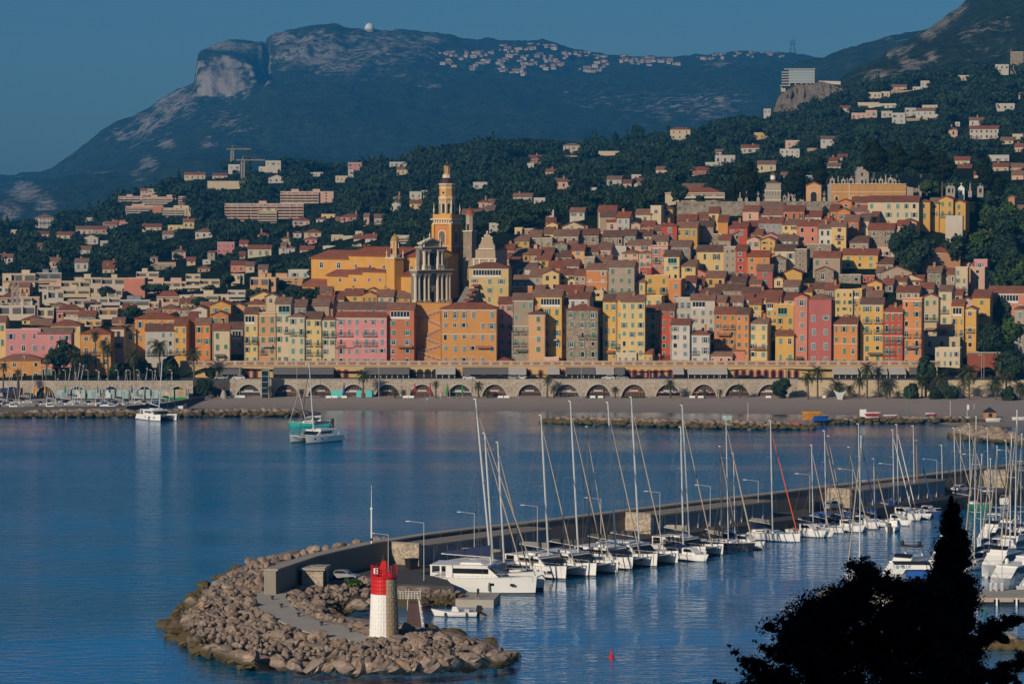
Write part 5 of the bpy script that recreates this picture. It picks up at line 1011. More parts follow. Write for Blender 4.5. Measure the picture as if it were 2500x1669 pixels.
# ================================================================== MODERN TOWN AND VILLAS ON THE SLOPES
M['bandg'] = plain('shaded_glazing', (.11, .105, .10), .4); M['trimp'] = plain('balcony_cream', (.54, .45, .35), .9); M['tanw'] = plain('sun_blind', (.42, .30, .2), .9)
def apartment(x0, x1, yt, yb, col, rt, wins, zone='', Y=None, floors=None, depth=None, **kw):
 R = random.Random(int(x0 * 13 + yt * 7)); Y = Y or hill_depth((x0 + x1) / 2, yb); s = Y / F
 xc = (x0 + x1) / 2; ya = math.atan((xc - CX) / F) + math.radians(5 + R.uniform(-4, 4)); w = (x1 - x0) * s
 p = at(x0, yt, Y); zv = zfrom(yb, Y); zb = min(zv - 4, hillz(xc, Y) - 1); H = p.z - zb; Hv = p.z - zv
 h = empty('apartment_block', (p.x, p.y, zb), -ya); d = depth or max(8, min(14, w * .5)); wm = M['wall_' + col]
 n = max(1, int(floors) if floors else round(Hv / 3.3)); fh = Hv / n
 mb = MB(); mb.box(0, w, 0, d, 0, H, wm); mb.obj('wall', None, h)
 rb = MB(); rb.box(.1, w - .1, .1, d - .1, H, H + .15, M['roof_f']); rb.box(-.1, w + .1, -.1, 0, H - .05, H + .35, M['trimp'])
 if rt == 'h': rb.add([(-.3, -.3, H), (w + .3, -.3, H), (w + .3, d, H), (-.3, d, H), (w * .25, d / 2, H + 2.2), (w * .75, d / 2, H + 2.2)], [(0, 1, 5, 4), (1, 2, 5), (2, 3, 4, 5), (3, 0, 4), (3, 2, 1, 0)], M['roof_r'])
 ro = rb.obj('roof', None, h)
 if rt != 'h' and w > 8:
  for _ in range(R.choice([1, 2])): q = R.uniform(.15, .7) * w; kb = MB(); kb.box(q, q + min(4, w * .25), d * .3, d * .7, H + .15, H + 1.6, wm); kb.obj('penthouse', None, ro)
 a, b = (0.0, 1.0) if R.random() < .6 else R.choice([(0, .72), (.28, 1)])
 for i in range(n):
  z0 = H - (i + 1) * fh; g = MB(); g.box(a * w + .25, b * w - .25, -.03, .05, z0 + .35, z0 + fh - .45, M['bandg'])
  k = max(2, int((b - a) * w / 3.4))
  for j in range(1, k): x = a * w + (b - a) * w * j / k; g.box(x - .55, x + .55, -.06, .02, z0 + .3, z0 + fh - .4, wm if j % 3 else M['tanw'])
  g.obj('window_band', None, h)
  g = MB(); y = -1.3; g.box(a * w, b * w, y, 0, z0 - .02, z0 + .16, M['trimp']); g.box(a * w, b * w, y, y + .08, z0 + .16, z0 + fh * .46, wm if R.random() < .6 else M['trimp'])
  for j in range(k + 1): x = a * w + (b - a) * w * j / k; (g.box(x - .07, x + .07, y + .1, 0, z0 + .16, z0 + fh - .06, M['trimp']) if j % 2 == 0 else None)
  g.obj('balcony', None, h)
 if a > 0 or b < 1:
  x0_, x1_ = (b * w, w) if b < 1 else (0, a * w)
  for i in range(n):
   o = mkobj('window', U_PANE, h, ((x0_ + x1_) / 2, 0, H - (i + 1) * fh + fh * .3)); o.scale = (min(1.2, (x1_ - x0_) * .4), 1, fh * .45)
 HOUSES.append(dict(o=h, x0=x0, x1=x1, yt=yt, yb=yb, col=WALLS[col][0], sh='x', rt=rt, rk='r', w=w, fl=n, zone=zone, Y=Y, cat='apartment block', nw=0)); OCC.append((x0, x1, yt - 8, yb, Y)); return h
def villa(x0, x1, yt, yb, col, rt, wins, zone='', **kw):
 Y = kw.pop('Y', None) or hill_depth((x0 + x1) / 2, yb); Hm = (yb - yt) * Y / F
 if wins is None:
  w = (x1 - x0) * Y / F; wins = f"{max(1, min(5, round(w / 3.2)))}x{max(1, round(Hm / 3.2))}" + random.Random(int(x0)).choice(['b', 'g', 'x', 'x'])
 return house(x0, x1, yt, yb, col, rt, None if wins == '0' else wins, zone=zone, Y=Y, name='villa', cat='villa', depth=kw.pop('depth', 7), pipe=False, balc=.3, **kw)
LEFT = 'in the modern town'
block('B', LEFT, """
20 290 98 200 c t; 300 500 92 172 n t; 520 735 226 345 c t; 735 830 205 290 c t; 610 830 132 205 c t; 835 1025 135 215 c t; 1120 1300 84 142 c t; 1185 1560 165 225 P t; 1525 1640 103 212 c t; 1640 1800 145 205 c t; 1895 2000 102 172 c t
2055 2262 132 232 a t; 2265 2349 143 192 o t; -10 100 205 270 w t; 320 525 192 240 P t; 345 530 240 335 w t; -10 285 362 475 w t; 310 440 382 485 c t; 460 665 405 482 p h; 715 985 295 352 w t; 985 1225 315 385 n t; 740 830 358 440 w t; 815 965 385 465 O t
1285 1470 290 355 P h; 1470 1560 275 345 w t; 1560 1880 270 335 c t; 1870 2010 235 285 w t; -10 245 298 352 g h; 660 830 478 545 y t; 500 735 160 230 c t; 100 320 290 360 P t; 560 740 310 370 g t; 1225 1300 330 400 c t; 850 1000 225 300 c t""", fn=apartment)
block('B', LEFT, """
1015 1185 140 290 k t 0 depth=9; 75 240 200 262 a g 4x1x; 180 350 470 510 Y h 3x1x; 690 805 340 400 a h 2x1b; 420 520 350 390 g h 2x1x; 540 680 420 480 c g 3x1b; 1000 1110 395 470 g s 2x2x; 1320 1460 375 420 o h 3x1b; 1460 1560 385 430 g h 2x1x; 920 1020 495 560 Y g 2x1b; 250 420 505 560 a g 3x1b
1480 1600 335 390 Y g 3x1b; 2010 2180 340 410 a h 3x1b; 2050 2260 285 335 Y f 3x1x; 2170 2300 320 370 g g 2x1b; 640 780 440 500 g g 2x1b; 1200 1310 420 470 c g 2x1b; 330 450 420 470 c g 2x1x; 1640 1730 365 410 c g 2x1x""", fn=villa)
HL = 'on the left hill'
block('J', HL, "1165 1462 342 412 P t - floors=4; 1030 1252 417 472 P t - floors=3; 1335 1562 432 505 c t - floors=4; 970 1162 336 378 P t - floors=2; 845 1050 552 585 q t - floors=2; 1462 1535 338 412 k t - floors=4", fn=apartment)
block('L', HL, "585 1335 462 602 P t - floors=5; 1116 1622 347 482 P t - floors=5; 905 1080 532 625 c t - floors=4; 2192 2345 768 840 w t - floors=3; 840 1330 1170 1250 a t - floors=3", fn=apartment)
block('J', HL, """
287 440 507 582 w h 5x3x depth=12; 1250 1338 422 478 k t 0; 1165 1322 582 622 c g; 1330 1440 642 692 w g; 1375 1500 577 612 Y t; 1600 1742 622 682 w h; 1780 1920 717 802 p t 4x2x; 2030 2222 762 822 c g; 1410 1520 787 818 P h; 2110 2200 647 668 P h; 1890 2010 892 952 k g; 2012 2082 902 945 c g
2115 2192 927 958 P g; 840 955 892 932 w g; 610 722 872 952 w g; 385 490 862 912 P g 3x1x; 305 360 742 782 P g; 640 742 767 802 w g; 680 802 672 722 w f; 465 602 647 682 c g; 690 770 512 545 w t; 0 105 832 882 w g; 80 150 612 645 c t; 1510 1680 155 202 c g; 1740 1862 162 195 P g
1870 1965 78 118 w t; 2175 2300 47 85 w t; 2120 2240 95 140 w t; 2197 2330 182 222 w f; 1230 1290 832 868 c h; 1660 1725 862 882 w t; 820 885 705 745 w t; 300 420 640 668 c g; 620 760 600 650 w g; 760 880 600 650 g g; 1210 1290 278 308 c t; 1150 1215 285 310 P g; 840 935 925 968 c g; 1960 2030 720 750 P g; 2300 2345 740 815 w g; 1700 1760 790 830 g h; 1960 2010 815 840 g g
1620 1720 920 960 g h; 1530 1600 860 885 c g; 860 960 560 600 g g; 1500 1590 540 600 Y g; 1700 1990 215 275 c t 0 depth=4""", fn=villa)
block('L', HL, """
1230 1392 618 668 P h; 1455 1550 605 642 w h; 1505 1640 567 605 Y t; 1690 1882 582 622 p h; 1910 1962 582 650 P g; 2010 2092 592 672 P g; 1340 1502 732 775 c h; 1235 1315 737 782 w h; 1340 1462 797 842 p h; 1125 1210 792 857 c h; 1600 1712 767 832 c t; 1710 1805 777 838 c t; 1815 1922 792 842 w g; 1925 2032 787 842 w g
1830 1932 732 762 w t; 1100 1252 882 948 w h; 1300 1432 897 942 P g; 1190 1402 1102 1172 w t; 1760 1892 72 142 p t; 1762 1812 142 222 w t; 2157 2345 67 102 w t; 2225 2345 132 182 Y g; 2195 2270 397 452 w h; 2157 2262 462 528 w f; 895 1000 757 778 P h; 1520 1690 872 905 w t; 1640 1720 615 640 P g; 1820 1920 858 885 w f; 1400 1520 165 205 w t; 1640 1760 200 260 c t""", fn=villa)
HM = 'behind the basilica'
block('I', HM, "1370 1485 352 430 w t; 1485 1545 340 400 w t; 1370 1485 455 505 Y g; 1977 2112 262 332 w t; 2025 2120 442 502 P h; 2120 2200 448 490 c g; 1870 2060 545 580 P g; 2100 2180 520 580 w s; 1800 1850 640 700 c t; 2130 2220 655 690 w t", fn=villa)
block('K', HM, "235 312 667 692 c h; 388 492 697 715 c t 0 depth=3; 70 106 752 772 w t; 193 277 832 868 P g; 153 202 787 805 c g; 4 92 902 922 w g; 100 152 912 938 w t; 435 502 822 852 w g; 548 592 805 825 w t; 265 332 972 995 w g; 78 146 722 748 B g; 508 548 840 865 c g; 355 388 865 890 w t; 158 192 968 992 w t; 155 200 1018 1040 Y g; 560 602 832 852 c g", fn=villa)
HR = 'on the right hill'
block('M', HR, """
95 222 512 580 c h 3x2x; 630 696 537 585 y t; 545 662 627 668 w g; 793 918 642 692 w t 4x2x; 828 918 587 622 P t; 1053 1142 572 618 w g; 380 508 682 727 w t; 318 402 727 755 w t; 220 352 767 812 B h; 3 92 767 798 c g; 650 767 732 795 c g; 798 842 807 828 c g; 1100 1160 712 745 w g; 1160 1222 690 725 w g; 1868 1924 512 558 P h
2003 2184 507 572 w g 6x2x; 2000 2092 452 492 w g; 2170 2288 352 392 w t; 1925 2002 172 208 c t; 1690 1752 207 252 w t; 1358 1440 280 322 c t; 1440 1495 275 310 c t; 1250 1340 412 448 P t; 1340 1412 395 445 P t; 1508 1592 412 472 w t; 1590 1660 380 432 w t; 1660 1802 392 435 w g; 1428 1540 352 378 w t; 1905 2002 707 752 c g
1925 2012 757 790 P g; 2115 2252 682 735 w t; 2150 2250 747 795 P g; 2250 2345 750 795 a g; 2275 2345 547 585 c t; 2288 2345 622 672 P g; 2315 2345 292 328 P g; 2165 2250 103 128 w t; 2262 2345 22 55 s t 0; 1290 1430 345 370 c t 0 depth=3; 1505 1600 240 262 P g; 1175 1240 375 405 w g; 1440 1510 400 440 w t; 1700 1800 362 385 c t; 1640 1700 245 262 w t; 2200 2280 580 610 c g
2030 2100 800 840 P g; 960 1010 812 840 n t; 1095 1180 745 780 w g; 1910 1940 470 490 w t; 380 430 655 690 w g; 2270 2345 800 850 P g; 170 330 880 905 B g 0; 690 735 385 408 w t""", fn=villa)
block('M', HR, "62 440 920 980 c h - floors=2", fn=apartment)
def hotel():
 Y = 2190.0; s = Y / F / 2.61; t = empty('cliff_hotel', at(mP(850), mQ(215), Y), -math.radians(8), 'slender white modern hotel with glass balconies perched on the cliff edge', 'hotel')
 x = lambda q: (q - 850) * s; z = lambda q: (215 - q) * s
 mb = MB(); mb.box(x(855), x(990), .6, 16, -12, z(138), M['glass']); mb.box(x(990), x(1012), .4, 16, -8, z(130), M['trimw']); mb.obj('wall', None, t)
 for q in (215, 198, 181, 165, 149):
  b = MB(); b.box(x(805 if q > 140 else 820), x(1015), -2, 14, z(q) - .3, z(q) + .4, M['awn_w']); b.box(x(855), x(1012), -2, -1.9, z(q) + .4, z(q) + 1.6, M['sh_b']); b.obj('balcony', None, t)
 for q in (855, 893, 930, 962, 990, 1012):
  b = MB(); b.box(x(q) - .4, x(q) + .4, -1.8, .6, -2, z(132), M['awn_w']); b.obj('pillar', None, t)
 b = MB(); b.box(x(822), x(1018), -2.5, 15, z(132), z(126), M['awn_w']); b.obj('roof', None, t); b = MB(); b.box(x(800), x(830), 0, 12, z(272), z(235), M['awn_w']); b.box(x(797), x(862), -3, 12, z(236), z(230), M['awn_w']); b.obj('terrace', None, t)
 a, b2 = at(mP(1010), mQ(222), Y), at(mP(1180), mQ(226), Y); plain_wall('cliff_terrace_wall', [(a.x, Y, a.z - 6), (b2.x, Y, b2.z - 6)], 8, 1.5, M['trimw'], 'pale terrace wall along the cliff top beside the hotel')
hotel()
def villages():
 R = random.Random(4); k = 0
 CT = [(1000 + x / 3.356, 80 + y / 3.356) for x, y in [(540, 160), (640, 170), (590, 235), (545, 275), (310, 178), (335, 250), (455, 200), (780, 140), (860, 130), (990, 128), (1130, 122), (830, 180), (940, 210), (1060, 190), (1130, 220), (1220, 260), (960, 270), (1100, 280), (900, 315), (765, 250), (760, 305), (1290, 180), (1420, 180), (1560, 187), (1450, 310), (1520, 295), (1600, 245), (1750, 225), (1830, 240), (1920, 232), (2000, 228), (2080, 222), (2160, 240)]] + [(1250 + x / 1.879, y / 1.879) for x, y in [(880, 272), (950, 252), (1010, 246), (1100, 246), (1170, 242), (1220, 252)]]
 tpl = []
 for col in 'cgwgcgPg':
  mb = MB(); mb.box(-1, 1, 0, 1.6, -.5, 1, M['wall_' + col]); mb.prism([(-.1, .95), (1.7, .95), (.8, 1.35)], -1.1, 1.1, M['roof_d'])
  for q in (-.6, 0, .6): mb.box(q - .13, q + .13, -.03, 0, .1, .6, M['glass'])
  tpl.append(mb.mesh('far_house'))
 SI = lambda px: interp(SIL, px)
 for (cx_, cy_) in CT:
  for _ in range(7):
   px = cx_ + R.gauss(0, 9); py = max(cy_ + R.gauss(0, 4.5), SI(px) + 4); x0 = cx_
   ys = [6600, 6690, 7100, 7600]; rows = [interp(A2, px), interp(A3, px), interp(A4, px), SI(px)]
   Y = float(np.interp(-py, [-r for r in rows], ys)) - 20
   o = mkobj('far_house', R.choice(tpl), None, at(px, py, Y)); s = R.uniform(2.4, 5.2); o.scale = (s * R.uniform(.7, 1.7), s, s * R.uniform(.6, 1.1)); o.rotation_euler = (0, 0, -R.uniform(0, .5))
   z = 'village houses strung along the mountain ridge' if x0 >= 1500 else 'houses of the hill village below the ridge'
   tag(o, 'tiny pale house in the village strung along the ridge' if x0 >= 1500 else 'tiny pale house of the hill village below the mountain top', 'house', z)
 t = empty('white_dome', at(902, 68, 7540), 0, 'small white observatory dome on the mountain top', 'dome'); mb = MB(); mb.lathe([(11, -8), (11, 0), (10, 5), (6, 9), (1, 11)], 14, M['white']); mb.obj('dome_shell', None, t)
 mb = MB(); mb.lathe([(13, -10), (13, -3)], 14, M['conc']); mb.obj('base', None, t)
 o = MB(); s = 1.0
 for sx in (-1, 1):
  for sy in (-1, 1): o.tube((sx * 7, sy * 7, -5), (sx * 1, sy * 1, 32), .9, .5, 4, M['iron'])
 for z, w in ((10, 5.5), (20, 3.5), (27, 9), (22, 8)): o.box(-w, w, -.4, .4, z, z + .8, M['iron'])
 p = o.obj('pylon', None, None, at(1935, 132, 7000)); tag(p, 'thin lattice power pylon on the skyline of the ridge', 'pylon')
villages()
def crane(px, yb, yt, Y, label):
 p = at(px, yb, Y); H = zfrom(yt, Y) - p.z; t = empty('tower_crane', p, .4, label, 'crane'); mb = MB(); y = M['conc']
 for sx in (-1, 1):
  for sy in (-1, 1): mb.box(sx * .8 - .2, sx * .8 + .2, sy * .8 - .2, sy * .8 + .2, -6, H, y)
 for k in range(int(H / 2)): mb.tube((-.8, -.8, k * 2), (.8, -.8, k * 2 + 2), .12, .12, 4, y)
 mb.obj('mast', None, t); mb = MB(); m = M['tanw']; mb.box(-4, 14, -.4, .4, H, H + .7, m); mb.tube((0, 0, H), (0, 0, H + 3), .3, .1, 4, m); mb.tube((0, 0, H + 3), (12, 0, H + .7), .08, .08, 4, m); mb.obj('jib', None, t)
crane(593, 445, 392, 1950, 'tall pale tower crane standing among the hilltop villas'); crane(567, 400, 365, 2300, 'thin distant tower crane behind the hilltop villas'); crane(37, 740, 690, 1060, 'short tower crane among the modern town blocks')
TW = [('J', 1270, 1440, 872, 882, 'on the left hill'), ('J', 1250, 1420, 895, 906, 'on the left hill'), ('L', 430, 680, 908, 918, 'on the left hill'), ('J', 1710, 1925, 782, 792, 'on the left hill'), ('L', 1800, 2030, 850, 868, 'on the left hill'), ('K', 20, 140, 717, 722, 'on the hill crest'), ('K', 240, 330, 713, 720, 'on the hill crest'), ('M', 370, 470, 607, 616, 'on the right hill'), ('M', 545, 640, 580, 600, 'on the right hill'), ('M', 690, 935, 552, 560, 'on the right hill'), ('M', 1160, 1290, 600, 606, 'on the right hill'), ('M', 120, 250, 855, 862, 'on the right hill'), ('M', 960, 1060, 630, 637, 'on the right hill'), ('M', 2100, 2340, 715, 722, 'on the right hill'), ('M', 420, 620, 850, 857, 'on the right hill'), ('M', 1890, 2060, 800, 808, 'on the right hill'), ('M', 1600, 1800, 440, 447, 'on the right hill'), ('M', 2180, 2349, 150, 156, 'on the right hill'), ('M', 1500, 1690, 262, 270, 'on the right hill')]
for k, (z_, a, b, y0, y1, w_) in enumerate(TW):
 ox, oy, s_ = ZO[z_]; xa, xb, ya, yb = ox + a / s_, ox + b / s_, oy + y0 / s_, oy + y1 / s_; Y = hill_depth((xa + xb) / 2, yb) - 4; p, q = at(xa, yb, Y), at(xb, yb, Y)
 plain_wall('garden_wall', [(p.x, Y, p.z - 2), (q.x, Y, q.z - 2)], zfrom(ya, Y) - p.z + 2, .8, M['oldw'] if k % 2 else M['tanw'], f"{'grey' if k % 2 else 'tan'} garden retaining wall, {ORD[k + 1]} from the left of all such walls {w_}".replace(' of all such walls', ' among the garden walls'), 'wall', False)
 OCC.append((xa, xb, ya - 2, yb + 2, Y))
# ================================================================== palms and single trees near the shore
YP = 908.0
for px, yb, yc, sz, Y, lb in [
 (8, 965, 893, 34, 905, 'palm with drooping fronds at the left picture edge by the port'), (43, 975, 908, 26, 903, 'small palm beside the ochre house at the port'), (113, 940, 876, 34, 918, 'palm left of the big round dark tree'),
 (183, 935, 872, 52, 918, 'broad palm just right of the round dark tree'), (216, 905, 873, 36, 922, 'small palm half hidden before the ochre house'), (234, 900, 817, 32, 924, 'tallest slim palm rising before the ochre house'),
 (264, 935, 852, 50, 917, 'full palm right of the tall slim palm'), (253, 900, 838, 34, 925, 'palm crown behind the full palm'), (328, 930, 868, 52, 917, 'broad palm before the dark garden trees'), (391, 920, 846, 58, 918, 'broad tall palm before the white grey-roofed house'),
 (474, 928, 862, 52, 917, 'palm before the orange green-shuttered house'), (1012, 0, 0, 0, 0, ''),
 (887, 972, 915, 44, 907, 'dense shaggy palm before the arcade, tallest of the middle beach'), (660, 972, 948, 26, 908, 'low palm at the lift tower'), (735, 974, 956, 26, 908, 'low palm pair left before the arcade'), (768, 974, 955, 24, 908, 'low palm pair right before the arcade'),
 (965, 972, 958, 24, 907, 'low palm before the fifth arch'), (985, 974, 957, 22, 907, 'low palm beside the fifth arch'), (1008, 973, 957, 22, 907, 'low palm between the red parasols'), (1064, 973, 936, 26, 908, 'slim palm between the red and green parasols'),
 (1168, 974, 940, 36, 907, 'shaggy palm left of the mast tips'), (1190, 974, 958, 24, 907, 'low palm beside the shaggy palm'), (1336, 970, 925, 34, 909, 'bushy tall palm rising above the arcade parapet'), (1352, 974, 948, 30, 907, 'palm below the bushy tall one'),
 (1502, 974, 950, 26, 907, 'short palm before a middle arch'), (1637, 972, 935, 36, 907, 'slim palm before the arch with coloured awnings'), (1720, 974, 955, 24, 907, 'low palm before the red awning arch'), (1757, 974, 955, 22, 907, 'low palm before the next pier'), (1806, 974, 945, 32, 907, 'short dense palm before the last open arch'),
 (1973, 980, 920, 46, 903, 'tall palm left of the palm cluster by the pale sculpture'), (1996, 980, 907, 52, 904, 'tallest palm left of the pale sculpture'), (2046, 978, 942, 44, 906, 'palm directly behind the pale sculpture'), (2098, 980, 930, 42, 904, 'palm right of the pale sculpture'), (2117, 980, 900, 54, 905, 'tall full palm right of the pale sculpture'),
 (2144, 972, 906, 40, 908, 'slim palm right of the tall full palm'), (2165, 978, 940, 44, 904, 'lower palm before the cream wall'), (2192, 975, 962, 30, 906, 'bushy low palm before the cream wall'), (2251, 978, 928, 46, 906, 'palm below the cream corner house'), (2297, 982, 924, 52, 905, 'full palm right of the cream corner house'),
 (2366, 986, 908, 66, 901, 'largest tall palm at the tunnel mouth'), (2352, 984, 930, 40, 907, 'slim palm behind the largest one'), (2431, 988, 930, 54, 900, 'palm right of the tunnel mouth'), (2456, 975, 918, 50, 906, 'tall palm far right of the tunnel'), (2490, 990, 945, 44, 900, 'palm at the right picture edge'), (2075, 979, 948, 32, 907, 'slender palm behind the sculpture arm')]:
 if Y: palm(px, yb, yc, sz, Y, lb)
for a in [(146, 905, 834, 82, 'round', 'big round dark green tree before the pink port house', 922, .25), (500, 968, 924, 50, 'round', 'clipped round tree at the left end of the long arcade', 908, .2), (1907, 974, 926, 54, 'round', 'round dark tree at the right end of the arcade', 906, .2), (408, 925, 870, 55, 'round', 'round dark garden tree behind the port promenade', 921, .2), (345, 925, 875, 60, 'round', 'dark bushy tree among the port palms', 922, .2),
   (290, 925, 885, 60, 'round', 'low dark tree between the port palms', 923, .15), (515, 922, 900, 26, 'round', 'small dark shrub at the yellow terrace', 922, .1), (385, 725, 696, 74, 'pine', 'wide umbrella pine beside the blank salmon gable', 1120, .3), (262, 725, 702, 44, 'round', 'dark tree among the modern blocks', 1130, .2), (320, 795, 748, 66, 'round', 'large dark tree behind the ochre roofs', 1010, .15), (555, 695, 672, 42, 'round', 'dark tree right of the modern blocks', 1180, .2),
   (660, 715, 690, 100, 'pine', 'long low pine canopy left of the basilica', 1110, .2), (720, 735, 715, 40, 'round', 'dark tree just below the left of the basilica', 1040, .2), (490, 745, 728, 50, 'round', 'dark shrubs behind the small white gables', 1060, .1),
   (2260, 960, 872, 54, 'round', 'tall leafy tree before the cream corner house', 909, .3), (2225, 978, 940, 42, 'round', 'round shrub before the cream wall', 905, .1), (2283, 985, 950, 30, 'round', 'grey green shrub by the beach wall', 903, .1), (2320, 980, 945, 44, 'round', 'wide grey shrub on the beach edge', 904, .1), (2462, 998, 950, 46, 'round', 'large grey shrub near the beach hut', 898, .1), (2478, 930, 850, 110, 'round', 'big dark tree at the right over the tunnel', 915, .1), (2420, 870, 800, 70, 'round', 'dark tree left over the tunnel', 935, .1),
   (1595, 960, 0, 0, '', '', 0, 0), (1280, 358, 335, 40, 'pine', 'single umbrella pine on the hill crest', 2190, .5), (1246, 362, 346, 26, 'pine', 'smaller umbrella pine on the hill crest', 2190, .5), (1503, 347, 322, 16, 'cyp', 'single cypress on the hill crest', 2190, .05), (1556, 345, 307, 44, 'round', 'tall ragged tree on the hill crest', 2190, .1),
   (1660, 492, 458, 50, 'round', 'broad dark tree above the left end of the cemetery wall', 1082, .1), (1710, 495, 480, 22, 'round', 'small tree above the cemetery wall', 1082, .1), (2263, 470, 444, 50, 'round', 'bright green bush beside the crypts', 1088, .05), (2020, 560, 507, 30, 'round', 'dark green hedge clump at the cemetery wall end', 1066, .05)]:
 if a[6]: tree(a[0], a[1], a[2], a[3], a[4], a[5], Y=a[6], trunk=a[7], mat=M['leafg'] if 'bright' in a[5] else None, n=1500, leaf=.40, name='shrub' if ('shrub' in a[5] or 'bush' in a[5]) and 'bushy' not in a[5] else None)
R = random.Random(77)
GL = ['round dark tree on the overgrown slope right of the old town', 'bright leafy bush on the overgrown slope right of the old town', 'dark dense tree at the edge of the yellow houses']
for k in range(74):
 px = R.uniform(2240, 2520); py = R.uniform(545, 870)
 if px < 2368 and (py > 640 or py < 622): continue
 if px < 2420 and py > 700: px = R.uniform(2420, 2520)
 if py > 680 and px < 2440: continue
 Y = 935 + .37 * (887 - py) * .9; q = R.random();
 tree(px, py, py - R.uniform(38, 62), R.uniform(46, 84), 'round', GL[0] if q < .62 else GL[1], 'tree' if q < .62 else 'bush', 'dark trees of the overgrown slope' if q < .62 else 'bright bushes of the overgrown slope', Y=Y + R.uniform(-4, 6), trunk=.08, mat=M['leaf'] if q < .62 else M['leafg'], n=700, leaf=.46)
for px, py, h, w in ((2200, 640, 60, 70), (2235, 668, 70, 80), (2215, 610, 55, 70), (2195, 612, 40, 60), (2255, 640, 60, 80), (2330, 640, 62, 80)):
 tree(px, py, py - h, w, 'round', GL[2] if px > 2300 else GL[0], 'tree', 'dark trees of the overgrown slope', Y=935 + .33 * (887 - py), trunk=.08, n=900, leaf=.45)
# ================================================================== MOLE, ROCKS, LIGHTHOUSE
M['rock'] = rock_mat('boulder_rock', (.12, .10, .088), (.32, .25, .20), (.50, .40, .325), .45, .30)
M['rockf'] = rock_mat('groyne_rock', (.12, .10, .085), (.27, .22, .175), (.40, .33, .27), .35, .12)
M['molew'] = plain('mole_concrete', (.20, .18, .155), .9, var=.3, scale=.15); M['molec'] = plain('mole_cap', (.30, .27, .225), .9, var=.2, scale=.3)
M['redp'] = plain('red_paint', (.55, .016, .016), .45, var=.08); M['lstone'] = plain('lighthouse_stone', (.42, .32, .21), .85, var=.22, scale=1.5); M['lwhite'] = plain('lighthouse_white', (.78, .78, .77), .6, var=.04)
ZD = 2.5
M['gelg'] = plain('lamp_grey', (.42, .43, .44), .4); M['store'] = plain('storage_doors', (.20, .25, .29), .6)
def R0(seed): return np.random.default_rng(seed)
def boulder_mesh(name, R, mat, n1=9, n2=6):
 pl = [(R.normal(size=3), .62 + .38 * R.random()) for _ in range(13)]; pl = [(p / np.linalg.norm(p), d) for p, d in pl]
 mb = MB(); rings = []
 for k in range(n2 + 1):
  t = max(.12, min(PI - .12, PI * k / n2)); ring = []
  for i in range(n1):
   a = 2 * PI * (i + .5 * (k % 2)) / n1; d = np.array([math.sin(t) * math.cos(a), math.sin(t) * math.sin(a), -math.cos(t)]); r = 1.15
   for p, q in pl:
    c = d @ p
    if c > .05: r = min(r, q / c)
   r *= 1 + .05 * R.normal(); ring.append(tuple(d * r * np.array([1.05, .95, .8])))
  rings.append(ring)
 mb.rings(rings, mat); return mb.mesh(name)
BOULD = [boulder_mesh('boulder', R0(200 + k), M['rock']) for k in range(10)]
def in_poly(P, x, y):
 n = len(P); c = False; j = n - 1
 for i in range(n):
  if (P[i][1] > y) != (P[j][1] > y) and x < (P[j][0] - P[i][0]) * (y - P[i][1]) / (P[j][1] - P[i][1]) + P[i][0]: c = not c
  j = i
 return c
def dist_poly(P, x, y):
 best = 1e9; n = len(P)
 for i in range(n):
  ax, ay = P[i]; bx, by = P[(i + 1) % n]; dx, dy = bx - ax, by - ay; t = max(0, min(1, ((x - ax) * dx + (y - ay) * dy) / (dx * dx + dy * dy + 1e-9)))
  best = min(best, math.hypot(x - ax - t * dx, y - ay - t * dy))
 return best
G2 = lambda l, z=0.0: [(gnd(a, b, z).x, gnd(a, b, z).y) for a, b in l]
WALLPX = [(676, 1390), (729, 1372), (772, 1358), (830, 1344), (909, 1327), (1046, 1305), (1163, 1290), (1287, 1277), (1412, 1262), (1569, 1242), (1750, 1220), (1868, 1207), (2021, 1188), (2251, 1161), (2540, 1127)]
WALL = G2(WALLPX, 6.0)
def wall_off(d):
 out = []
 for i, (x, y) in enumerate(WALL):
  a = WALL[max(0, i - 1)]; b = WALL[min(len(WALL) - 1, i + 1)]; t = Vector((b[0] - a[0], b[1] - a[1])).normalized(); out.append((x + t.y * d, y - t.x * d))
 return out
QEDGE = wall_off(9.2)
HEAD = G2([(1280, 1608), (1180, 1578), (1060, 1556), (980, 1545), (905, 1536), (852, 1528), (844, 1508), (858, 1488), (905, 1482), (1020, 1480), (1120, 1478), (1118, 1455), (1060, 1440)]) + [QEDGE[5], QEDGE[6], wall_off(-6)[6], wall_off(-9)[5], wall_off(-10)[4]] + \
 G2([(800, 1342), (700, 1362), (600, 1386), (520, 1418), (450, 1468), (400, 1532), (412, 1560), (480, 1592), (560, 1612), (640, 1627), (740, 1638), (860, 1642), (1000, 1639), (1100, 1632), (1200, 1624), (1278, 1613)])
def head_z(x, y):
 if not in_poly(HEAD, x, y): return -1.2
 return min(ZD - .25, -.35 + dist_poly(HEAD, x, y) * .62)
def head_ground():
 xs = [p[0] for p in HEAD]; ys = [p[1] for p in HEAD]; X = np.arange(min(xs) - 2, max(xs) + 2, 1.0); Yv = np.arange(min(ys) - 2, max(ys) + 2, 1.0)
 V = [(x, y, head_z(x, y)) for y in Yv for x in X]; nc = len(X); nr = len(Yv); i = np.arange((nr - 1) * (nc - 1)); b = (i // (nc - 1)) * nc + i % (nc - 1)
 tag(mkobj('breakwater_ground', np_mesh('breakwater_ground', V, np.stack([b, b + 1, b + nc + 1, b + nc], -1), M['rock'], True)), kind='structure')
head_ground()
PATH = [(627, 1446), (631, 1482), (662, 1505), (725, 1533), (795, 1556), (880, 1566), (905, 1556), (850, 1532), (772, 1513), (725, 1489), (697, 1458), (705, 1436), (660, 1438)]
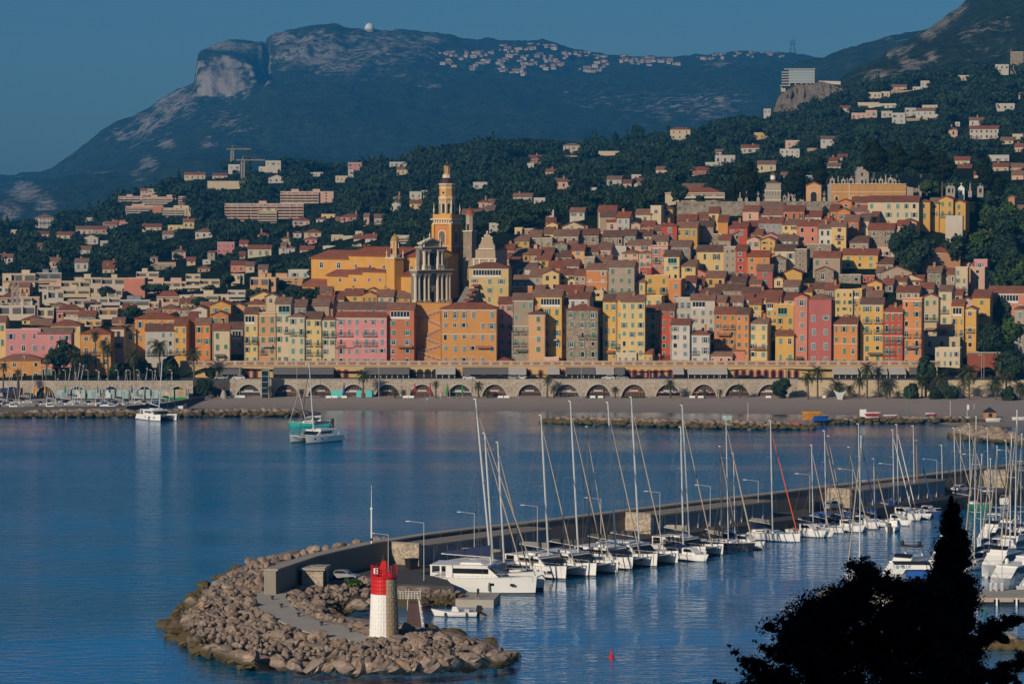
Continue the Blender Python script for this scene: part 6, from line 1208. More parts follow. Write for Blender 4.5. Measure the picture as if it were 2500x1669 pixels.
pw = G2(PATH, ZD); mb = MB(); mb.prism(pw[::-1], ZD - 1.5, ZD + .02, M['conc'], 'z'); tag(mb.obj('breakwater_path'), kind='structure')
dk = MB(); W8, W0 = QEDGE, WALL
for i in range(4, len(W0) - 1): dk.prism([W0[i], W8[i], W8[i + 1], W0[i + 1]], -2, ZD, M['asph'], 'z')
tag(dk.obj('mole_quay'), kind='structure')
dk = MB(); dk.prism([WALL[1], G2([(735, 1432)], ZD)[0], G2([(880, 1430)], ZD)[0], QEDGE[5], WALL[5], WALL[4], WALL[3], WALL[2]], -1, ZD - .004, M['asph'], 'z'); tag(dk.obj('mole_yard'), kind='structure')
def mole():
 t = empty('mole_wall', (WALL[0][0], WALL[0][1], ZD), 0, 'long curved concrete sea wall along the harbour mole', 'sea wall'); o = t.location
 wb, cb = MB(), MB(); inn, out = wall_off(.0), wall_off(-1.6); i2, o2 = wall_off(.15), wall_off(-1.9)
 for i in range(len(WALL) - 1):
  sh = lambda l: [(p[0] - o.x, p[1] - o.y) for p in l]
  wb.prism(sh([inn[i], inn[i + 1], out[i + 1], out[i]])[::-1], -2.5, 3.35, M['molew'], 'z'); cb.prism(sh([i2[i], i2[i + 1], o2[i + 1], o2[i]])[::-1], 3.35, 3.6, M['molec'], 'z')
 wb.obj('wall', None, t); cb.obj('coping', None, t)
 e = MB(); d = Vector((WALL[0][0] - WALL[1][0], WALL[0][1] - WALL[1][1], 0)).normalized(); n = Vector((-d.y, d.x, 0))
 for k in range(6): c = d * .15 + n * (-.2 - k * .3) * -1 * -1; e.lathe([(.16, -1), (.16, 3.3)], 6, M['molec'], (c.x, c.y))
 e.obj('wall_end', None, t)
mole()
def along(px):   # point on the wall line below a photo column, with its tangent
 best = None
 for i in range(len(WALLPX) - 1):
  if WALLPX[i][0] <= px <= WALLPX[i + 1][0]:
   a, b = WALL[i], WALL[i + 1]
   lo, hi = 0.0, 1.0
   for _ in range(30):
    m_ = (lo + hi) / 2; p = (a[0] + (b[0] - a[0]) * m_, a[1] + (b[1] - a[1]) * m_)
    if proj(p[0], p[1], 6)[0] < px: lo = m_
    else: hi = m_
   return Vector((a[0] + (b[0] - a[0]) * lo, a[1] + (b[1] - a[1]) * lo, 0)), Vector((b[0] - a[0], b[1] - a[1], 0)).normalized()
def store(pxa, pxb, pxc, lab, lab2):
 p, tn = along(pxa); q, _ = along(pxa + 8); nn = Vector((tn.y, -tn.x, 0)); a = math.atan2(tn.y, tn.x); L = (q - p).length
 t = empty('stone_block', (p.x, p.y, ZD), a, lab, 'block'); mb = MB(); mb.box(0, .6, -5.4, -.02, 0, 3.3, M['arc']); mb.obj('wall', None, t); mb = MB(); mb.box(-.1, .7, -5.5, 0, 3.3, 3.45, M['molec']); mb.obj('coping', None, t)
 r, _ = along(pxc); L2 = (r - q).length; t = empty('storage_row', (q.x, q.y, ZD), math.atan2(r.y - q.y, r.x - q.x), lab2, 'storage units'); mb = MB(); mb.box(.05, L2, -4.9, -.02, 0, 2.75, M['store']); mb.obj('wall', None, t); mb = MB(); mb.box(.05, L2 + .2, -5.4, 0, 2.75, 3.05, M['molew']); mb.obj('roof', None, t)
 n = int(L2 / 3)
 for k in range(n): mb = MB(); x = .4 + k * (L2 - .4) / n; mb.box(x, x + .22, -5.05, -4.9, 0, 2.7, M['frame']); mb.box(x + .3, x + 2.5, -4.96, -4.9, .1, 2.4, M['store']); mb.obj('door', None, t)
store(952, 1024, 1285, 'tan stone end block of the first storage row, nearest the lighthouse', 'first storage row behind the catamarans, nearest the lighthouse'); store(1526, 1600, 1832, 'tan stone end block behind the middle sailboat masts', 'grey storage row with pale posts behind the middle boats')
store(2018, 2085, 2254, 'tan stone end block beside the parked dark car', 'grey storage row above the blue covered boats'); store(2402, 2460, 2530, 'tan stone end block near the right end of the mole', 'storage row at the far right end of the mole')
def boulders():
 R = random.Random(8); pathW = G2(PATH, ZD); cnt = 0
 LB = {'wet': ('dark weed-stained boulder at the waterline of the breakwater head', 'boulders along the waterline'), 'top': ('dry pinkish boulder on the upper slope of the breakwater head', 'boulders of the upper slope'), 'inn': ('pale boulder piled round the little inner basin behind the lighthouse', 'boulders round the inner basin'), 'far': ('pale boulder on the seaward side behind the mole wall', 'boulders behind the wall')}
 def put(px, py, s, kind, zo=0.0):
  p = gnd(px, py, 0.6); z = 0
  for _ in range(4): z = max(-.2, head_z(p.x, p.y)); p = gnd(px, py, z)
  if in_poly(pathW, p.x, p.y) : return False
  if kind != 'far' and dist_poly(pathW, p.x, p.y) < s * .55: return False
  o = mkobj('boulder', BOULD[R.randrange(10)], None, (p.x, p.y, z + zo + s * .12)); o.scale = (s * R.uniform(.85, 1.25), s * R.uniform(.85, 1.15), s * R.uniform(.7, 1.0)); o.rotation_euler = (R.uniform(-.5, .5), R.uniform(-.5, .5), R.uniform(0, 6.28)); l, g = LB[kind]; tag(o, l, 'boulder', g); return True
 ring = [(400, 1528), (410, 1553), (445, 1572), (480, 1586), (560, 1606), (640, 1621), (740, 1631), (860, 1634), (1000, 1631), (1100, 1624), (1200, 1616), (1268, 1606)]
 n = 0
 for (a, b) in zip(ring[:-1], ring[1:]):
  L = math.hypot(b[0] - a[0], (b[1] - a[1]) * 2); k = max(1, int(L / 27))
  for i in range(k):
   f = (i + R.random() * .6) / k; s = R.uniform(1.15, 1.75)
   if put(a[0] + (b[0] - a[0]) * f, a[1] + (b[1] - a[1]) * f - R.uniform(0, 4), s, 'wet'): n += 1
 outer = [(400, 1530), (455, 1462), (520, 1412), (600, 1382), (665, 1366), (672, 1430), (640, 1442), (622, 1470), (655, 1510), (720, 1540), (790, 1563), (880, 1574), (905, 1562), (985, 1528), (1060, 1536), (1180, 1562), (1275, 1602), (1200, 1612), (1000, 1625), (860, 1628), (740, 1625), (560, 1600), (450, 1568)]
 pts = []; tries = 0
 while len(pts) < 138 and tries < 20000:
  tries += 1; x, y = R.uniform(395, 1270), R.uniform(1360, 1630)
  if not in_poly(outer, x, y): continue
  dpt = 20 + (y - 1370) * .045
  if any(abs(x - a) < dpt and abs(y - b) * 1.9 < dpt for a, b in pts): continue
  if put(x, y, R.uniform(.9, 1.5) * (1.0 if y > 1480 else .9), 'wet' if (x < 520 and y > 1500) or y > 1606 else 'top'): pts.append((x, y))
 inner = [(712, 1440), (900, 1424), (905, 1480), (862, 1484), (842, 1500), (846, 1524), (770, 1508), (722, 1480), (702, 1456)]
 pts2 = []; tries = 0
 while len(pts2) < 52 and tries < 9000:
  tries += 1; x, y = R.uniform(700, 905), R.uniform(1424, 1526)
  if not in_poly(inner, x, y) or any(abs(x - a) < 17 and abs(y - b) < 11 for a, b in pts2): continue
  if put(x, y, R.uniform(.8, 1.35), 'inn'): pts2.append((x, y))
 for x, y in [(860, 1530), (885, 1537), (905, 1545)]: put(x, y, R.uniform(.9, 1.3), 'inn')
 for j, (y, z) in enumerate(((1449, 1.5), (1459, 1.0), (1469, .5), (1478, 0))):
  for i in range(6):
   p = gnd(1030 + i * 17 + (j % 2) * 8 + R.uniform(-3, 3), y, z); o = mkobj('boulder', BOULD[R.randrange(10)], None, p); s = R.uniform(.75, 1.05); o.scale = (s, s, s * .8); o.rotation_euler = (R.random(), R.random(), R.random() * 6); tag(o, 'pale boulder heaped below the gate beside the largest catamaran', 'boulder', 'boulders below the gate')
 for k in range(34):
  x = R.uniform(600, 945); y = np.interp(x, [600, 700, 800, 945], [1376, 1350, 1334, 1312]) + R.uniform(-3, 10)
  p = gnd(x, y, 2.6); o = mkobj('boulder', BOULD[R.randrange(10)], None, (p.x, p.y, 2.0 + R.uniform(-.3, .6))); s = R.uniform(.7, 1.2); o.scale = (s, s, s * .85); o.rotation_euler = (R.random(), R.random(), R.random() * 6); tag(o, LB['far'][0], 'boulder', LB['far'][1])
 tp = [boulder_mesh('t', R0(300 + k), None, 6, 4) for k in range(4)]; D = []
 for m_ in tp:
  v = np.empty(len(m_.vertices) * 3); m_.vertices.foreach_get('co', v); D.append((v.reshape(-1, 3), np.array([list(p.vertices) for p in m_.polygons if len(p.vertices) == 4])))
 Vs, Fs, nv = [], [], 0
 for _ in range(3200):
  x, y = R.uniform(395, 1275), R.uniform(1330, 1632)
  if not (in_poly(outer, x, y) or in_poly(inner, x, y) or in_poly([(1012, 1438), (1118, 1446), (1120, 1480), (1015, 1482)], x, y)): continue
  p = gnd(x, y, 1); z = 0
  for _ in range(3): z = head_z(p.x, p.y); p = gnd(x, y, max(z, -.2))
  if in_poly(pathW, p.x, p.y) or z < -.5: continue
  v, f = D[R.randrange(4)]; s = R.uniform(.3, .62); a = R.random() * 6.28; ca, sa = math.cos(a), math.sin(a); W = v.copy(); W[:, 0] = (v[:, 0] * ca - v[:, 1] * sa) * s + p.x; W[:, 1] = (v[:, 0] * sa + v[:, 1] * ca) * s + p.y; W[:, 2] = v[:, 2] * s + z + s * .3; Vs.append(W); Fs.append(f + nv); nv += len(v)
 tag(mkobj('rubble_fill', np_mesh('rubble_fill', np.vstack(Vs), np.vstack(Fs), M['rock'])), kind='stuff')
 print('boulders', n + len(pts) + len(pts2) + 48)
boulders()
def groyne(pts, wid, hh, label, n, seed, smin=.5, smax=1.1):
 """pts: photo points of the front waterline"""
 R = random.Random(seed); P = [gnd(a, b, 0) for a, b in pts]; tp = [boulder_mesh('t', R0(seed * 10 + k), None, 7, 5) for k in range(5)]; D = []
 for m_ in tp:
  v = np.empty(len(m_.vertices) * 3); m_.vertices.foreach_get('co', v); D.append((v.reshape(-1, 3), np.array([list(p.vertices) for p in m_.polygons if len(p.vertices) == 4])))
 seg = [0.0]
 for a, b in zip(P[:-1], P[1:]): seg.append(seg[-1] + (b - a).length)
 Vs, Fs, nv = [], [], 0; o = P[0]
 for _ in range(n):
  d = R.uniform(0, seg[-1]); i = max(k for k in range(len(seg) - 1) if seg[k] <= d); f = (d - seg[i]) / (seg[i + 1] - seg[i]); c = P[i].lerp(P[i + 1], f); u = R.random(); tp_ = min(1, min(d, seg[-1] - d) / 12 + .25)
  off = u * wid * tp_; z = hh * tp_ * math.sin(PI * min(1, .12 + u * .8)) * R.uniform(.6, 1.0)
  v, fc = D[R.randrange(5)]; s = R.uniform(smin, smax); a = R.random() * 6.28; ca, sa = math.cos(a), math.sin(a); W = v.copy(); W[:, 0] = (v[:, 0] * ca - v[:, 1] * sa) * s * 1.2 + c.x - o.x; W[:, 1] = (v[:, 0] * sa + v[:, 1] * ca) * s + c.y + off - o.y; W[:, 2] = v[:, 2] * s * .8 + z; Vs.append(W); Fs.append(fc + nv); nv += len(v)
 tag(mkobj('rock_groyne', np_mesh('rock_groyne', np.vstack(Vs), np.vstack(Fs), M['rockf']), None, tuple(o)), label, 'breakwater', 'low rock groynes off the beach')
groyne([(-10, 1019), (170, 1019), (360, 1019), (480, 1018), (600, 1017), (700, 1017), (775, 1014)], 5.5, 1.7, 'long low rock groyne at the left under the small port', 900, 41)
groyne([(1322, 1032), (1400, 1036), (1550, 1041), (1700, 1046), (1850, 1049), (1990, 1049)], 7, 1.7, 'low rock groyne in the middle, seen behind the mast tops', 800, 42)
groyne([(1990, 1036), (2100, 1034), (2200, 1034), (2330, 1033), (2400, 1032)], 4, 1.4, 'short pale rock groyne joining the beach at the right', 330, 43)
groyne([(2330, 1070), (2380, 1078), (2440, 1084), (2520, 1092)], 16, 3.0, 'broad rock mound at the right edge below the beach', 520, 44, .7, 1.6)
groyne([(2395, 1582), (2440, 1584), (2520, 1588)], 5, 2.4, 'pinkish rock heap at the lower right edge behind the cypress', 60, 45, .7, 1.4)
def lighthouse():
 b = gnd(938, 1558, 2.2); Y = b.y; t = empty('lighthouse', (b.x, b.y, 2.0), 0, 'stubby lighthouse, half white with a red top, half bare stone', 'lighthouse'); s = Y / F; H = (1556 - 1403) * s; r0, r1 = 36 * s, 30.5 * s
 NSEG, NR = 32, 15; V = []
 mats = [M['lwhite'], M['redp'], M['lstone']]; mbs = {'painted_side': MB(), 'stone_side': MB()}
 base = MB(); base.lathe([(r0 * 1.16, -1.5), (r0 * 1.14, .55), (r0 * 1.04, .62)], NSEG, M['lstone']); base.obj('base', None, t)
 def isw(i): a = 2 * PI * (i + .5) / NSEG; ph = math.degrees(math.atan2(math.cos(a), -math.sin(a))); return -172 < ph < 8   # angle from the camera side towards the right
 for k in range(NR):
  za, zb = .55 + (H - .55) * k / NR, .55 + (H - .55) * (k + 1) / NR; g = .05
  for i in range(NSEG):
   a0, a1 = 2 * PI * i / NSEG, 2 * PI * (i + 1) / NSEG; off = (k % 2) * .5
   R_ = lambda z: r0 + (r1 - r0) * z / H
   w = isw(i); m_ = (M['redp'] if k >= NR - 4 else M['lwhite']) if w else M['lstone']; q = mbs['painted_side' if w else 'stone_side']
   pr = lambda a, z, e: ((R_(z) + e) * math.cos(a), (R_(z) + e) * math.sin(a), z)
   j = .016 if (i + k) % 2 == 0 else .0
   ga = (a1 - a0) * .05
   q.add([pr(a0 + ga, za + g, .035 + j), pr(a1 - ga, za + g, .035 + j), pr(a1 - ga, zb - g, .035 + j), pr(a0 + ga, zb - g, .035 + j), pr(a0, za, -.02), pr(a1, za, -.02), pr(a1, zb, -.02), pr(a0, zb, -.02)], [(0, 1, 2, 3), (4, 5, 1, 0), (5, 6, 2, 1), (6, 7, 3, 2), (7, 4, 0, 3)], m_)
 for n_, q in mbs.items(): q.obj(n_, None, t)
 c = MB(); c.lathe([(r1, H), (r1 * 1.1, H + .08), (r1 * 1.12, H + .3), (.1, H + .32)], NSEG, M['redp']); c.obj('gallery_floor', None, t)
 rl = MB(); rr = r1 * 1.04; zt = H + .3
 for k in range(14):
  a = 2 * PI * k / 14; rl.tube((rr * math.cos(a), rr * math.sin(a), zt), (rr * math.cos(a), rr * math.sin(a), zt + 1.35), .04, .04, 5, M['redp'])
 for h in (.35, .7, 1.02, 1.35): rl.path([(rr * math.cos(2 * PI * k / 28), rr * math.sin(2 * PI * k / 28), zt + h) for k in range(29)], .033, 5, M['redp'])
 rl.obj('railing', None, t)
 l = MB(); l.prism([(-.95, zt), (.25, zt), (.25, zt + 2.0), (-.28, zt + 2.0)], -.55, .55, M['redp'], 'y'); l.obj('lantern_housing', None, t)
 l = MB(); l.lathe([(.22, zt + 2.0), (.22, zt + 2.35), (.3, zt + 2.4), (.28, zt + 2.6), (.1, zt + 2.65)], 10, M['iron'], (0, 0)); l.lathe([(.06, zt + 2.65), (.05, zt + 3.0)], 6, M['iron']); l.obj('lamp', None, t)
 l = MB(); l.box(.45, 1.05, -.9, -.2, zt, zt + .5, M['redp']); l.obj('box', None, t); l = MB(); l.box(-1.3, -.75, -1.2, -1.1, zt + .4, zt + 1.15, M['white']); l.obj('panel', None, t)
lighthouse()
def hut():
 p = gnd(737, 1432, ZD); t = empty('stone_hut', p, -math.radians(10), 'small stone hut with a pale flat roof in the shade of the mole wall', 'hut'); s = p.y / F
 w, h = 53 * s, 42 * s; mb = MB(); mb.box(0, w, 0, 3.6, -.5, h, M['arc']); mb.obj('wall', None, t); mb = MB(); mb.box(-.25, w + .35, -.35, 3.9, h, h + .32, M['conc']); mb.box(w * .4, w + .3, .6, 3.8, h + .32, h + .42, M['molec']); mb.obj('roof', None, t); mb = MB(); mb.box(w, w + .06, .8, 2.2, 0, h * .85, M['dark']); mb.obj('door', None, t)
 b = gnd(712, 1426, ZD); mb = MB(); mb.tube(b, b + Vector((0, 0, 1.2)), .05, .05, 6, M['redp']); q = gnd(742, 1428, ZD); mb.tube(q, q + Vector((0, 0, 1.2)), .06, .06, 6, M['redp']); mb.path([b + Vector((0, 0, 1.1)), (b + q) / 2 + Vector((0, 0, .8)), q + Vector((0, 0, 1.1))], .03, 5, M['redp']); tag(mb.obj('chain_barrier'), 'red and white chain barrier across the path by the stone hut', 'barrier')
hut()
for k, (px, py) in enumerate([(669, 1442), (665, 1463), (687, 1482), (729, 1504), (785, 1526), (856, 1542)]):
 p = gnd(px, py, ZD); mb = MB(); mb.lathe([(.22, 0), (.16, .1), (.14, .35), (.3, .4), (.3, .52), (.1, .58)], 8, M['iron']); tag(mb.obj('mooring_bollard', None, None, p), ['black mooring bollard at the far end of the curved path', 'second black bollard from the hut on the curved path', 'third black bollard from the hut on the curved path', 'black bollard halfway along the curved path', 'black bollard next to last before the lighthouse', 'black bollard nearest the lighthouse'][k], 'bollard', 'bollards along the breakwater path')
def lamp(px, py0, py1, label, group, arm=-2.2, z=ZD, Y=None):
 p = gnd(px, py0, z) if Y is None else at(px, py0, Y); H = zfrom(py1, p.y) - p.z; t = empty('street_lamp', p, 0, label, 'street lamp', group); mb = MB(); mb.tube((0, 0, -.5), (0, 0, H), .075, .05, 6, M['gelg']); mb.obj('pole', None, t)
 mb = MB(); mb.tube((0, 0, H), (arm, 0, H + .28), .045, .035, 5, M['gelg']); mb.box(arm - .5, arm + .15, -.12, .12, H + .2, H + .32, M['frame']); mb.obj('lamp_arm', None, t)
LP = 'street lamps along the mole'
for k, (px, a, b) in enumerate([(1035, 1416, 1276), (1158, 1368, 1253), (1312, 1345, 1236), (1467, 1322, 1218), (1611, 1303, 1202), (1734, 1285, 1187), (1851, 1268, 1174), (1977, 1250, 1159), (2081, 1235, 1147), (2180, 1222, 1134), (2287, 1208, 1123), (2383, 1195, 1111), (2468, 1183, 1101)]):
 lamp(px, a, b, f"single-arm street lamp on the mole, {ORD[k + 1]} along the quay from the lighthouse" if k else 'tall single-arm street lamp nearest the lighthouse', LP)
lamp(948, 1400, 1305, 'street lamp standing behind the lighthouse lantern', LP)
p = gnd(907, 1327, 6.0); mb = MB(); mb.tube((0, 0, 0), (0, 0, 5.3), .13, .11, 6, M['white']); mb.ball((0, 0, 5.4), .22, M['white'], 8, 5); mb.tube((0, 0, 5.5), (0, 0, 9), .05, .02, 5, M['white']); mb.lathe([(.15, .5), (.15, .9)], 6, M['iron']); tag(mb.obj('white_mast_pole', None, None, p), 'white antenna pole standing on the curved mole wall', 'pole')
def car(px, py, z, Y, ang, col, label, L=4.2, group=None, suv=False):
 p = gnd(px, py, z) if Y is None else at(px, py, Y); t = empty('parked_car', p, ang, label, 'car', group); m_ = plain('car_paint_' + col[0], col[1], .3, .3, var=.03); h = .15 if suv else 0
 mb = MB(); mb.prism([(-L / 2, .35), (-L / 2, .85 + h), (-L * .42, .95 + h), (L * .2, .92 + h), (L * .46, .78 + h), (L / 2, .6), (L / 2, .32)], -.85, .85, m_, 'y'); mb.prism([(-L * .40, .94 + h), (-L * .30, 1.42 + h * 1.5), (L * .02, 1.45 + h * 1.5), (L * .22, .92 + h)], -.72, .72, m_, 'y'); mb.obj('body', None, t)
 g = MB(); g.prism([(-L * .37, .97 + h), (-L * .285, 1.37 + h * 1.5), (L * .01, 1.39 + h * 1.5), (L * .18, .97 + h)], -.735, .735, M['glass'], 'y'); g.prism([(-L * .395, .98 + h), (-L * .31, 1.36 + h * 1.5), (L * .035, 1.38 + h * 1.5), (L * .205, .98 + h)], -.6, .6, M['glass'], 'y'); g.obj('windows', None, t)
 for sx in (-.31, .31):
  for sy in (-.78, .78): w = MB(); w.rings([[(sx * L + .31 * math.cos(2 * PI * i / 10), sy + d, .31 + .31 * math.sin(2 * PI * i / 10)) for i in range(10)] for d in (-.1, .1)], M['dark']); w.obj('wheel', None, t)
 for sy in (-.55, .55): w = MB(); w.box(L * .47, L * .495, sy - .15, sy + .15, .58, .7, M['frame']); w.obj('headlight', None, t)
CCOL = {'w': ('white', (.7, .7, .7)), 'd': ('dark', (.02, .022, .026)), 's': ('silver', (.35, .37, .4)), 'b': ('blue', (.03, .06, .14))}
UR = 'cars parked along the upper road'
for k, (px, c, n_) in enumerate([(1145, 'w', 'white van-like car before the middle grey awning'), (1177, 'd', 'dark car right beside the white one before the grey awning'), (1225, 'd', 'dark car before the right end of the grey awning'), (1176 + 75, 's', 'silver car before the pale awning'), (1278, 'w', 'white car right of the silver car by the red doors'), (1297, 'd', 'dark car before the two red arched doors'), (1376, 'd', 'dark car left of the stone tower awning'), (1485, 'w', 'white car before the pale awning right of the stone tower'), (1519, 's', 'pale car at the end of the awnings'), (1556, 'd', 'dark car before the row of red arches'), (1622, 'b', 'blue car before the last red arch of the row'), (1806, 'd', 'dark car left of three before the right red arches'), (1829, 'd', 'dark car in the middle of three before the right red arches'), (1852, 'd', 'dark car right of three before the right red arches'), (540, 's', 'pale car at the left end of the upper road'), (582, 'w', 'white car beside the left grey veranda')]):
 car(px, 927, 5.97, 917.2, PI if k % 2 else 0, CCOL[c], n_, 3.7, UR)
MC = 'cars parked on the mole'
car(842, 1414, ZD, None, -.35, CCOL['s'], 'pale blue-grey car parked beside the stone hut', 4.2, MC); car(1996, 1246, ZD, None, .85, CCOL['d'], 'black car parked beside the stone block on the mole', 4.4, MC, True); car(2033, 1243, ZD, None, .85, CCOL['s'], 'silver car parked right beside the black one on the mole', 4.4, MC, True)
car(2268, 1212, ZD, None, .8, CCOL['d'], 'dark car with a pale roof box near the wooden mast', 4.3, MC); car(2302, 1208, ZD, None, .8, CCOL['d'], 'dark car with red tail lights on the mole', 4.3, MC, True); car(2347, 1200, ZD, None, .8, CCOL['w'], 'white car parked on the mole behind the cypress tip', 4.3, MC)
p = gnd(1005, 1388, ZD); mb = MB(); mb.prism([(-.55, .15), (.55, .15), (.68, 1.15), (-.68, 1.15)], -.5, .5, M['iron'], 'y'); mb.box(-.75, .75, -.6, .6, 1.15, 1.28, M['dark']); o = mb.obj('waste_container', None, None, p); o.rotation_euler = (0, 0, .7); o.scale = (1.25,) * 3; tag(o, 'black wheeled waste container against the tan stone block', 'waste bin')
tree(860, 1431, 1413, 62, 'round', 'low green bush beside the stone hut and parked car', 'bush', Y=gnd(860, 1431, ZD).y, trunk=.02, mat=M['leafg'], n=900, leaf=.16, name='green_bush')
jq = G2([(872, 1426), (985, 1425), (1108, 1430), (1092, 1414), (1010, 1394), (905, 1392)], ZD); mb = MB(); mb.prism(jq, -1, ZD - .008, M['asph'], 'z'); tag(mb.obj('quay_apron'), kind='structure')
jp = G2([(1112, 1462), (1205, 1464), (1222, 1446), (1130, 1444)], 1.1); mb = MB(); mb.prism(jp[::-1][::-1], -2, 1.1, M['conc'], 'z'); o = tag(mb.obj('landing_jetty'), 'small concrete landing with a ladder below the largest catamaran', 'jetty')
q = gnd(1165, 1466, 0.9); mb = MB()
for dx in (-.22, .22): mb.tube((dx, -.1, -1), (dx, -.1, 1.0), .035, .035, 5, M['conc'])
for k in range(6): mb.tube((-.22, -.1, -.8 + k * .3), (.22, -.1, -.8 + k * .3), .025, .025, 5, M['conc'])
tag(mb.obj('ladder', None, None, q + Vector((0, 0, .1))), 'metal ladder hanging on the face of the small concrete landing', 'ladder')
q = gnd(1167, 1456, 1.1); mb = MB(); mb.lathe([(.2, 0), (.18, .9), (.22, .95), (.2, 1.1), (.12, 1.2)], 8, M['iron']); tag(mb.obj('bollard_post', None, None, q), 'black post standing on the small concrete landing', 'bollard')
def walkway():
 a, b, c, d = [gnd(x, y, .9) for x, y in ((990, 1556), (1034, 1556), (1022, 1468), (996, 1468))]; t = empty('floating_walkway', a, 0, 'brown floating walkway edged with white fenders right of the lighthouse', 'walkway'); o = a
 mb = MB(); mb.prism([((p - o).x, (p - o).y) for p in (a, b, c, d)], -.7, .0, M['wood'], 'z'); mb.obj('deck', None, t)
 for k in range(6):
  f0, f1 = k / 6, (k + .85) / 6; p, q = b.lerp(c, f0) - o, b.lerp(c, f1) - o; f = MB(); f.tube(p + Vector((.16, 0, .12)), q + Vector((.16, 0, .12)), .2, .2, 7, M['white']); f.obj('fender', None, t)
 r = MB()
 for k in range(5):
  for e, g in ((a, d), (b, c)): p = e.lerp(g, .75 + k * .06) - o; r.tube(p, p + Vector((0, 0, 1.1)), .04, .04, 5, M['frame'])
 r.obj('railing', None, t)
M['wood'] = plain('brown_decking', (.16, .085, .06), .85, var=.2)
walkway()
mb = MB(); q = gnd(970, 1462, 1.6); L = 3.3
for z in (.2, .5, .8, 1.1): mb.tube((0, 0, z), (L, .2, z), .045, .045, 5, M['frame'])
for k in range(9): mb.tube((L * k / 8, .2 * k / 8, 0), (L * k / 8, .2 * k / 8, 1.5 if k in (0, 3, 4, 8) else 1.1), .05, .05, 5, M['frame'])
tag(mb.obj('white_gate', None, None, q), 'white railing gate at the head of the floating walkway', 'gate')
# ================================================================== BOATS
M['gel'] = plain('gelcoat_white', (.72, .72, .70), .3, var=.05, scale=.6); M['gelg'] = plain('gelcoat_grey', (.42, .43, .44), .35); M['alu'] = plain('mast_aluminium', (.62, .63, .62), .35, .3, var=.05); M['masd'] = plain('mast_dark', (.10, .10, .11), .4); M['maso'] = plain('mast_wood', (.36, .2, .08), .5)
M['navy'] = plain('navy_canvas', (.012, .022, .075), .8); M['greyc'] = plain('grey_canvas', (.20, .19, .18), .9); M['dgrey'] = plain('dark_grey_canvas', (.06, .06, .065), .9); M['blue'] = plain('blue_canvas', (.02, .07, .24), .8); M['tan'] = plain('tan_canvas', (.36, .31, .25), .9)
M['hnavy'] = plain('hull_navy', (.014, .018, .03), .25); M['hturq'] = plain('hull_turquoise', (.02, .30, .25), .4); M['hgreen'] = plain('hull_green', (.012, .14, .09), .4); M['hblue'] = plain('hull_blue', (.02, .05, .16), .35); M['tint'] = plain('tinted_glass', (.012, .014, .018), .1, spec=.6)
M['rope'] = plain('rigging', (.10, .10, .10), .6); M['orange'] = plain('furled_orange', (.60, .09, .03), .8); M['lred'] = plain('life_ring', (.60, .08, .03), .6); M['black'] = plain('black_rubber', (.012, .012, .013), .5)
DIRB = Vector((.755, -.655, 0)).normalized(); HEAD0 = math.atan2(DIRB.y, DIRB.x)
def hull_mesh(L, B, fb, mat, deck, plumb=.9, stern=.75, yc=0.0, n=12, draft=.45, sheer=.25, stripe=None):
 """bow at +x = L/2 ; a lofted hull with deck"""
 mb = MB(); rings = []
 for i in range(n + 1):
  u = i / n; b = B / 2 * (stern + (1 - stern) * math.sin(min(1, u / .45) * PI / 2)) if u < .45 else B / 2 * max(.02, (1 - ((u - .45) / .55) ** 2.2))
  z = fb * (1 + sheer * (max(0, u - .35) / .65) ** 2); xt = -L / 2 + L * u; xb = -L / 2 + L * min(u, plumb + (1 - plumb) * u * .6) if u > .6 else -L / 2 + L * (u + .02 * (1 - u)); k = draft * min(1, (1 - u) * 5 + .15)
  xm = (xt + xb) / 2
  rings.append([(xt, yc - b, z), (xm, yc - b * .93, z * .45), (xb, yc - b * .78, .02), (xb, yc - b * .3, -k), (xb, yc + b * .3, -k), (xb, yc + b * .78, .02), (xm, yc + b * .93, z * .45), (xt, yc + b, z)])
 vs = [p for r in rings for p in r]; fs, fd = [], []
 for k in range(n):
  for i in range(7): fs.append((k * 8 + i, (k + 1) * 8 + i, (k + 1) * 8 + i + 1, k * 8 + i + 1))
  fd.append((k * 8 + 7, (k + 1) * 8 + 7, (k + 1) * 8, k * 8))
 fs += [tuple(range(8)), tuple(n * 8 + i for i in range(7, -1, -1))]
 mb.add(vs, fs, mat); mb.add(vs, fd, deck)
 if stripe:   # dark boot stripe just proud of the topsides
  for sg in (-1, 1):
   for k in range(n):
    q = [(rings[k][1 if sg < 0 else 6]), (rings[k + 1][1 if sg < 0 else 6]), (rings[k + 1][2 if sg < 0 else 5]), (rings[k][2 if sg < 0 else 5])]
    a, b_, c_, d_ = [Vector(p) for p in q]; o = Vector((0, sg * .015, 0)); f = .72
    mb.add([a.lerp(d_, f) + o, b_.lerp(c_, f) + o, c_ + o, d_ + o], [(0, 1, 2, 3)], stripe)
 return mb
def stays(t, pts, r=.022):
 mb = MB()
 for a, b in pts: mb.tube(a, b, r, r, 3, M['rope'])
 mb.obj('rigging', None, t)
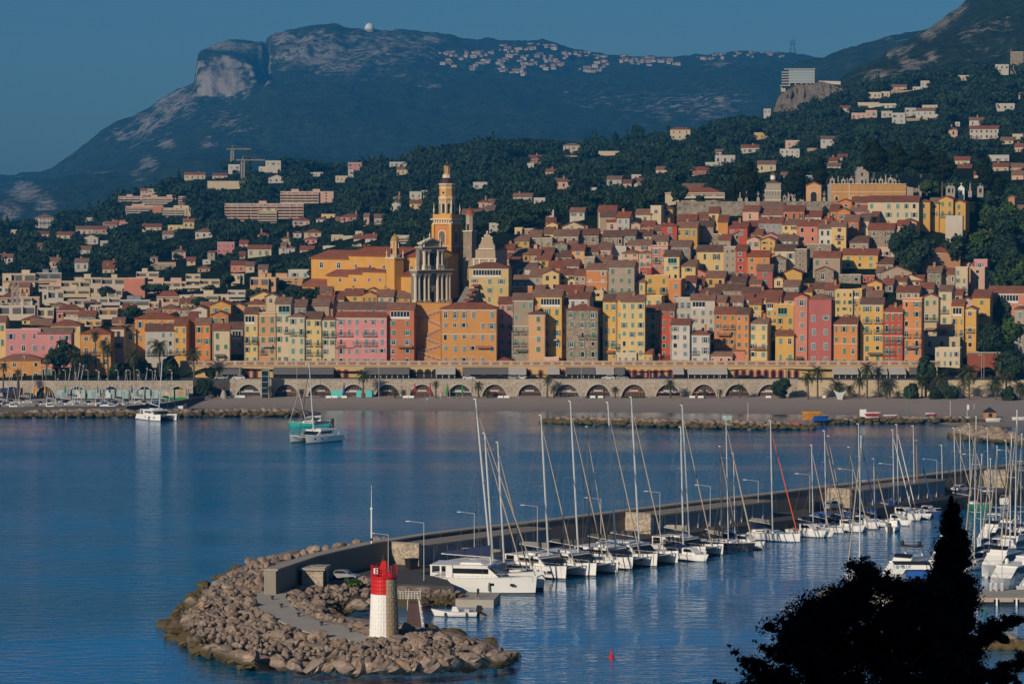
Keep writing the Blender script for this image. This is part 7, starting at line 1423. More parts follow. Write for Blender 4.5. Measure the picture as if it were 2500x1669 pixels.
def rig(t, xm, zb, top, L, Bm, cover, jib, mm, boomL, boomz, jibx, rr=.13, spread=2, jibmat=None, lazy=1.0):
 """mast from (xm,0,zb) to top (local) with boom, cover, forestay, shrouds"""
 top = Vector(top); b = Vector((xm, 0, zb)); mb = MB(); mb.tube(b, b.lerp(top, .75), rr, rr * .95, 7, mm); mb.tube(b.lerp(top, .75), top, rr * .95, rr * .7, 7, mm); m = mb.obj('mast', None, t)
 mb = MB(); mb.tube(top, top + Vector((0, 0, 1.2)), .025, .012, 4, M['rope']); mb.box(top.x - .35, top.x + .1, top.y - .12, top.y + .12, top.z, top.z + .12, M['frame']); mb.obj('masthead', None, m)
 sp = MB(); sh = []
 for k in range(spread):
  p = b.lerp(top, (k + 1) / (spread + 1)); w = Bm * .34 * (1 - k * .2)
  for s in (-1, 1): sp.tube(p, p + Vector((-.25, s * w, .1)), .045, .03, 4, mm); sh += [(p + Vector((-.25, s * w, .1)), b.lerp(top, min(.97, (k + 2) / (spread + 1)))), (p + Vector((-.25, s * w, .1)), Vector((xm - .4, s * Bm * .46, zb * .55)) if k == 0 else b.lerp(top, k / (spread + 1)) + Vector((-.25, s * Bm * .34 * (1.2 - k * .2), 0)))]
 if spread: sp.obj('spreader', None, m)
 ft = b.lerp(top, .93); sh += [(top, Vector((-L * .48, 0, zb * .6)))]
 stays(t, sh)
 if jib:
  p, q = Vector((jibx, 0, zb * .45 + .2)), ft; mb = MB(); mb.tube(p, p.lerp(q, .5), .10, .10, 6, jibmat or M['tan']); mb.tube(p.lerp(q, .5), p.lerp(q, .96), .10, .05, 6, jibmat or M['tan']); mb.tube(p.lerp(q, .96), q, .03, .03, 4, M['rope']); mb.obj('furled_jib', None, t)
 if boomL:
  p, q = Vector((xm - .2, 0, boomz)), Vector((xm - boomL, 0, boomz + .35)); mb = MB(); mb.tube(p, q, .13, .11, 6, M['alu']); bo = mb.obj('boom', None, t)
  if cover: h = .95 * lazy; mb = MB(); mb.prism([(p.x, p.z + .1), (q.x + .5, q.z + .1), (q.x + .5, q.z + .38), (q.x + 1.5, q.z + .5), (p.x + .1, p.z + h), (p.x + .1, p.z + .1)], -.24, .24, cover, 'y'); mb.obj('sail_cover', None, bo)
NB = 'boats at the near pontoon'
BG = {'c': 'catamarans moored along the mole', 's': 'sailboats moored along the mole', 'm': 'motorboats moored along the mole'}
def place(name, px, py, L, ang, label, cat, group):
 """px,py: photo point of the bow at the waterline"""
 b = gnd(px, py, 0); d = Vector((math.cos(ang), math.sin(ang), 0)); c = b - d * L / 2
 return empty(name, c, ang, label, cat, group), c, ang
def local(c, ang, P): d = P - c; return Vector((d.x * math.cos(ang) + d.y * math.sin(ang), -d.x * math.sin(ang) + d.y * math.cos(ang), d.z))
def masttop(c, ang, xm, tpx, tpy, rake=None):
 mp = c + Vector((math.cos(ang) * xm, math.sin(ang) * xm, 0)); return local(c, ang, at(tpx, tpy, mp.y)) if rake is None else None
def catamaran(px, py, L, ang, tpx, tpy, cover, label, jib=True, B=None, group=BG['c'], jibmat=None, mm=None, name_text=None, lazy=1.0, hull=None):
 B = B or L * .52; hb = L * .12; fb = L * .132; hm = hull or M['gel']
 b = gnd(px, py, 0); d = Vector((math.cos(ang), math.sin(ang), 0)); side = Vector((-d.y, d.x, 0)); c = b - d * L / 2 + side * (B / 2 - hb / 2) * 1.0
 if group == BG['c']:
  for _ in range(3): m = c + d * L * .06; H = zfrom(tpy, m.y); q = m - d * .085 * H; e = (tpx - proj(q.x, q.y, H)[0]) * m.y / F; c = c + Vector((e, e * .83, 0))
 t = empty('catamaran', c, ang, label, 'catamaran', group)
 for s in (-1, 1):
  h = hull_mesh(L, hb * 1.2, fb, hm, M['gel'], .96, .8, s * (B / 2 - hb / 2), stripe=M['dgrey']).obj('hull', None, t)
  for k in (.12, .3, -.08): w = MB(); w.box(k * L - .35, k * L + .35, s * (B / 2 + .085) - .02, s * (B / 2 + .085) + .02, fb * .58, fb * .74, M['tint']); w.obj('hull_window', None, h)
  st = MB(); st.prism([(-L / 2 - .9, .25), (-L / 2 + .1, .25), (-L / 2 + .1, fb), (-L / 2 - .1, fb)], s * (B / 2 - hb / 2) - hb * .4, s * (B / 2 - hb / 2) + hb * .4, M['gel'], 'y'); st.obj('stern_step', None, h)
 mb = MB(); mb.box(-L * .42, L * .12, -B / 2 + hb * .8, B / 2 - hb * .8, fb * .55, fb + .02, M['gel']); mb.obj('bridge_deck', None, t)
 zc = fb + L * .095; w = B / 2 - hb * .55
 mb = MB(); prof = [(-L * .30, fb), (L * .10, fb), (L * .17, fb + .05), (L * .06, zc), (-L * .30, zc)]; mb.prism(prof, -w, w, M['gel'], 'y'); cab = mb.obj('cabin', None, t)
 mb = MB(); e = .03; mb.box(-L * .24, L * .075, -w - e, w + e, fb + (zc - fb) * .35, fb + (zc - fb) * .82, M['tint']); mb.prism([(L * .085, fb + (zc - fb) * .3), (L * .175, fb + .2), (L * .10, fb + (zc - fb) * .85), (L * .06, fb + (zc - fb) * .85)], -w * .9, w * .9, M['tint'], 'y'); mb.obj('window_band', None, cab)
 mb = MB(); mb.box(-L * .44, L * .07, -w - .05, w + .05, zc, zc + .14, M['gel']); mb.prism([(-L * .20, zc + .14), (L * .02, zc + .14), (-L * .02, zc + .42), (-L * .18, zc + .42)], -w * .5, w * .7, M['gel'], 'y'); mb.obj('hardtop', None, t)
 mb = MB()
 for s in (-1, 1): mb.box(-L * .435, -L * .42, s * w - .06, s * w + .06, fb, zc, M['gel'])
 mb.obj('davit_post', None, t)
 mb = MB(); mb.tube((L * .47, -B / 2 + hb / 2, fb), (L * .47, B / 2 - hb / 2, fb), .1, .1, 6, M['alu']); mb.box(L * .13, L * .46, -B / 2 + hb, B / 2 - hb, fb * .9, fb * .92, M['dgrey']); mb.obj('trampoline', None, t)
 mb = MB()
 for s in (-1, 1):
  for k in range(6): x = -L * .38 + k * L * .165; mb.tube((x, s * (B / 2 - .08), fb), (x, s * (B / 2 - .08), fb + .7), .025, .025, 4, M['alu'])
  mb.tube((-L * .38, s * (B / 2 - .08), fb + .7), (L * .45, s * (B / 2 - .08), fb + .75), .022, .022, 4, M['alu'])
 mb.obj('guard_rail', None, t)
 f = MB(); f.lathe([(.05, fb * .2), (.17, fb * .3), (.19, fb * .6), (.06, fb * .8)], 7, M['greyc'], (L * .1, -B / 2 - .28)); f.obj('fender', None, t)
 xm = L * .06; tp = masttop(c, ang, xm, tpx, tpy); tp.y *= .35; rig(t, xm, zc, tp, L, B, cover, jib, mm or M['alu'], L * .44, zc + 1.15, L * .46, .16, 1, jibmat, lazy)
 if name_text: lettering(t, name_text, (L * .26, -B / 2 - .09, fb * .45), .55, M['hnavy'])
 return t
def lettering(t, txt, loc, size, mat, rot=(PI / 2, 0, 0), name='lettering'):
 cu = bpy.data.curves.new(name, 'FONT'); cu.body = txt; cu.size = size; cu.extrude = .01; cu.align_x = 'CENTER'; cu.materials.append(mat); q = bpy.data.objects.new('tmp', cu); COL.objects.link(q); bpy.context.view_layer.update(); me = bpy.data.meshes.new_from_object(q.evaluated_get(bpy.context.evaluated_depsgraph_get())); bpy.data.objects.remove(q); o = mkobj(name, me, t, loc); o.rotation_euler = rot; return o
def snap(px, py, L, ang, tpx, tpy):
 for _ in range(3):
  b = gnd(px, py, 0); d = Vector((math.cos(ang), math.sin(ang), 0)); m = b - d * L * .42; H = zfrom(tpy, m.y); q = m - d * .035 * H; e = tpx - proj(q.x, q.y, H)[0]; px += e; py -= .17 * e
 return px, py
def sailboat(px, py, L, ang, tpx, tpy, cover, label, jib=True, hull=None, group=BG['s'], jibmat=None, mm=None, rr=.10, dodger=None, plumb=.86, name='sailboat', boom=True, ring=False):
 if group in (BG['s'], NB): px, py = snap(px, py, L, ang, tpx, tpy)
 t, c, _ = place(name, px, py, L, ang, label, 'sailboat', group); B = L * .30; fb = L * .092
 hull_mesh(L, B, fb, hull or M['gel'], M['gelg'] if hull is None else M['gel'], plumb, .72, stripe=M['hblue'] if hull is None else None).obj('hull', None, t)
 mb = MB(); mb.prism([(-L * .18, fb), (L * .20, fb + .1), (L * .12, fb + .48), (-L * .18, fb + .55)], -B * .27, B * .27, M['gel'], 'y'); cb = mb.obj('cabin', None, t); mb = MB(); mb.box(-L * .12, L * .10, -B * .275, B * .275, fb + .2, fb + .36, M['tint']); mb.obj('window', None, cb)
 mb = MB(); mb.prism([(-L * .18, fb + .5), (-L * .10, fb + .55), (-L * .15, fb + 1.15), (-L * .27, fb + 1.2), (-L * .27, fb + 1.1)], -B * .3, B * .3, dodger or M['navy'], 'y'); mb.obj('sprayhood', None, t)
 mb = MB()
 for s in (-1, 1):
  for k in range(6): x = -L * .45 + k * L * .165; w = B * (.46 if k < 4 else .30); mb.tube((x, s * w, fb), (x, s * w, fb + .65), .022, .022, 4, M['alu'])
 mb.path([(-L * .47, -B * .36, fb + .7), (-L * .47, B * .36, fb + .7)], .025, 4, M['alu']); mb.path([(L * .36, -B * .2, fb + .2), (L * .49, 0, fb + .85), (L * .36, B * .2, fb + .2)], .025, 4, M['alu']); mb.obj('guard_rail', None, t)
 if ring: mb = MB(); mb.path([(-L * .46, .3 * math.cos(a * PI / 5) + B * .2, fb + .6 + .3 * math.sin(a * PI / 5)) for a in range(11)], .08, 5, M['lred']); mb.obj('life_ring', None, t)
 xm = L * .08; tp = masttop(c, ang, xm, tpx, tpy); tp.y *= .35; rig(t, xm, fb + .4, tp, L, B, cover, jib, mm or M['alu'], L * .36 if boom else 0, fb + 1.5, L * .47, rr, 2, jibmat, .7)
 return t
def motorboat(px, py, L, ang, label, hull=None, top=None, canopy=None, engine=True, group=BG['m'], name='motorboat', ring=False, tall=1.0):
 t, c, _ = place(name, px, py, L, ang, label, 'motorboat', group); B = L * .34; fb = L * .12 + .15
 hull_mesh(L, B, fb, hull or M['gel'], M['gel'], .78, .9, draft=.3, stripe=M['dgrey'] if hull is None else None).obj('hull', None, t)
 zc = fb + (.55 + L * .07) * tall; mb = MB(); mb.prism([(-L * .14, fb), (L * .24, fb + .08), (L * .08, zc), (-L * .14, zc)], -B * .34, B * .34, M['gel'], 'y'); cb = mb.obj('cabin', None, t)
 mb = MB(); mb.prism([(-L * .10, fb + (zc - fb) * .4), (L * .16, fb + (zc - fb) * .4), (L * .085, fb + (zc - fb) * .88), (-L * .10, fb + (zc - fb) * .88)], -B * .35, B * .35, M['tint'], 'y'); mb.obj('window', None, cb)
 if canopy: mb = MB(); mb.prism([(-L * .40, fb + .5), (-L * .12, zc), (-L * .12, zc + .08), (-L * .38, zc + .35), (-L * .44, fb + .7)], -B * .38, B * .38, canopy, 'y'); mb.obj('canopy', None, t)
 mb = MB(); mb.path([(L * .10, -B * .42, fb + .1), (L * .12, -B * .42, fb + .5), (L * .46, 0, fb + .75), (L * .12, B * .42, fb + .5), (L * .10, B * .42, fb + .1)], .025, 4, M['alu']); mb.obj('guard_rail', None, t)
 if engine: mb = MB(); mb.prism([(-L / 2 - .75, -.3), (-L / 2 - .35, -.3), (-L / 2 - .05, fb + .2), (-L / 2 - .2, fb + .75), (-L / 2 - .8, fb + .6), (-L / 2 - .85, fb + .15)], -.28, .28, M['black'], 'y'); mb.obj('outboard_motor', None, t)
 if ring: mb = MB(); mb.path([(-L * .2 + .3 * math.cos(a * PI / 5), -B * .38, fb + .7 + .3 * math.sin(a * PI / 5)) for a in range(11)], .08, 5, M['lred']); mb.obj('life_ring', None, t)
 return t
H0 = HEAD0
catamaran(1306, 1452, 17.5, -.22, 1160, 975, M['navy'], 'largest white catamaran with a long navy sail cover, lying nearest the lighthouse', B=8.2, lazy=1.9)
catamaran(1340, 1426, 14, H0 + .12, 1178, 1058, M['tan'], 'white catamaran tucked behind the largest one, beige sail cover', lazy=1.3)
catamaran(1366, 1420, 12.5, H0, 1209, 1080, M['greyc'], 'white catamaran with a grey sail bag, third from the lighthouse')
catamaran(1420, 1412, 13.5, H0, 1314, 1014, M['greyc'], 'white catamaran with an orange emblem and dark name on its hull', name_text='SIMBA')
catamaran(1508, 1403, 13.5, H0, 1385, 980, M['dgrey'], 'white catamaran with spaced dark letters and fenders on its hull', name_text='NCO  MO  S')
sailboat(1540, 1390, 11, H0, 1431, 1042, M['dgrey'], 'sailboat with a dark grey mast and tan furled jib among the catamarans', mm=M['masd'], jibmat=M['tan'])
catamaran(1572, 1389, 13, H0, 1477, 983, M['dgrey'], 'white catamaran with a dark sail bag left of the one with the brightest mast')
catamaran(1652, 1380, 13.5, H0, 1534, 970, M['dgrey'], 'white catamaran under the brightest tall mast in the middle of the row')
sailboat(1692, 1372, 11, H0 + .05, 1660, 1043, M['dgrey'], 'white sailboat whose mast leans right, between two catamarans', jib=False, rr=.15)
catamaran(1765, 1358, 12, H0, 1659, 990, M['tan'], 'white catamaran with a brown sail cover, last before the black-hulled boat')
sailboat(1838, 1348, 13.5, H0, 1770, 1018, M['dgrey'], 'black-hulled sailboat with dark covers', hull=M['hnavy'], dodger=M['dgrey'])
sailboat(1885, 1334, 9.5, H0, 1789, 1107, M['blue'], 'small white sailboat right after the black-hulled one', mm=M['alu'])
sailboat(1905, 1328, 9, H0, 1757, 1090, M['tan'], 'pale sailboat with a thin mast, second after the black-hulled one', mm=M['masd'])
sailboat(1968, 1322, 14, H0, 1879, 1027, M['greyc'], 'large white sailboat with a bright orange furled jib', jibmat=M['orange'], plumb=.97, rr=.13)
motorboat(2018, 1313, 8, H0, 'white motorboat beside the large sailboat with the orange jib')
sailboat(2052, 1306, 9, H0, 1980, 1087, M['navy'], 'white sailboat with a navy cover before the parked black car'); sailboat(2086, 1299, 10, H0, 2011, 1052, M['blue'], 'white sailboat with a blue cover and a life ring', ring=True); sailboat(2098, 1290, 8.5, H0, 2022, 1065, M['blue'], 'white sailboat with a bright blue cover and dark mast', mm=M['masd'])
sailboat(2135, 1296, 9.5, H0, 2072, 1092, M['blue'], 'pale green-hulled sailboat with a black mast', mm=M['masd'], hull=M['gelg']); sailboat(2165, 1288, 10, H0, 2094, 1035, M['navy'], 'white sailboat with a striped blue jib and tall mast right of the black car', jibmat=M['blue']); motorboat(2195, 1290, 6, H0 + 1.9, 'small white motorboat with a big black outboard tilted up', engine=True)
sailboat(2202, 1282, 8, H0, 2132, 1120, M['blue'], 'small sailboat with the shortest mast before the storage row'); motorboat(2252, 1272, 8.5, H0, 'white motorboat with a blue canopy and flat stern', canopy=M['blue'])
sailboat(2262, 1264, 10.5, H0, 2178, 1050, M['navy'], 'white sailboat with a white jib, left of the wooden mast', jibmat=M['frame']); sailboat(2288, 1260, 10.5, H0, 2188, 1037, M['blue'], 'white sailboat with a long white furled jib, second left of the wooden mast', jibmat=M['frame'])
motorboat(2300, 1262, 6.5, H0, 'small motorboat with a red cover beside a dark hull', hull=M['hblue'], canopy=M['redp']); sailboat(2312, 1250, 11, H0, 2228, 1040, M['blue'], 'sailboat with a bright blue furled jib behind the wooden mast', jibmat=M['blue'])
sailboat(2330, 1240, 10, H0, 2236, 1075, None, 'sailboat with an orange-brown wooden mast', mm=M['maso'], jib=False); motorboat(2345, 1246, 8, H0, 'dark blue motorboat behind the cypress tip', hull=M['hblue'], canopy=M['navy'])
sailboat(2380, 1232, 10, H0, 2298, 1087, M['navy'], 'white sailboat with a black furled jib left of the green hull', jibmat=M['dgrey']); sailboat(2400, 1230, 11, H0, 2328, 1045, M['navy'], 'white sailboat behind the cypress with a navy cover'); sailboat(2418, 1226, 11, H0, 2343, 1050, M['blue'], 'white sailboat just left of the green-hulled boat')
sailboat(2442, 1244, 12, H0, 2365, 1035, M['navy'], 'green-hulled sailboat with a blue bow', hull=M['hgreen']); motorboat(2462, 1234, 9, H0, 'white motorboat with dark windows right of the green hull', tall=1.2); sailboat(2500, 1228, 11.5, H0, 2409, 1045, M['navy'], 'cream-hulled sailboat beyond the green hull at the right edge', jibmat=M['dgrey'])
sailboat(2540, 1218, 11, H0, 2455, 1075, M['blue'], 'sailboat half cut by the right edge on the mole')
NB = 'boats at the near pontoon'
def yacht(px, py, L, ang, label, hull=None, fly=True, bim=None, domes=False, dark=False):
 t, c, _ = place('motor_yacht', px, py, L, ang, label, 'motor yacht', NB); B = L * .31; fb = L * .13
 hull_mesh(L, B, fb, hull or M['gel'], M['gel'], .82, .92, stripe=M['dgrey'] if hull is None else None).obj('hull', None, t)
 z1 = fb + 1.55; mb = MB(); mb.prism([(-L * .26, fb), (L * .24, fb + .15), (L * .08, z1), (-L * .26, z1)], -B * .40, B * .40, M['gel'], 'y'); cb = mb.obj('cabin', None, t)
 mb = MB(); mb.prism([(-L * .24, fb + .5), (L * .185, fb + .5), (L * .075, z1 - .12), (-L * .24, z1 - .12)], -B * .41, B * .41, M['tint'], 'y'); mb.box(-L * .27, -L * .255, -B * .34, B * .34, fb + .1, z1 - .15, M['tint']); mb.obj('window_band', None, cb)
 mb = MB(); mb.box(-L * .40, L * .08, -B * .43, B * .43, z1, z1 + .16, M['gel']); mb.obj('flybridge_deck', None, t)
 if fly:
  mb = MB(); mb.prism([(-L * .26, z1 + .16), (L * .05, z1 + .16), (L * .0, z1 + .85), (-L * .26, z1 + .75)], -B * .36, B * .36, M['gel'], 'y'); mb.prism([(L * .0, z1 + .8), (L * .04, z1 + .8), (-L * .01, z1 + 1.25), (-L * .03, z1 + 1.25)], -B * .34, B * .34, M['tint'], 'y'); mb.obj('flybridge', None, t)
  mb = MB(); z = z1 + 2.2; mb.prism([(-L * .27, z1 + .7), (-L * .24, z1 + .7), (-L * .18, z), (-L * .22, z)], -B * .36, -B * .30, M['gel'], 'y'); mb.prism([(-L * .27, z1 + .7), (-L * .24, z1 + .7), (-L * .18, z), (-L * .22, z)], B * .30, B * .36, M['gel'], 'y'); mb.box(-L * .24, -L * .05, -B * .38, B * .38, z, z + .12, bim or M['gel']); mb.obj('hardtop', None, t)
  zz = z + .12
 else: zz = z1 + .16
 if domes:
  for s in (-1, 1): mb = MB(); mb.lathe([(.26, zz), (.32, zz + .35), (.28, zz + .62), (.08, zz + .78)], 9, M['gel'] if domes != 2 else M['black'], (-L * .16, s * B * .34)); mb.obj('radar_dome', None, t)
 mb = MB(); mb.path([(L * .05, -B * .46, fb + .1), (L * .08, -B * .46, fb + .75), (L * .47, 0, fb + 1.0), (L * .08, B * .46, fb + .75), (L * .05, B * .46, fb + .1)], .03, 4, M['alu']); mb.obj('guard_rail', None, t); return t
yacht(2150, 1436, 14, PI * 1.30, 'white motor yacht with two black domes and a dark bimini arch behind the blue kiosk', domes=2, bim=M['dgrey'])
yacht(2262, 1404, 13, PI * 1.3, 'white flybridge yacht half hidden left behind the cypress')
yacht(2398, 1412, 13, PI * 1.32, 'white flybridge yacht just right of the cypress'); yacht(2432, 1372, 12, PI * 1.32, 'white flybridge yacht with a navy bimini top', bim=M['navy']); yacht(2462, 1425, 15, PI * 1.30, 'dark blue motor yacht with a pale rounded roof', hull=M['hblue'], fly=False)
yacht(2420, 1446, 13.5, PI * 1.32, 'motor yacht with a wide dark windscreen and two white domes', fly=False, domes=True); motorboat(2480, 1452, 8, PI * 1.25, 'white boat with an orange life ring at the right edge', canopy=M['redp'], ring=True, group=NB); yacht(2505, 1392, 12, PI * 1.3, 'white motor yacht cut by the right edge', bim=M['blue'])
sailboat(2122, 1410, 11, PI * 1.32, 2105, 1065, M['navy'], 'near sailboat whose tall mast rises left behind the dark tree', group=NB, rr=.12); sailboat(2376, 1390, 11, PI * 1.32, 2386, 1018, M['navy'], 'near sailboat whose mast stands right of the cypress', group=NB, rr=.11); sailboat(2450, 1400, 12, PI * 1.32, 2472, 1062, M['navy'], 'near sailboat with a tall mast by the right edge', group=NB, rr=.12); sailboat(2478, 1398, 12.5, PI * 1.32, 2486, 1003, M['greyc'], 'near sailboat with the tallest mast at the right edge', group=NB, rr=.14); sailboat(2395, 1365, 9.5, PI * 1.32, 2399, 1110, M['blue'], 'near sailboat with a shorter mast beside the tall one', group=NB)
for px, py, L, l, kw in [(2385, 1338, 11, 'white flybridge yacht in the second row right of the cypress', {}), (2425, 1326, 10, 'white yacht with a navy top in the second row', dict(bim=M['navy'])), (2468, 1342, 11.5, 'white flat-topped yacht with domes in the second row', dict(fly=False, domes=True)), (2500, 1318, 10, 'white yacht by the right edge in the second row', {})]: yacht(px, py, L, PI * 1.3, l, **kw)
for px, py, tx, ty, l in [(2410, 1350, 2420, 1120, 'near sailboat with a thin mast between the yachts'), (2440, 1330, 2436, 1090, 'near sailboat with a mast behind the lamp pole'), (2490, 1345, 2497, 1060, 'near sailboat with a mast touching the right edge')]: sailboat(px, py, 9, PI * 1.32, tx, ty, M['navy'], l, group=NB)
for k, (px, py, l) in enumerate([(2226, 1284, 'small white motorboat right of the tilted outboard'), (1730, 1372, 'small dinghy between two catamarans'), (1868, 1342, 'grey motorboat squeezed behind the black-hulled boat'), (2036, 1312, 'small blue-canopied motorboat among the masts'), (2112, 1300, 'small white motorboat among the blue covers'), (2150, 1293, 'low white motorboat with a navy canopy'), (2275, 1268, 'white motorboat between two sailboats near the cypress tip')]): motorboat(px, py, 6.5 + k % 3, H0, l, canopy=[None, M['navy'], M['blue']][k % 3])
def pontoon(pts, z, label):
 P = G2(pts, z); c = P[0]; t = empty('pontoon', (c[0], c[1], 0), 0, label, 'pontoon'); Q = [(x - c[0], y - c[1]) for x, y in P]; mb = MB(); mb.prism(Q, z - .28, z, M['conc'], 'z'); mb.obj('deck', None, t); mb = MB(); mb.prism([((x) * .99 + .05, y * .99 + .25) for x, y in Q], -.5, z - .28, M['dark'], 'z'); mb.obj('float', None, t)
 fb = MB(); a, b = Vector((*Q[0], 0)), Vector((*Q[1], 0)); n = max(2, int((b - a).length / 2.4))
 for k in range(n + 1): p = a.lerp(b, k / n); f = MB(); f.box(p.x - .12, p.x + .12, p.y - .16, p.y - .02, -.3, z - .05, M['white']); f.obj('fender_post', None, t)
 for k in range(n): p = a.lerp(b, (k + .5) / n); f = MB(); f.box(p.x - 1.0, p.x + 1.0, p.y - .1, p.y - .01, z - .62, z - .05, M['tan']); f.obj('plank', None, t)
 return t
pontoon([(2385, 1458), (2530, 1458), (2530, 1438), (2385, 1438)], 1.1, 'timber-edged pontoon with white posts right of the cypress'); pontoon([(1990, 1460), (2240, 1466), (2240, 1440), (2005, 1436)], 1.1, 'pontoon end poking out left of the dark foreground tree')
def kiosk():
 p = gnd(2241, 1446, 1.1); t = empty('blue_kiosk', p, -.04, 'blue kiosk with a white lettered fascia behind the dark tree', 'kiosk'); s = p.y / F
 w, h = 52 * s, 58 * s; mb = MB(); mb.box(-w / 2, w / 2, 0, 3, 0, h, M['kblue']); mb.obj('wall', None, t); mb = MB(); mb.box(-w / 2 - 31 * s, w / 2 + 3 * s, -.5, 3.2, h, h + 12 * s, M['white']); f = mb.obj('fascia', None, t); mb = MB(); mb.box(-w / 2 - 31 * s - .1, w / 2 + .3, -.6, 3.3, h + 12 * s, h + 13.5 * s, M['dark']); mb.obj('roof', None, t); mb = MB(); mb.box(-w * .45, w * .45, -.05, 0, h * .15, h * .62, M['tint']); mb.obj('window', None, t)
 lettering(f, 'YS', (-w / 2 - 14 * s, -.53, h + 3.2 * s), .62, M['hnavy']); lettering(f, 'BLUE', (-w / 2 - 3.4 * s, -.53, h + 3.2 * s), .62, M['kblue']); mb = MB(); mb.prism([(-w / 2 - 25 * s + .3 * math.cos(a * PI / 6), h + 6 * s + .3 * math.sin(a * PI / 6)) for a in range(12)], -.54, -.5, M['sh_b'], 'y'); mb.obj('round_emblem', None, f)
 mb = MB(); mb.box(-w / 2 - 30 * s, -w / 2 - 30 * s + .15, -.3, -.1, 0, h, M['white']); mb.obj('post', None, t)
M['kblue'] = plain('kiosk_blue', (.012, .085, .34), .5)
kiosk()
for k, px in enumerate((2420, 2433, 2447)): p = gnd(px, 1441, 1.1); mb = MB(); mb.lathe([(.26, 0), (.3, 1.0), (.33, 1.02), (.3, 1.15)], 8, M['gelg']); tag(mb.obj('service_post', None, None, p), ['grey service post on the right pontoon, first of three', 'grey service post on the right pontoon, middle of three', 'grey service post on the right pontoon, last of three'][k], 'post', 'service posts on the pontoon')
lamp(2446, 1440, 1290, 'pale lamp pole standing on the right pontoon', LP, z=1.1, arm=-.6)
def openboat():
 t, c, _ = place('motorboat', 1052, 1503, 6.6, PI * .985, 'open white motorboat with a black outboard beside the rocks by the lighthouse', 'motorboat', None); hull_mesh(6.6, 2.3, .72, M['gel'], M['gelg'], .78, .9, draft=.3, sheer=.5, stripe=M['dgrey']).obj('hull', None, t)
 mb = MB(); mb.prism([(-.7, .7), (.4, .7), (.2, 1.45), (-.4, 1.4)], -.45, .45, M['gel'], 'y'); mb.obj('console', None, t); mb = MB(); mb.prism([(.2, 1.4), (.5, 1.35), (.1, 1.9), (.02, 1.9)], -.42, .42, M['tint'], 'y'); mb.obj('windscreen', None, t); mb = MB(); mb.box(-2.2, -1.5, -.8, .8, .7, 1.15, M['gelg']); mb.obj('seat', None, t)
 mb = MB(); mb.prism([(-3.5, -.3), (-3.2, -.3), (-3.1, .7), (-3.2, 1.55), (-3.9, 1.5), (-4.1, 1.0), (-3.7, .7)], -.35, .35, M['black'], 'y'); mb.prism([(-3.7, .8), (-4.6, .3), (-4.7, .05), (-4.3, .1), (-3.5, .5)], -.15, .15, M['black'], 'y'); mb.obj('outboard_motor', None, t)
 for x in (1.2, -1.8): mb = MB(); mb.lathe([(.05, .1), (.13, .2), (.13, .6), (.05, .7)], 7, M['black'], (x, 1.2)); mb.obj('fender', None, t)
openboat()
def buoy(px, py, mat, label):
 p = gnd(px, py, 0); mb = MB(); mb.lathe([(.35, -.3), (.38, .15), (.2, .35), (.12, .4), (.1, .9), (.02, 1.0)], 9, mat); tag(mb.obj('buoy', None, None, p), label, 'buoy')
buoy(1493, 1604, M['redp'], 'small red buoy floating in the harbour mouth'); buoy(2405, 1496, M['hgreen'], 'small green buoy right of the cypress')
AN = 'boats anchored off the beach'
catamaran(392, 1029, 11.5, -PI * .30, 405, 870, None, 'white catamaran anchored before the left groyne, twin bows forward', group=AN, B=6.2, jib=False)
catamaran(708, 1081, 12.5, -PI * .72, 748, 884, M['greyc'], 'white catamaran anchored nearest in the bay with an arched hardtop', group=AN, B=6.6, jibmat=M['dgrey'])
sailboat(703, 1041, 11, PI * .97, 728, 950, M['navy'], 'turquoise-hulled sailboat anchored by the tip of the left groyne', hull=M['hturq'], group=AN, jibmat=M['tan']); motorboat(742, 1036, 7, PI * .97, 'small dark motorboat right behind the turquoise sailboat', hull=M['hnavy'], group=AN)
pw_ = MB(); a = [gnd(x, y, 0) for x, y in ((-20, 1012), (310, 1010), (420, 1000), (500, 984))]
P_ = [(p.x, p.y) for p in a]; poly = P_ + [(X_of(500, 911), 911), (X_of(-20, 911), 911)]
pw_.prism(poly, -1, .85, M['conc'], 'z'); tag(pw_.obj('port_quay'), kind='structure')
plain_wall('port_wall', [(a[0].x, a[0].y, .4), (a[1].x, a[1].y, .4), (a[2].x, a[2].y, .4), (a[3].x, a[3].y, .4)], 1.5, .6, M['seawall'], 'dark low wall round the small port at the left')
PB = 'small boats in the left port'
for k, (px, tp, L) in enumerate([(26, 905, 8), (60, 870, 9), (84, 890, 8), (120, 930, 7), (142, 925, 7), (172, 900, 8), (186, 910, 8), (196, 888, 9), (204, 893, 9), (243, 908, 8), (262, 925, 7), (290, 920, 7), (309, 905, 8), (338, 915, 8), (360, 900, 8), (380, 905, 8), (420, 910, 7)]):
 sailboat(px + 18, 995 - (k % 3) * 3, L, -.2 + .1 * (k % 3), px, tp, [M['navy'], M['blue'], M['greyc'], None][k % 4], f"small white sailboat in the left port, {ORD[k + 1]} mast from the left edge", group=PB, rr=.09, boom=k % 2 == 0, jib=k % 3 == 0)
for k, px in enumerate((150, 232, 300, 392, 60, 335)): motorboat(px, 1001 - k % 2 * 3, 6.5, -.1 + PI * (k % 2), f"small white motorboat in the left port, {['below the umbrellas', 'behind the dark wall bend', 'near the orange-flagged mast', 'before the yellow frames', 'at the left edge', 'beside the blue parasol'][k]}", group=PB, canopy=[None, M['navy'], M['blue']][k % 3])
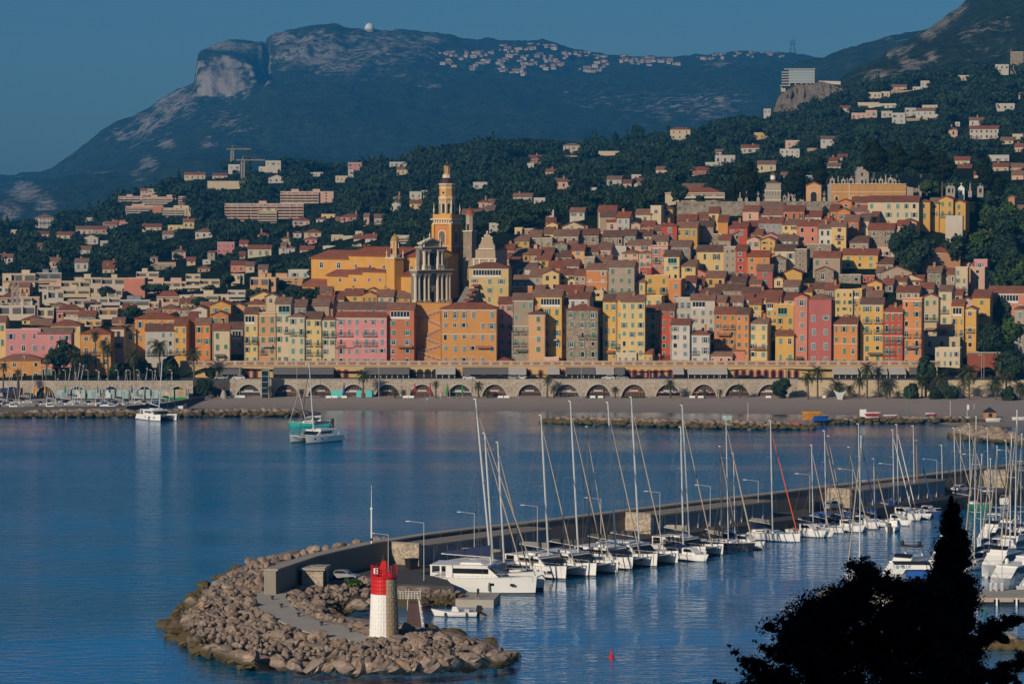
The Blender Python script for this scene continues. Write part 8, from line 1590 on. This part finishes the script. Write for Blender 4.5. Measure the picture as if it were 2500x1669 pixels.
# ================================================================== BEACH THINGS, PARASOLS, HUTS, FOREGROUND TREES
M['pgreen'] = plain('parasol_green', (.012, .22, .06), .8); M['pyel'] = plain('parasol_yellow', (.62, .28, .03), .8); M['pblue'] = plain('parasol_blue', (.02, .05, .22), .8); M['pred'] = plain('parasol_red', (.38, .03, .04), .8); M['hutb'] = plain('hut_pale_blue', (.32, .42, .42), .8); M['turq'] = plain('turquoise_screen', (.10, .50, .48), .7)
PC = {'g': ('green', 'pgreen'), 'y': ('yellow', 'pyel'), 'b': ('blue', 'pblue'), 'r': ('red', 'pred'), 't': ('pale teal', 'sh_b')}
def parasol(px, yb, yt, c, Y, label, group):
 p = at(px, yb, Y); H = at(px, yt, Y).z - p.z; t = empty('closed_parasol', p, 0, label, 'parasol', group); mb = MB(); mb.tube((0, 0, 0), (0, 0, H), .04, .03, 5, M['frame']); mb.obj('pole', None, t); mb = MB(); r = H * .075
 mb.lathe([(r * .9, H * .28), (r * 1.15, H * .36), (r * .85, H * .6), (r * .5, H * .85), (.04, H * 1.02)], 8, M[PC[c][1]]); mb.obj('canopy', None, t)
PG = 'closed parasols along the beach and port'
for px, yb, yt, c, Y, l in [(840, 972, 934, 'b', 907, 'tall closed blue parasol before the third middle arch'), (1013, 972, 935, 'r', 907, 'closed red parasol left of the slim palm'), (1050, 972, 934, 'r', 907, 'closed red parasol right of the low palms'), (1092, 972, 937, 'g', 907, 'closed green parasol, left of the tall green pair'), (1129, 972, 937, 'g', 907, 'closed green parasol, right of the tall green pair'), (1115, 973, 955, 'g', 906, 'short closed green parasol between the tall pair'), (1081, 973, 957, 'g', 906, 'short green parasol left of the tall pair'),
 (82, 968, 938, 'y', 903, 'closed yellow parasol left of a close pair'), (89, 968, 938, 'y', 903, 'closed yellow parasol right of a close pair'), (110, 968, 938, 'y', 903, 'single closed yellow parasol right of the pair'), (121, 968, 950, 'y', 902, 'short closed yellow parasol'), (58, 968, 952, 'y', 902, 'short yellow parasol at the blue awning'), (159, 966, 938, 'g', 903, 'closed green parasol in the left port'), (197, 966, 945, 'g', 903, 'short green parasol in the left port'), (238, 966, 937, 'b', 903, 'closed blue parasol before the fourth port arch'), (268, 966, 938, 'b', 903, 'closed blue parasol between two port arches'), (250, 966, 948, 't', 902, 'pale teal closed parasol in the left port'), (322, 966, 938, 'b', 903, 'closed blue parasol before the fifth port arch'), (354, 966, 938, 'b', 903, 'closed blue parasol right of the fifth port arch'), (366, 966, 948, 't', 902, 'pale teal closed parasol beside the blue one'), (332, 966, 948, 'b', 902, 'short blue closed parasol'), (441, 966, 940, 'y', 903, 'closed yellow parasol at the right end of the port')]: parasol(px, yb, yt, c, Y, l, PG)
def box_thing(name, px0, px1, yt, yb, Y, mat, d, label, cat, roof=None, roofh=.0, door=None, group=None):
 if Y < 890: Y = gnd(px0, yb, .9).y
 p = at(px0, yb, Y); w = (px1 - px0) * Y / F; H = zfrom(yt, Y) - p.z; t = empty(name, p, 0, label, cat, group); mb = MB(); mb.box(0, w, 0, d, -.3, H, mat); mb.obj('wall', None, t)
 if roof: mb = MB(); mb.add([(-.2, -.2, H), (w + .2, -.2, H), (w + .2, d + .2, H), (-.2, d + .2, H), (w / 2, d / 2, H + roofh)], [(0, 1, 4), (1, 2, 4), (2, 3, 4), (3, 0, 4), (3, 2, 1, 0)], roof); mb.obj('roof', None, t)
 if door: mb = MB(); mb.box(w * .35, w * .65, -.04, 0, 0, H * .8, door); mb.obj('door', None, t)
 return t
for k in range(9): box_thing('beach_hut', 140 + k * 36, 172 + k * 36, 951, 970, 905, M['hutb'], 2.5, f"pale blue flat-roofed hut in the left port, {ORD[k + 1]} of the row", 'hut', door=M['frame'] if k % 2 else M['sh_b'], group='pale blue huts in the left port')
box_thing('blue_awning', 0, 52, 948, 956, 904, M['navy'], 3, 'dark blue awning over the port terrace at the left edge', 'awning')
for k, (a, b, l) in enumerate(((396, 424, 'yellow-green slatted frame left of the other at the port end'), (432, 455, 'yellow-green slatted frame at the right end of the port'))):
 t = empty('slatted_frame', at(a, 972, 899), 0, l, 'frame'); w = (b - a) * 899 / F; mb = MB(); mb.box(0, w, 0, .2, -.5, .3, M['pgreen']); mb.obj('base', None, t); mb = MB()
 for i in range(9): mb.box(w * i / 8.2, w * i / 8.2 + .12, 0, .15, .3, 2.0, M['pyel'])
 mb.box(0, w, 0, .15, 1.95, 2.1, M['pyel']); mb.obj('slat', None, t)
for a, b, l in ((808, 836, 'bright turquoise wind screen left of the tall blue parasol'), (870, 882, 'turquoise wind screen left of the shaggy palm'), (893, 912, 'turquoise wind screen right of the shaggy palm')): box_thing('wind_screen', a, b, 952, 971, 910.5, M['turq'], .3, l, 'screen')
box_thing('white_counter', 563, 598, 965, 973, 909, M['white'], 1, 'white railing counter before the first arch', 'counter')
for k, (px, l) in enumerate([(802, 'white bench left of the turquoise screen'), (817, 'white bench under the turquoise screen'), (840, 'white bench at the blue parasol'), (990, 'white bench before the fifth arch'), (1004, 'white bench near the red parasol'), (1222, 'white bench left of a pair before the yellow awning'), (1237, 'white bench right of a pair before the yellow awning'), (1447, 'white bench before the hedge of an arch'), (1466, 'white bench beside the parasol pole'), (1690, 'white bench left of a pair near the right arches'), (1711, 'white bench right of a pair near the right arches'), (1876, 'white bench beside the round tree'), (2010, 'white bench left of the sculpture')]):
 p = at(px, 974, 905.5); mb = MB(); mb.box(-.75, .75, -.25, .25, .38, .5, M['white']); mb.box(-.75, .75, .18, .26, .5, .95, M['white'])
 for x in (-.65, .55): mb.box(x, x + .1, -.2, .2, -.2, .38, M['white'])
 tag(mb.obj('bench', None, None, p), l, 'bench', 'white benches on the promenade')
for a, b, l in ((1430, 1475, 'low green hedge before the arch left of the short palm'), (1515, 1575, 'low green hedge before the arch right of the short palm')):
 R = np.random.default_rng(int(a)); w = (b - a) * 908 / F; bl = [(w * (i + .5) / 10, 0, .35, w / 16, .5, .5) for i in range(10)]; o = mkobj('hedge', crown_mesh('hedge', bl, 500, .16, M['leafg'], R), None, at(a, 973, 908)); tag(o, l, 'hedge')
def sculpture():
 p = at(2050, 986, 902); t = empty('beach_sculpture', p, 0, 'pale sculpture with a flaring crescent top among the palms', 'sculpture'); s = 902 / F; mb = MB()
 mb.prism([(-14 * s, 0), (-4 * s, 0), (0, 6 * s), (4 * s, 0), (14 * s, -1 * s), (9 * s, 8 * s), (6 * s, 14 * s), (9 * s, 22 * s), (17 * s, 34 * s), (10 * s, 30 * s), (0, 28 * s), (-9 * s, 31 * s), (-16 * s, 36 * s), (-10 * s, 24 * s), (-6 * s, 14 * s), (-8 * s, 8 * s)], -.5, .5, M['sculp'], 'y'); mb.obj('body', None, t)
 mb = MB(); mb.prism([(-13 * s, 0), (-5 * s, 0), (-2 * s, 9 * s), (-7 * s, 14 * s)], -.6, -.5, M['pyel'], 'y'); mb.obj('yellow_panel', None, t)
M['sculp'] = plain('sculpture_white', (.50, .53, .50), .7)
sculpture()
def baobab():
 t = empty('bottle_tree', at(546, 974, 906), 0, 'bare grey bottle-shaped tree at the start of the beach', 'tree'); mb = MB(); mb.lathe([(.95, -.4), (1.0, .6), (.75, 1.5), (.45, 2.3), (.4, 2.9)], 10, M['conc']); mb.obj('trunk', None, t); R = random.Random(5); mb = MB()
 for i in range(14):
  a = 6.28 * i / 14; e = R.uniform(.2, 1.2); p = Vector((.2 * math.cos(a), .2 * math.sin(a), 2.7)); q = p + Vector((math.cos(a) * math.cos(e), math.sin(a) * math.cos(e), math.sin(e))) * R.uniform(1.4, 2.2); mb.tube(p, q, .14, .07, 5, M['bark'])
  for _ in range(4): mb.tube(q, q + Vector((R.gauss(0, .8), R.gauss(0, .8), R.uniform(-.1, .8))), .05, .02, 4, M['bark'])
 mb.obj('branch', None, t)
baobab()
def kayak_rack(px, yb, Y, cols, label, n=6, w=3.6):
 Y = gnd(px, yb, 1.0).y
 p = at(px, yb, Y); t = empty('kayak_rack', p, 0, label, 'rack'); mb = MB()
 for x in (-1.2, 1.2): mb.box(x - .05, x + .05, 0, .1, -.6, .42 * n, M['iron'])
 mb.obj('frame', None, t)
 for k in range(n): b = hull_mesh(w, .7, .22, M[cols[k % len(cols)]], M[cols[k % len(cols)]], .75, .4, n=8, draft=.12, sheer=.3); o = mkobj('kayak', b.mesh('kayak'), None, p + Vector((((k * 37) % 5 - 2) * .12, -.35, .1 + k * .38))); o.rotation_euler = (0, 0, .06 * ((k * 13) % 5 - 2)); tag(o, f"{PN[cols[k % len(cols)]]} kayak stacked on the beach rack, {ORD[k + 1]} from the sand", 'kayak', 'kayaks stacked on the beach')
PN = {'pyel': 'yellow', 'pblue': 'blue', 'pred': 'red', 'white': 'white', 'kblue': 'bright blue'}
M['kblue'].name = 'bright_blue'
kayak_rack(1984, 1025, 874, ['pyel'], 'kayak rack loaded with yellow kayaks on the spit', 6, 5.2);
for k in range(5): b = hull_mesh(4.2, .75, .24, M['kblue'], M['kblue'], .75, .4, n=8, draft=.12); o = mkobj('kayak', b.mesh('kayak'), None, gnd(2002, 1027, 1.0) + Vector((.1 * k, -.2, .05 + k * .26))); o.rotation_euler = (0, 0, .05 * k); tag(o, f"bright blue kayak in the low pile by the rack, {ORD[k + 1]} from the sand", 'kayak', 'kayaks stacked on the beach')
for k, px in enumerate((1926, 1938, 1896, 1908)): b = hull_mesh(3.4, .7, .22, M['orange'] if k < 2 else M['pred'], M['orange'], .75, .4, n=8); o = mkobj('kayak', b.mesh('kayak'), None, gnd(px, 1031, 1.2)); tag(o, ['orange kayak lying left of another on the rocks', 'orange kayak lying right of another on the rocks', 'red kayak lying left on the rocks', 'red kayak beside the orange ones on the rocks'][k], 'kayak', 'kayaks stacked on the beach')
box_thing('sign_board', 2099, 2115, 999, 1023, 872, M['white'], .35, 'blank white upright board on the spit', 'board'); box_thing('pale_cabin', 1764, 1787, 1014, 1028, 868, M['hutb'], 2, 'small pale blue cabin at the middle of the rock groyne', 'cabin')
kayak_rack(2130, 1023, 873, ['pred', 'white', 'pred'], 'rack of red and white boards right of the white panel', 5, 4.0); kayak_rack(2170, 1022, 873, ['white', 'pred', 'white', 'pblue'], 'rack of pale boards right of the red rack', 3, 4.2); kayak_rack(2273, 1021, 874, ['white', 'pblue', 'pred'], 'short striped stack of boards on the beach', 4, 2.8)
for k, (px, py, l) in enumerate([(2306, 1021, 'white upturned dinghy with a blue patch on the beach'), (2350, 1020, 'white upturned dinghy beside the small flagpole'), (2426, 1023, 'large white covered dinghy beside the dark-roofed hut'), (2490, 1020, 'white dinghy at the right edge of the beach')]): b = hull_mesh(4.2, 1.6, .6, M['gel'], M['pblue'] if k == 0 else M['gel'], .8, .8, n=9); o = mkobj('dinghy', b.mesh('dinghy'), None, gnd(px, py + 3, .6)); tag(o, l, 'dinghy', 'dinghies on the beach')
box_thing('dark_roofed_hut', 2404, 2432, 1006, 1018, 878, M['wall_b'], 3, 'small brown hut with a dark pyramid roof on the beach', 'hut', M['dark'], 1.3, M['dark'])
for k, (px, yb, yt, Y, l) in enumerate([(1826, 1025, 982, 874, 'thin white pole standing on the groyne'), (2220, 1018, 948, 880, 'thin green flag pole on the right beach'), (2320, 1016, 978, 880, 'white pole by the upturned dinghies'), (2361, 1016, 985, 880, 'pole with a white flag on the right beach'), (2378, 1014, 985, 880, 'thin plain pole behind the flag pole'), (1514, 974, 938, 907, 'pale flag pole between two arches'), (1075, 974, 959, 905, 'short white post among the parasols')]):
 Y = gnd(px, yb, .9).y if Y < 890 else Y; p = at(px, yb, Y); H = zfrom(yt, Y) - p.z; mb = MB(); mb.tube((0, 0, -.4), (0, 0, H), .07, .05, 5, M['frame'] if k != 1 else M['pgreen']);
 if k == 3: mb.box(0, .5, -.02, .02, H - 1.6, H - .3, M['white'])
 tag(mb.obj('pole', None, None, p), l, 'pole', 'poles on the beach')
BL = 'street lamps along the promenade'
for k, (px, yt) in enumerate(((585, 885), (725, 890), (925, 885), (1098, 885), (1266, 870), (1419, 880), (1585, 880), (1755, 885), (1922, 885), (2396, 860), (2402, 868))): lamp(px, 973 if px < 2300 else 930, yt, f"tall thin promenade lamp, {ORD[k + 1]} along the arcade from the left", BL, Y=905 if px < 2300 else 920, arm=-1.2)
for k, px in enumerate((104, 135, 160, 215, 240, 288, 318, 340, 372, 420)): lamp(px, 932, 905, f"short lamp post on the port promenade, {ORD[k + 1]} from the left", 'lamp posts on the port promenade', Y=914, arm=-.4)
def tunnel():
 Y = 927.0; t = empty('tunnel_portal', at(2362, 930, Y), 0, 'rust-red wall over a dark arched tunnel mouth at the right', 'tunnel'); s = Y / F; H = (930 - 862) * s; w = 82 * s; mb = MB(); r = 25 * s; xc = 47 * s; zc = 38 * s - r * .3
 pts = [(0, -1), (xc - r, -1)] + [(xc + r * math.cos(PI - PI * i / 12), zc * .35 + r * .95 * math.sin(PI - PI * i / 12)) for i in range(13)] + [(xc + r, -1), (w, -1), (w, H), (0, H)]
 mb.prism(pts, 0, .8, M['rustw'], 'y'); mb.obj('wall', None, t); mb = MB(); mb.box(-.1, w + .1, -.15, .9, H, H + .4, M['molec']); mb.obj('coping', None, t); mb = MB(); mb.box(xc - r, xc + r, 3, 3.2, -1, zc + r, M['dark']); mb.box(xc - r - .2, xc - r, .8, 3.2, -1, zc + r, M['dark']); mb.box(xc + r, xc + r + .2, .8, 3.2, -1, zc + r, M['dark']); mb.box(xc - r, xc + r, .8, 3.2, zc + r, zc + r + .2, M['dark']); mb.obj('tunnel_shell', None, t)
M['rustw'] = plaster('rust_wall', (.32, .095, .05), .6)
tunnel()
def near_shade_hill():  # unseen slope under the near trees; its left ridge is added to shade them
 xs = np.arange(-130, 131, 5.0); ys = np.arange(-120, 171, 5.0); X, Yg = np.meshgrid(xs, ys)
 Z = 56 - .0 * X - np.clip(Yg + 5, 0, None) * .16 - np.clip(Yg - 95, 0, None) * .75
 left = np.clip(-X - 14 - .17 * np.clip(Yg, 0, None), 0, None); Z = Z + np.minimum(left * 2.2, 74) * np.clip((150 - Yg) / 40, 0, 1)
 Z = Z + np.clip(-Yg - 15, 0, None) * .9 + fbm(X / 25, Yg / 25, 0, 4) * 1.2
 Z = np.where(Yg > 130, np.minimum(Z, 34 - (Yg - 130) * .9), Z); Z = np.maximum(Z, -2)
 nr, nc = X.shape; i = np.arange((nr - 1) * (nc - 1)); b = (i // (nc - 1)) * nc + i % (nc - 1)
 V = np.stack([X, Yg, Z], -1).reshape(-1, 3); tag(mkobj('unseen_shade_hillside', np_mesh('unseen_shade_hillside', V, np.stack([b, b + 1, b + nc + 1, b + nc], -1), M['hill'], True, {'rock': ('POINT', np.zeros(len(V)))})), kind='structure')
near_shade_hill()
def fg_trees():
 R = np.random.default_rng(99); Y = 118.0; s = Y / F
 prof = [(1222, 5), (1240, 14), (1270, 26), (1310, 36), (1350, 42), (1400, 48), (1450, 57), (1500, 62), (1560, 66), (1620, 70), (1680, 72), (1760, 72)]; cxp = [(1222, 2326), (1300, 2325), (1400, 2326), (1500, 2327), (1760, 2335)]
 base = at(2335, 1800, Y); t = empty('foreground_cypress', base, 0, 'tall dark pointed cypress in the near foreground at the right', 'cypress'); bl = []
 for py in range(1232, 1760, 15):
  hw = 1.3 * np.interp(py, *zip(*prof)); c = np.interp(py, *zip(*cxp)); p = at(c, py, Y) - base; r = hw * s
  for k in range(5): a = R.random() * 6.28; q = r * .42; bl.append((p.x + q * math.cos(a), q * math.sin(a), p.z + R.normal() * .1, r * .58, r * .58, .26))
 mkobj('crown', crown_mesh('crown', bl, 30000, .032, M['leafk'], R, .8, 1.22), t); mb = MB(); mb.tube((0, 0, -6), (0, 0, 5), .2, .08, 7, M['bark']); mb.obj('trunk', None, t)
 Y = 104.0; s = Y / F; base = at(2090, 1840, Y); t = empty('foreground_tree', base, 0, 'wide black ragged tree mass in the near foreground', 'tree'); bl = []
 out = [(1978, 1562), (2010, 1530), (1985, 1540), (1880, 1640), (1945, 1590), (1905, 1560), (1960, 1535), (1950, 1520), (2030, 1500), (2000, 1560), (2060, 1475), (2110, 1440), (2090, 1410), (2120, 1390), (2160, 1420), (2200, 1440), (2250, 1445), (2300, 1440), (2060, 1560), (2120, 1500), (2180, 1490), (2240, 1500), (2290, 1500), (1990, 1620), (2060, 1630), (2130, 1580), (2200, 1570), (2280, 1580), (1930, 1660), (2000, 1690), (2100, 1680), (2200, 1650), (2290, 1660), (1850, 1680), (2150, 1640), (2240, 1610), (2060, 1700), (1960, 1720), (2160, 1720), (2260, 1720)]
 for (px, py) in out:
  big = 34 if py < 1480 or px < 1960 else 62
  for k in range(4): p = at(px + R.normal() * big * .45, py + R.normal() * big * .35, Y) - base; q = big * s * R.uniform(.55, .9); bl.append((p.x, R.normal() * 1.2, p.z, q, q, q * .75))
 tips = [(2115, 1370, 2108, 1420), (2108, 1390, 2092, 1440), (2138, 1388, 2150, 1440), (2172, 1395, 2165, 1440), (2195, 1412, 2200, 1450), (2240, 1408, 2235, 1460), (1925, 1490, 1950, 1530), (1900, 1510, 1940, 1545), (1890, 1540, 1930, 1560), (1955, 1500, 1985, 1540), (1985, 1478, 2010, 1520), (1785, 1582, 1840, 1625), (1800, 1610, 1860, 1650), (1740, 1655, 1780, 1690), (1830, 1600, 1880, 1640), (1845, 1570, 1895, 1600), (1880, 1580, 1920, 1600), (2040, 1440, 2060, 1480), (2060, 1450, 2085, 1480), (1800, 1635, 1880, 1690), (1890, 1560, 1950, 1600)]
 for (ax, ay, bx, by) in tips:
  for k in range(7):
   f = k / 6; p = at(ax + (bx - ax) * f + R.normal() * 3, ay + (by - ay) * f + R.normal() * 3, Y) - base; q = (5 + 13 * f) * s; bl.append((p.x, R.normal() * .3, p.z, q, q, q * .8))
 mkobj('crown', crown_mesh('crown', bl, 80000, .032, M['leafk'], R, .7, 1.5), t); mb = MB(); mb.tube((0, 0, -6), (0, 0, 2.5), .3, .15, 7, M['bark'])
 for k in range(7): a = R.random() * 6.28; mb.tube((0, 0, .5), (math.cos(a) * 2.2, math.sin(a) * .8, 3.4), .12, .04, 5, M['bark'])
 mb.obj('trunk', None, t)
 Y = 112.0; s = Y / F
 for k, (pts, l) in enumerate([([(2395, 1560), (2420, 1550), (2440, 1530), (2462, 1515), (2485, 1508), (2405, 1540), (2425, 1520), (2450, 1560)], 'dark leafy branch reaching right from the cypress, upper of two'), ([(2400, 1650), (2425, 1645), (2450, 1630), (2475, 1620), (2495, 1612), (2440, 1665), (2470, 1655)], 'dark leafy branch at the bottom right corner, lower of two')]):
  base = at(2385, 1700, Y); bl = []
  for (px, py) in pts:
   for q in range(4): p = at(px + R.normal() * 8, py + R.normal() * 6, Y) - base; r = R.uniform(6, 13) * s; bl.append((p.x, R.normal() * .25, p.z, r, r, r * .8))
  t = empty('foreground_branch', base, 0, l, 'branch'); mkobj('leaves', crown_mesh('leaves', bl, 6500, .03, M['leafk'], R, .5, 1.7), t); mb = MB(); p = at(pts[0][0], pts[0][1], Y) - base; q = at(pts[4][0], pts[4][1], Y) - base; mb.tube(p, q, .03, .012, 5, M['bark']); mb.obj('twig', None, t)
fg_trees()
def person(px, py, Y, rz, top, legs, label):
 V = [(0, 0, .95), (0, 0, 1.2), (0, 0, 1.42), (0, 0, 1.52), (0, .02, 1.66), (0, .02, 1.76), (.19, 0, 1.40), (.25, -.03, 1.13), (.24, .10, .90), (-.19, 0, 1.40), (-.25, .03, 1.13), (-.23, -.10, .90), (.10, 0, .90), (.11, .12, .50), (.11, .05, .08), (.11, .22, .03), (-.10, 0, .90), (-.11, -.02, .50), (-.11, -.22, .10), (-.11, -.10, .03)]
 E = [(0, 1), (1, 2), (2, 3), (3, 4), (4, 5), (2, 6), (6, 7), (7, 8), (2, 9), (9, 10), (10, 11), (0, 12), (12, 13), (13, 14), (14, 15), (0, 16), (16, 17), (17, 18), (18, 19)]
 RD = [.15, .14, .15, .06, .105, .07, .065, .05, .035, .065, .05, .035, .09, .065, .045, .035, .09, .065, .045, .035]
 me = bpy.data.meshes.new('person'); me.from_pydata(V, E, []); q = bpy.data.objects.new('tmp', me); COL.objects.link(q); md = q.modifiers.new('s', 'SKIN'); q.modifiers.new('u', 'SUBSURF').levels = 1
 for k, r in enumerate(RD): me.skin_vertices[0].data[k].radius = (r, r * .8)
 me.skin_vertices[0].data[0].use_root = True; bpy.context.view_layer.update(); m2 = bpy.data.meshes.new_from_object(q.evaluated_get(bpy.context.evaluated_depsgraph_get())); bpy.data.objects.remove(q)
 for m_ in (M['skin'], top, legs): m2.materials.append(m_)
 for p in m2.polygons: z = p.center.z; p.material_index = 2 if .1 < z < .98 and abs(p.center.x) < .2 else 1 if .98 <= z < 1.46 and abs(p.center.x) < .235 else 0
 o = mkobj('person', m2, None, at(px, py, Y)); o.rotation_euler = (0, 0, rz); return tag(o, label, 'person', 'people on the beach')
M['skin'] = plain('skin', (.42, .24, .16), .7)
person(517, 981, 903, .6, M['navy'], M['dgrey'], 'person in dark clothes walking at the left end of the beach'); person(532, 979, 904, -1.2, M['pyel'], M['dgrey'], 'person in a yellow top at the left end of the beach'); person(2224, 992, 896, 1.4, M['white'], M['navy'], 'person in a white top walking on the right beach'); person(1043, 985, 899, 0, M['hutb'], M['sh_b'], 'person in pale blue standing near the water in mid beach'); person(1700, 975, 906, 2, M['pred'], M['dgrey'], 'person in a red top on the promenade before the right arches')
for o_ in S.objects:
 if o_.parent is None and o_.get('label') and 'wall' in o_.name: o_['kind'] = 'thing'
woods()
# ================================================================== labels that single out each house
def label_houses():
 from collections import defaultdict
 groups = defaultdict(list)
 for r in HOUSES:
  if r['o'].get('label'): continue
  groups[r['zone']].append(r)
 used = set()
 for zone, rs in groups.items():
  def shape(r):
   if r['cat'] == 'apartment block': return ('long' if r['w'] > 22 else 'tall' if r['fl'] >= 5 else 'low')
   return ('tall' if r['fl'] >= 5 else 'low' if r['fl'] <= 1 else 'wide' if r['w'] > 14 else 'narrow' if r['w'] < 5 else 'small' if r['fl'] <= 2 else 'mid-sized')
  shn = lambda r: (SH[r['sh']][0] + ' shutters') if r['sh'] in SH else ''
  rf = lambda r: {'g': 'tiled roof', 'f': 'gable front', 'h': 'hipped roof', 't': 'flat roof', 's': 'sloping roof'}[r['rt']]
  k = 0
  for r in rs:
   noun = r['cat']; base = f"{shape(r)} {r['col']} {noun}"
   nb = [q for q in rs if q is not r and abs(q['yt'] - r['yt']) < 60]
   ln = max([q for q in nb if q['x1'] <= r['x0'] + 8], key=lambda q: q['x1'], default=None); rn = min([q for q in nb if q['x0'] >= r['x1'] - 8], key=lambda q: q['x0'], default=None)
   r['c'] = []
   d = base + (f" with {shn(r)}" if shn(r) else f" with {rf(r)}"); r['c'].append(f"{d} {zone}")
   if ln and rn: r['c'].append(f"{d}, between a {ln['col']} and a {rn['col']} one")
   if ln and rn: r['c'].append(f"{base} with {rf(r)} {zone}, between {ln['col']} and {rn['col']} houses")
  cnt = defaultdict(int)
  for r in rs:
   for c in set(r['c']): cnt[c] += 1
  by = defaultdict(list)
  for r in rs: by[r['col']].append(r)
  for col, l in by.items():
   l.sort(key=lambda r: r['x0'])
   for i, r in enumerate(l): r['ord'] = f"{shape(r)} {col} {r['cat']}, {ORD[i + 1]} {col} one from the left {zone}" if len(l) > 1 else f"only {col} {r['cat']} {zone}"
  for r in rs:
   lab = next((c for c in r['c'] if cnt[c] == 1 and c not in used and len(c.replace('-', ' ').split()) <= 16), None) or r['ord']
   used.add(lab); tag(r['o'], lab, r['cat'], 'houses ' + zone)
label_houses()
hm = bpy.data.materials.new('haze_air'); hm.use_nodes = True; hn = hm.node_tree
hn.nodes.remove(hn.nodes['Principled BSDF']); pv = hn.nodes.new('ShaderNodeVolumePrincipled')
pv.inputs['Color'].default_value = (.05, .42, 1.0, 1); pv.inputs['Density'].default_value = 9.5e-5; pv.inputs['Anisotropy'].default_value = 0.0
hn.links.new(pv.outputs[0], hn.nodes['Material Output'].inputs['Volume'])
hb = MB(); hb.box(-3400, 3400, -200, 9400, -8, 1100)
tag(hb.obj('haze', hm), kind='stuff')
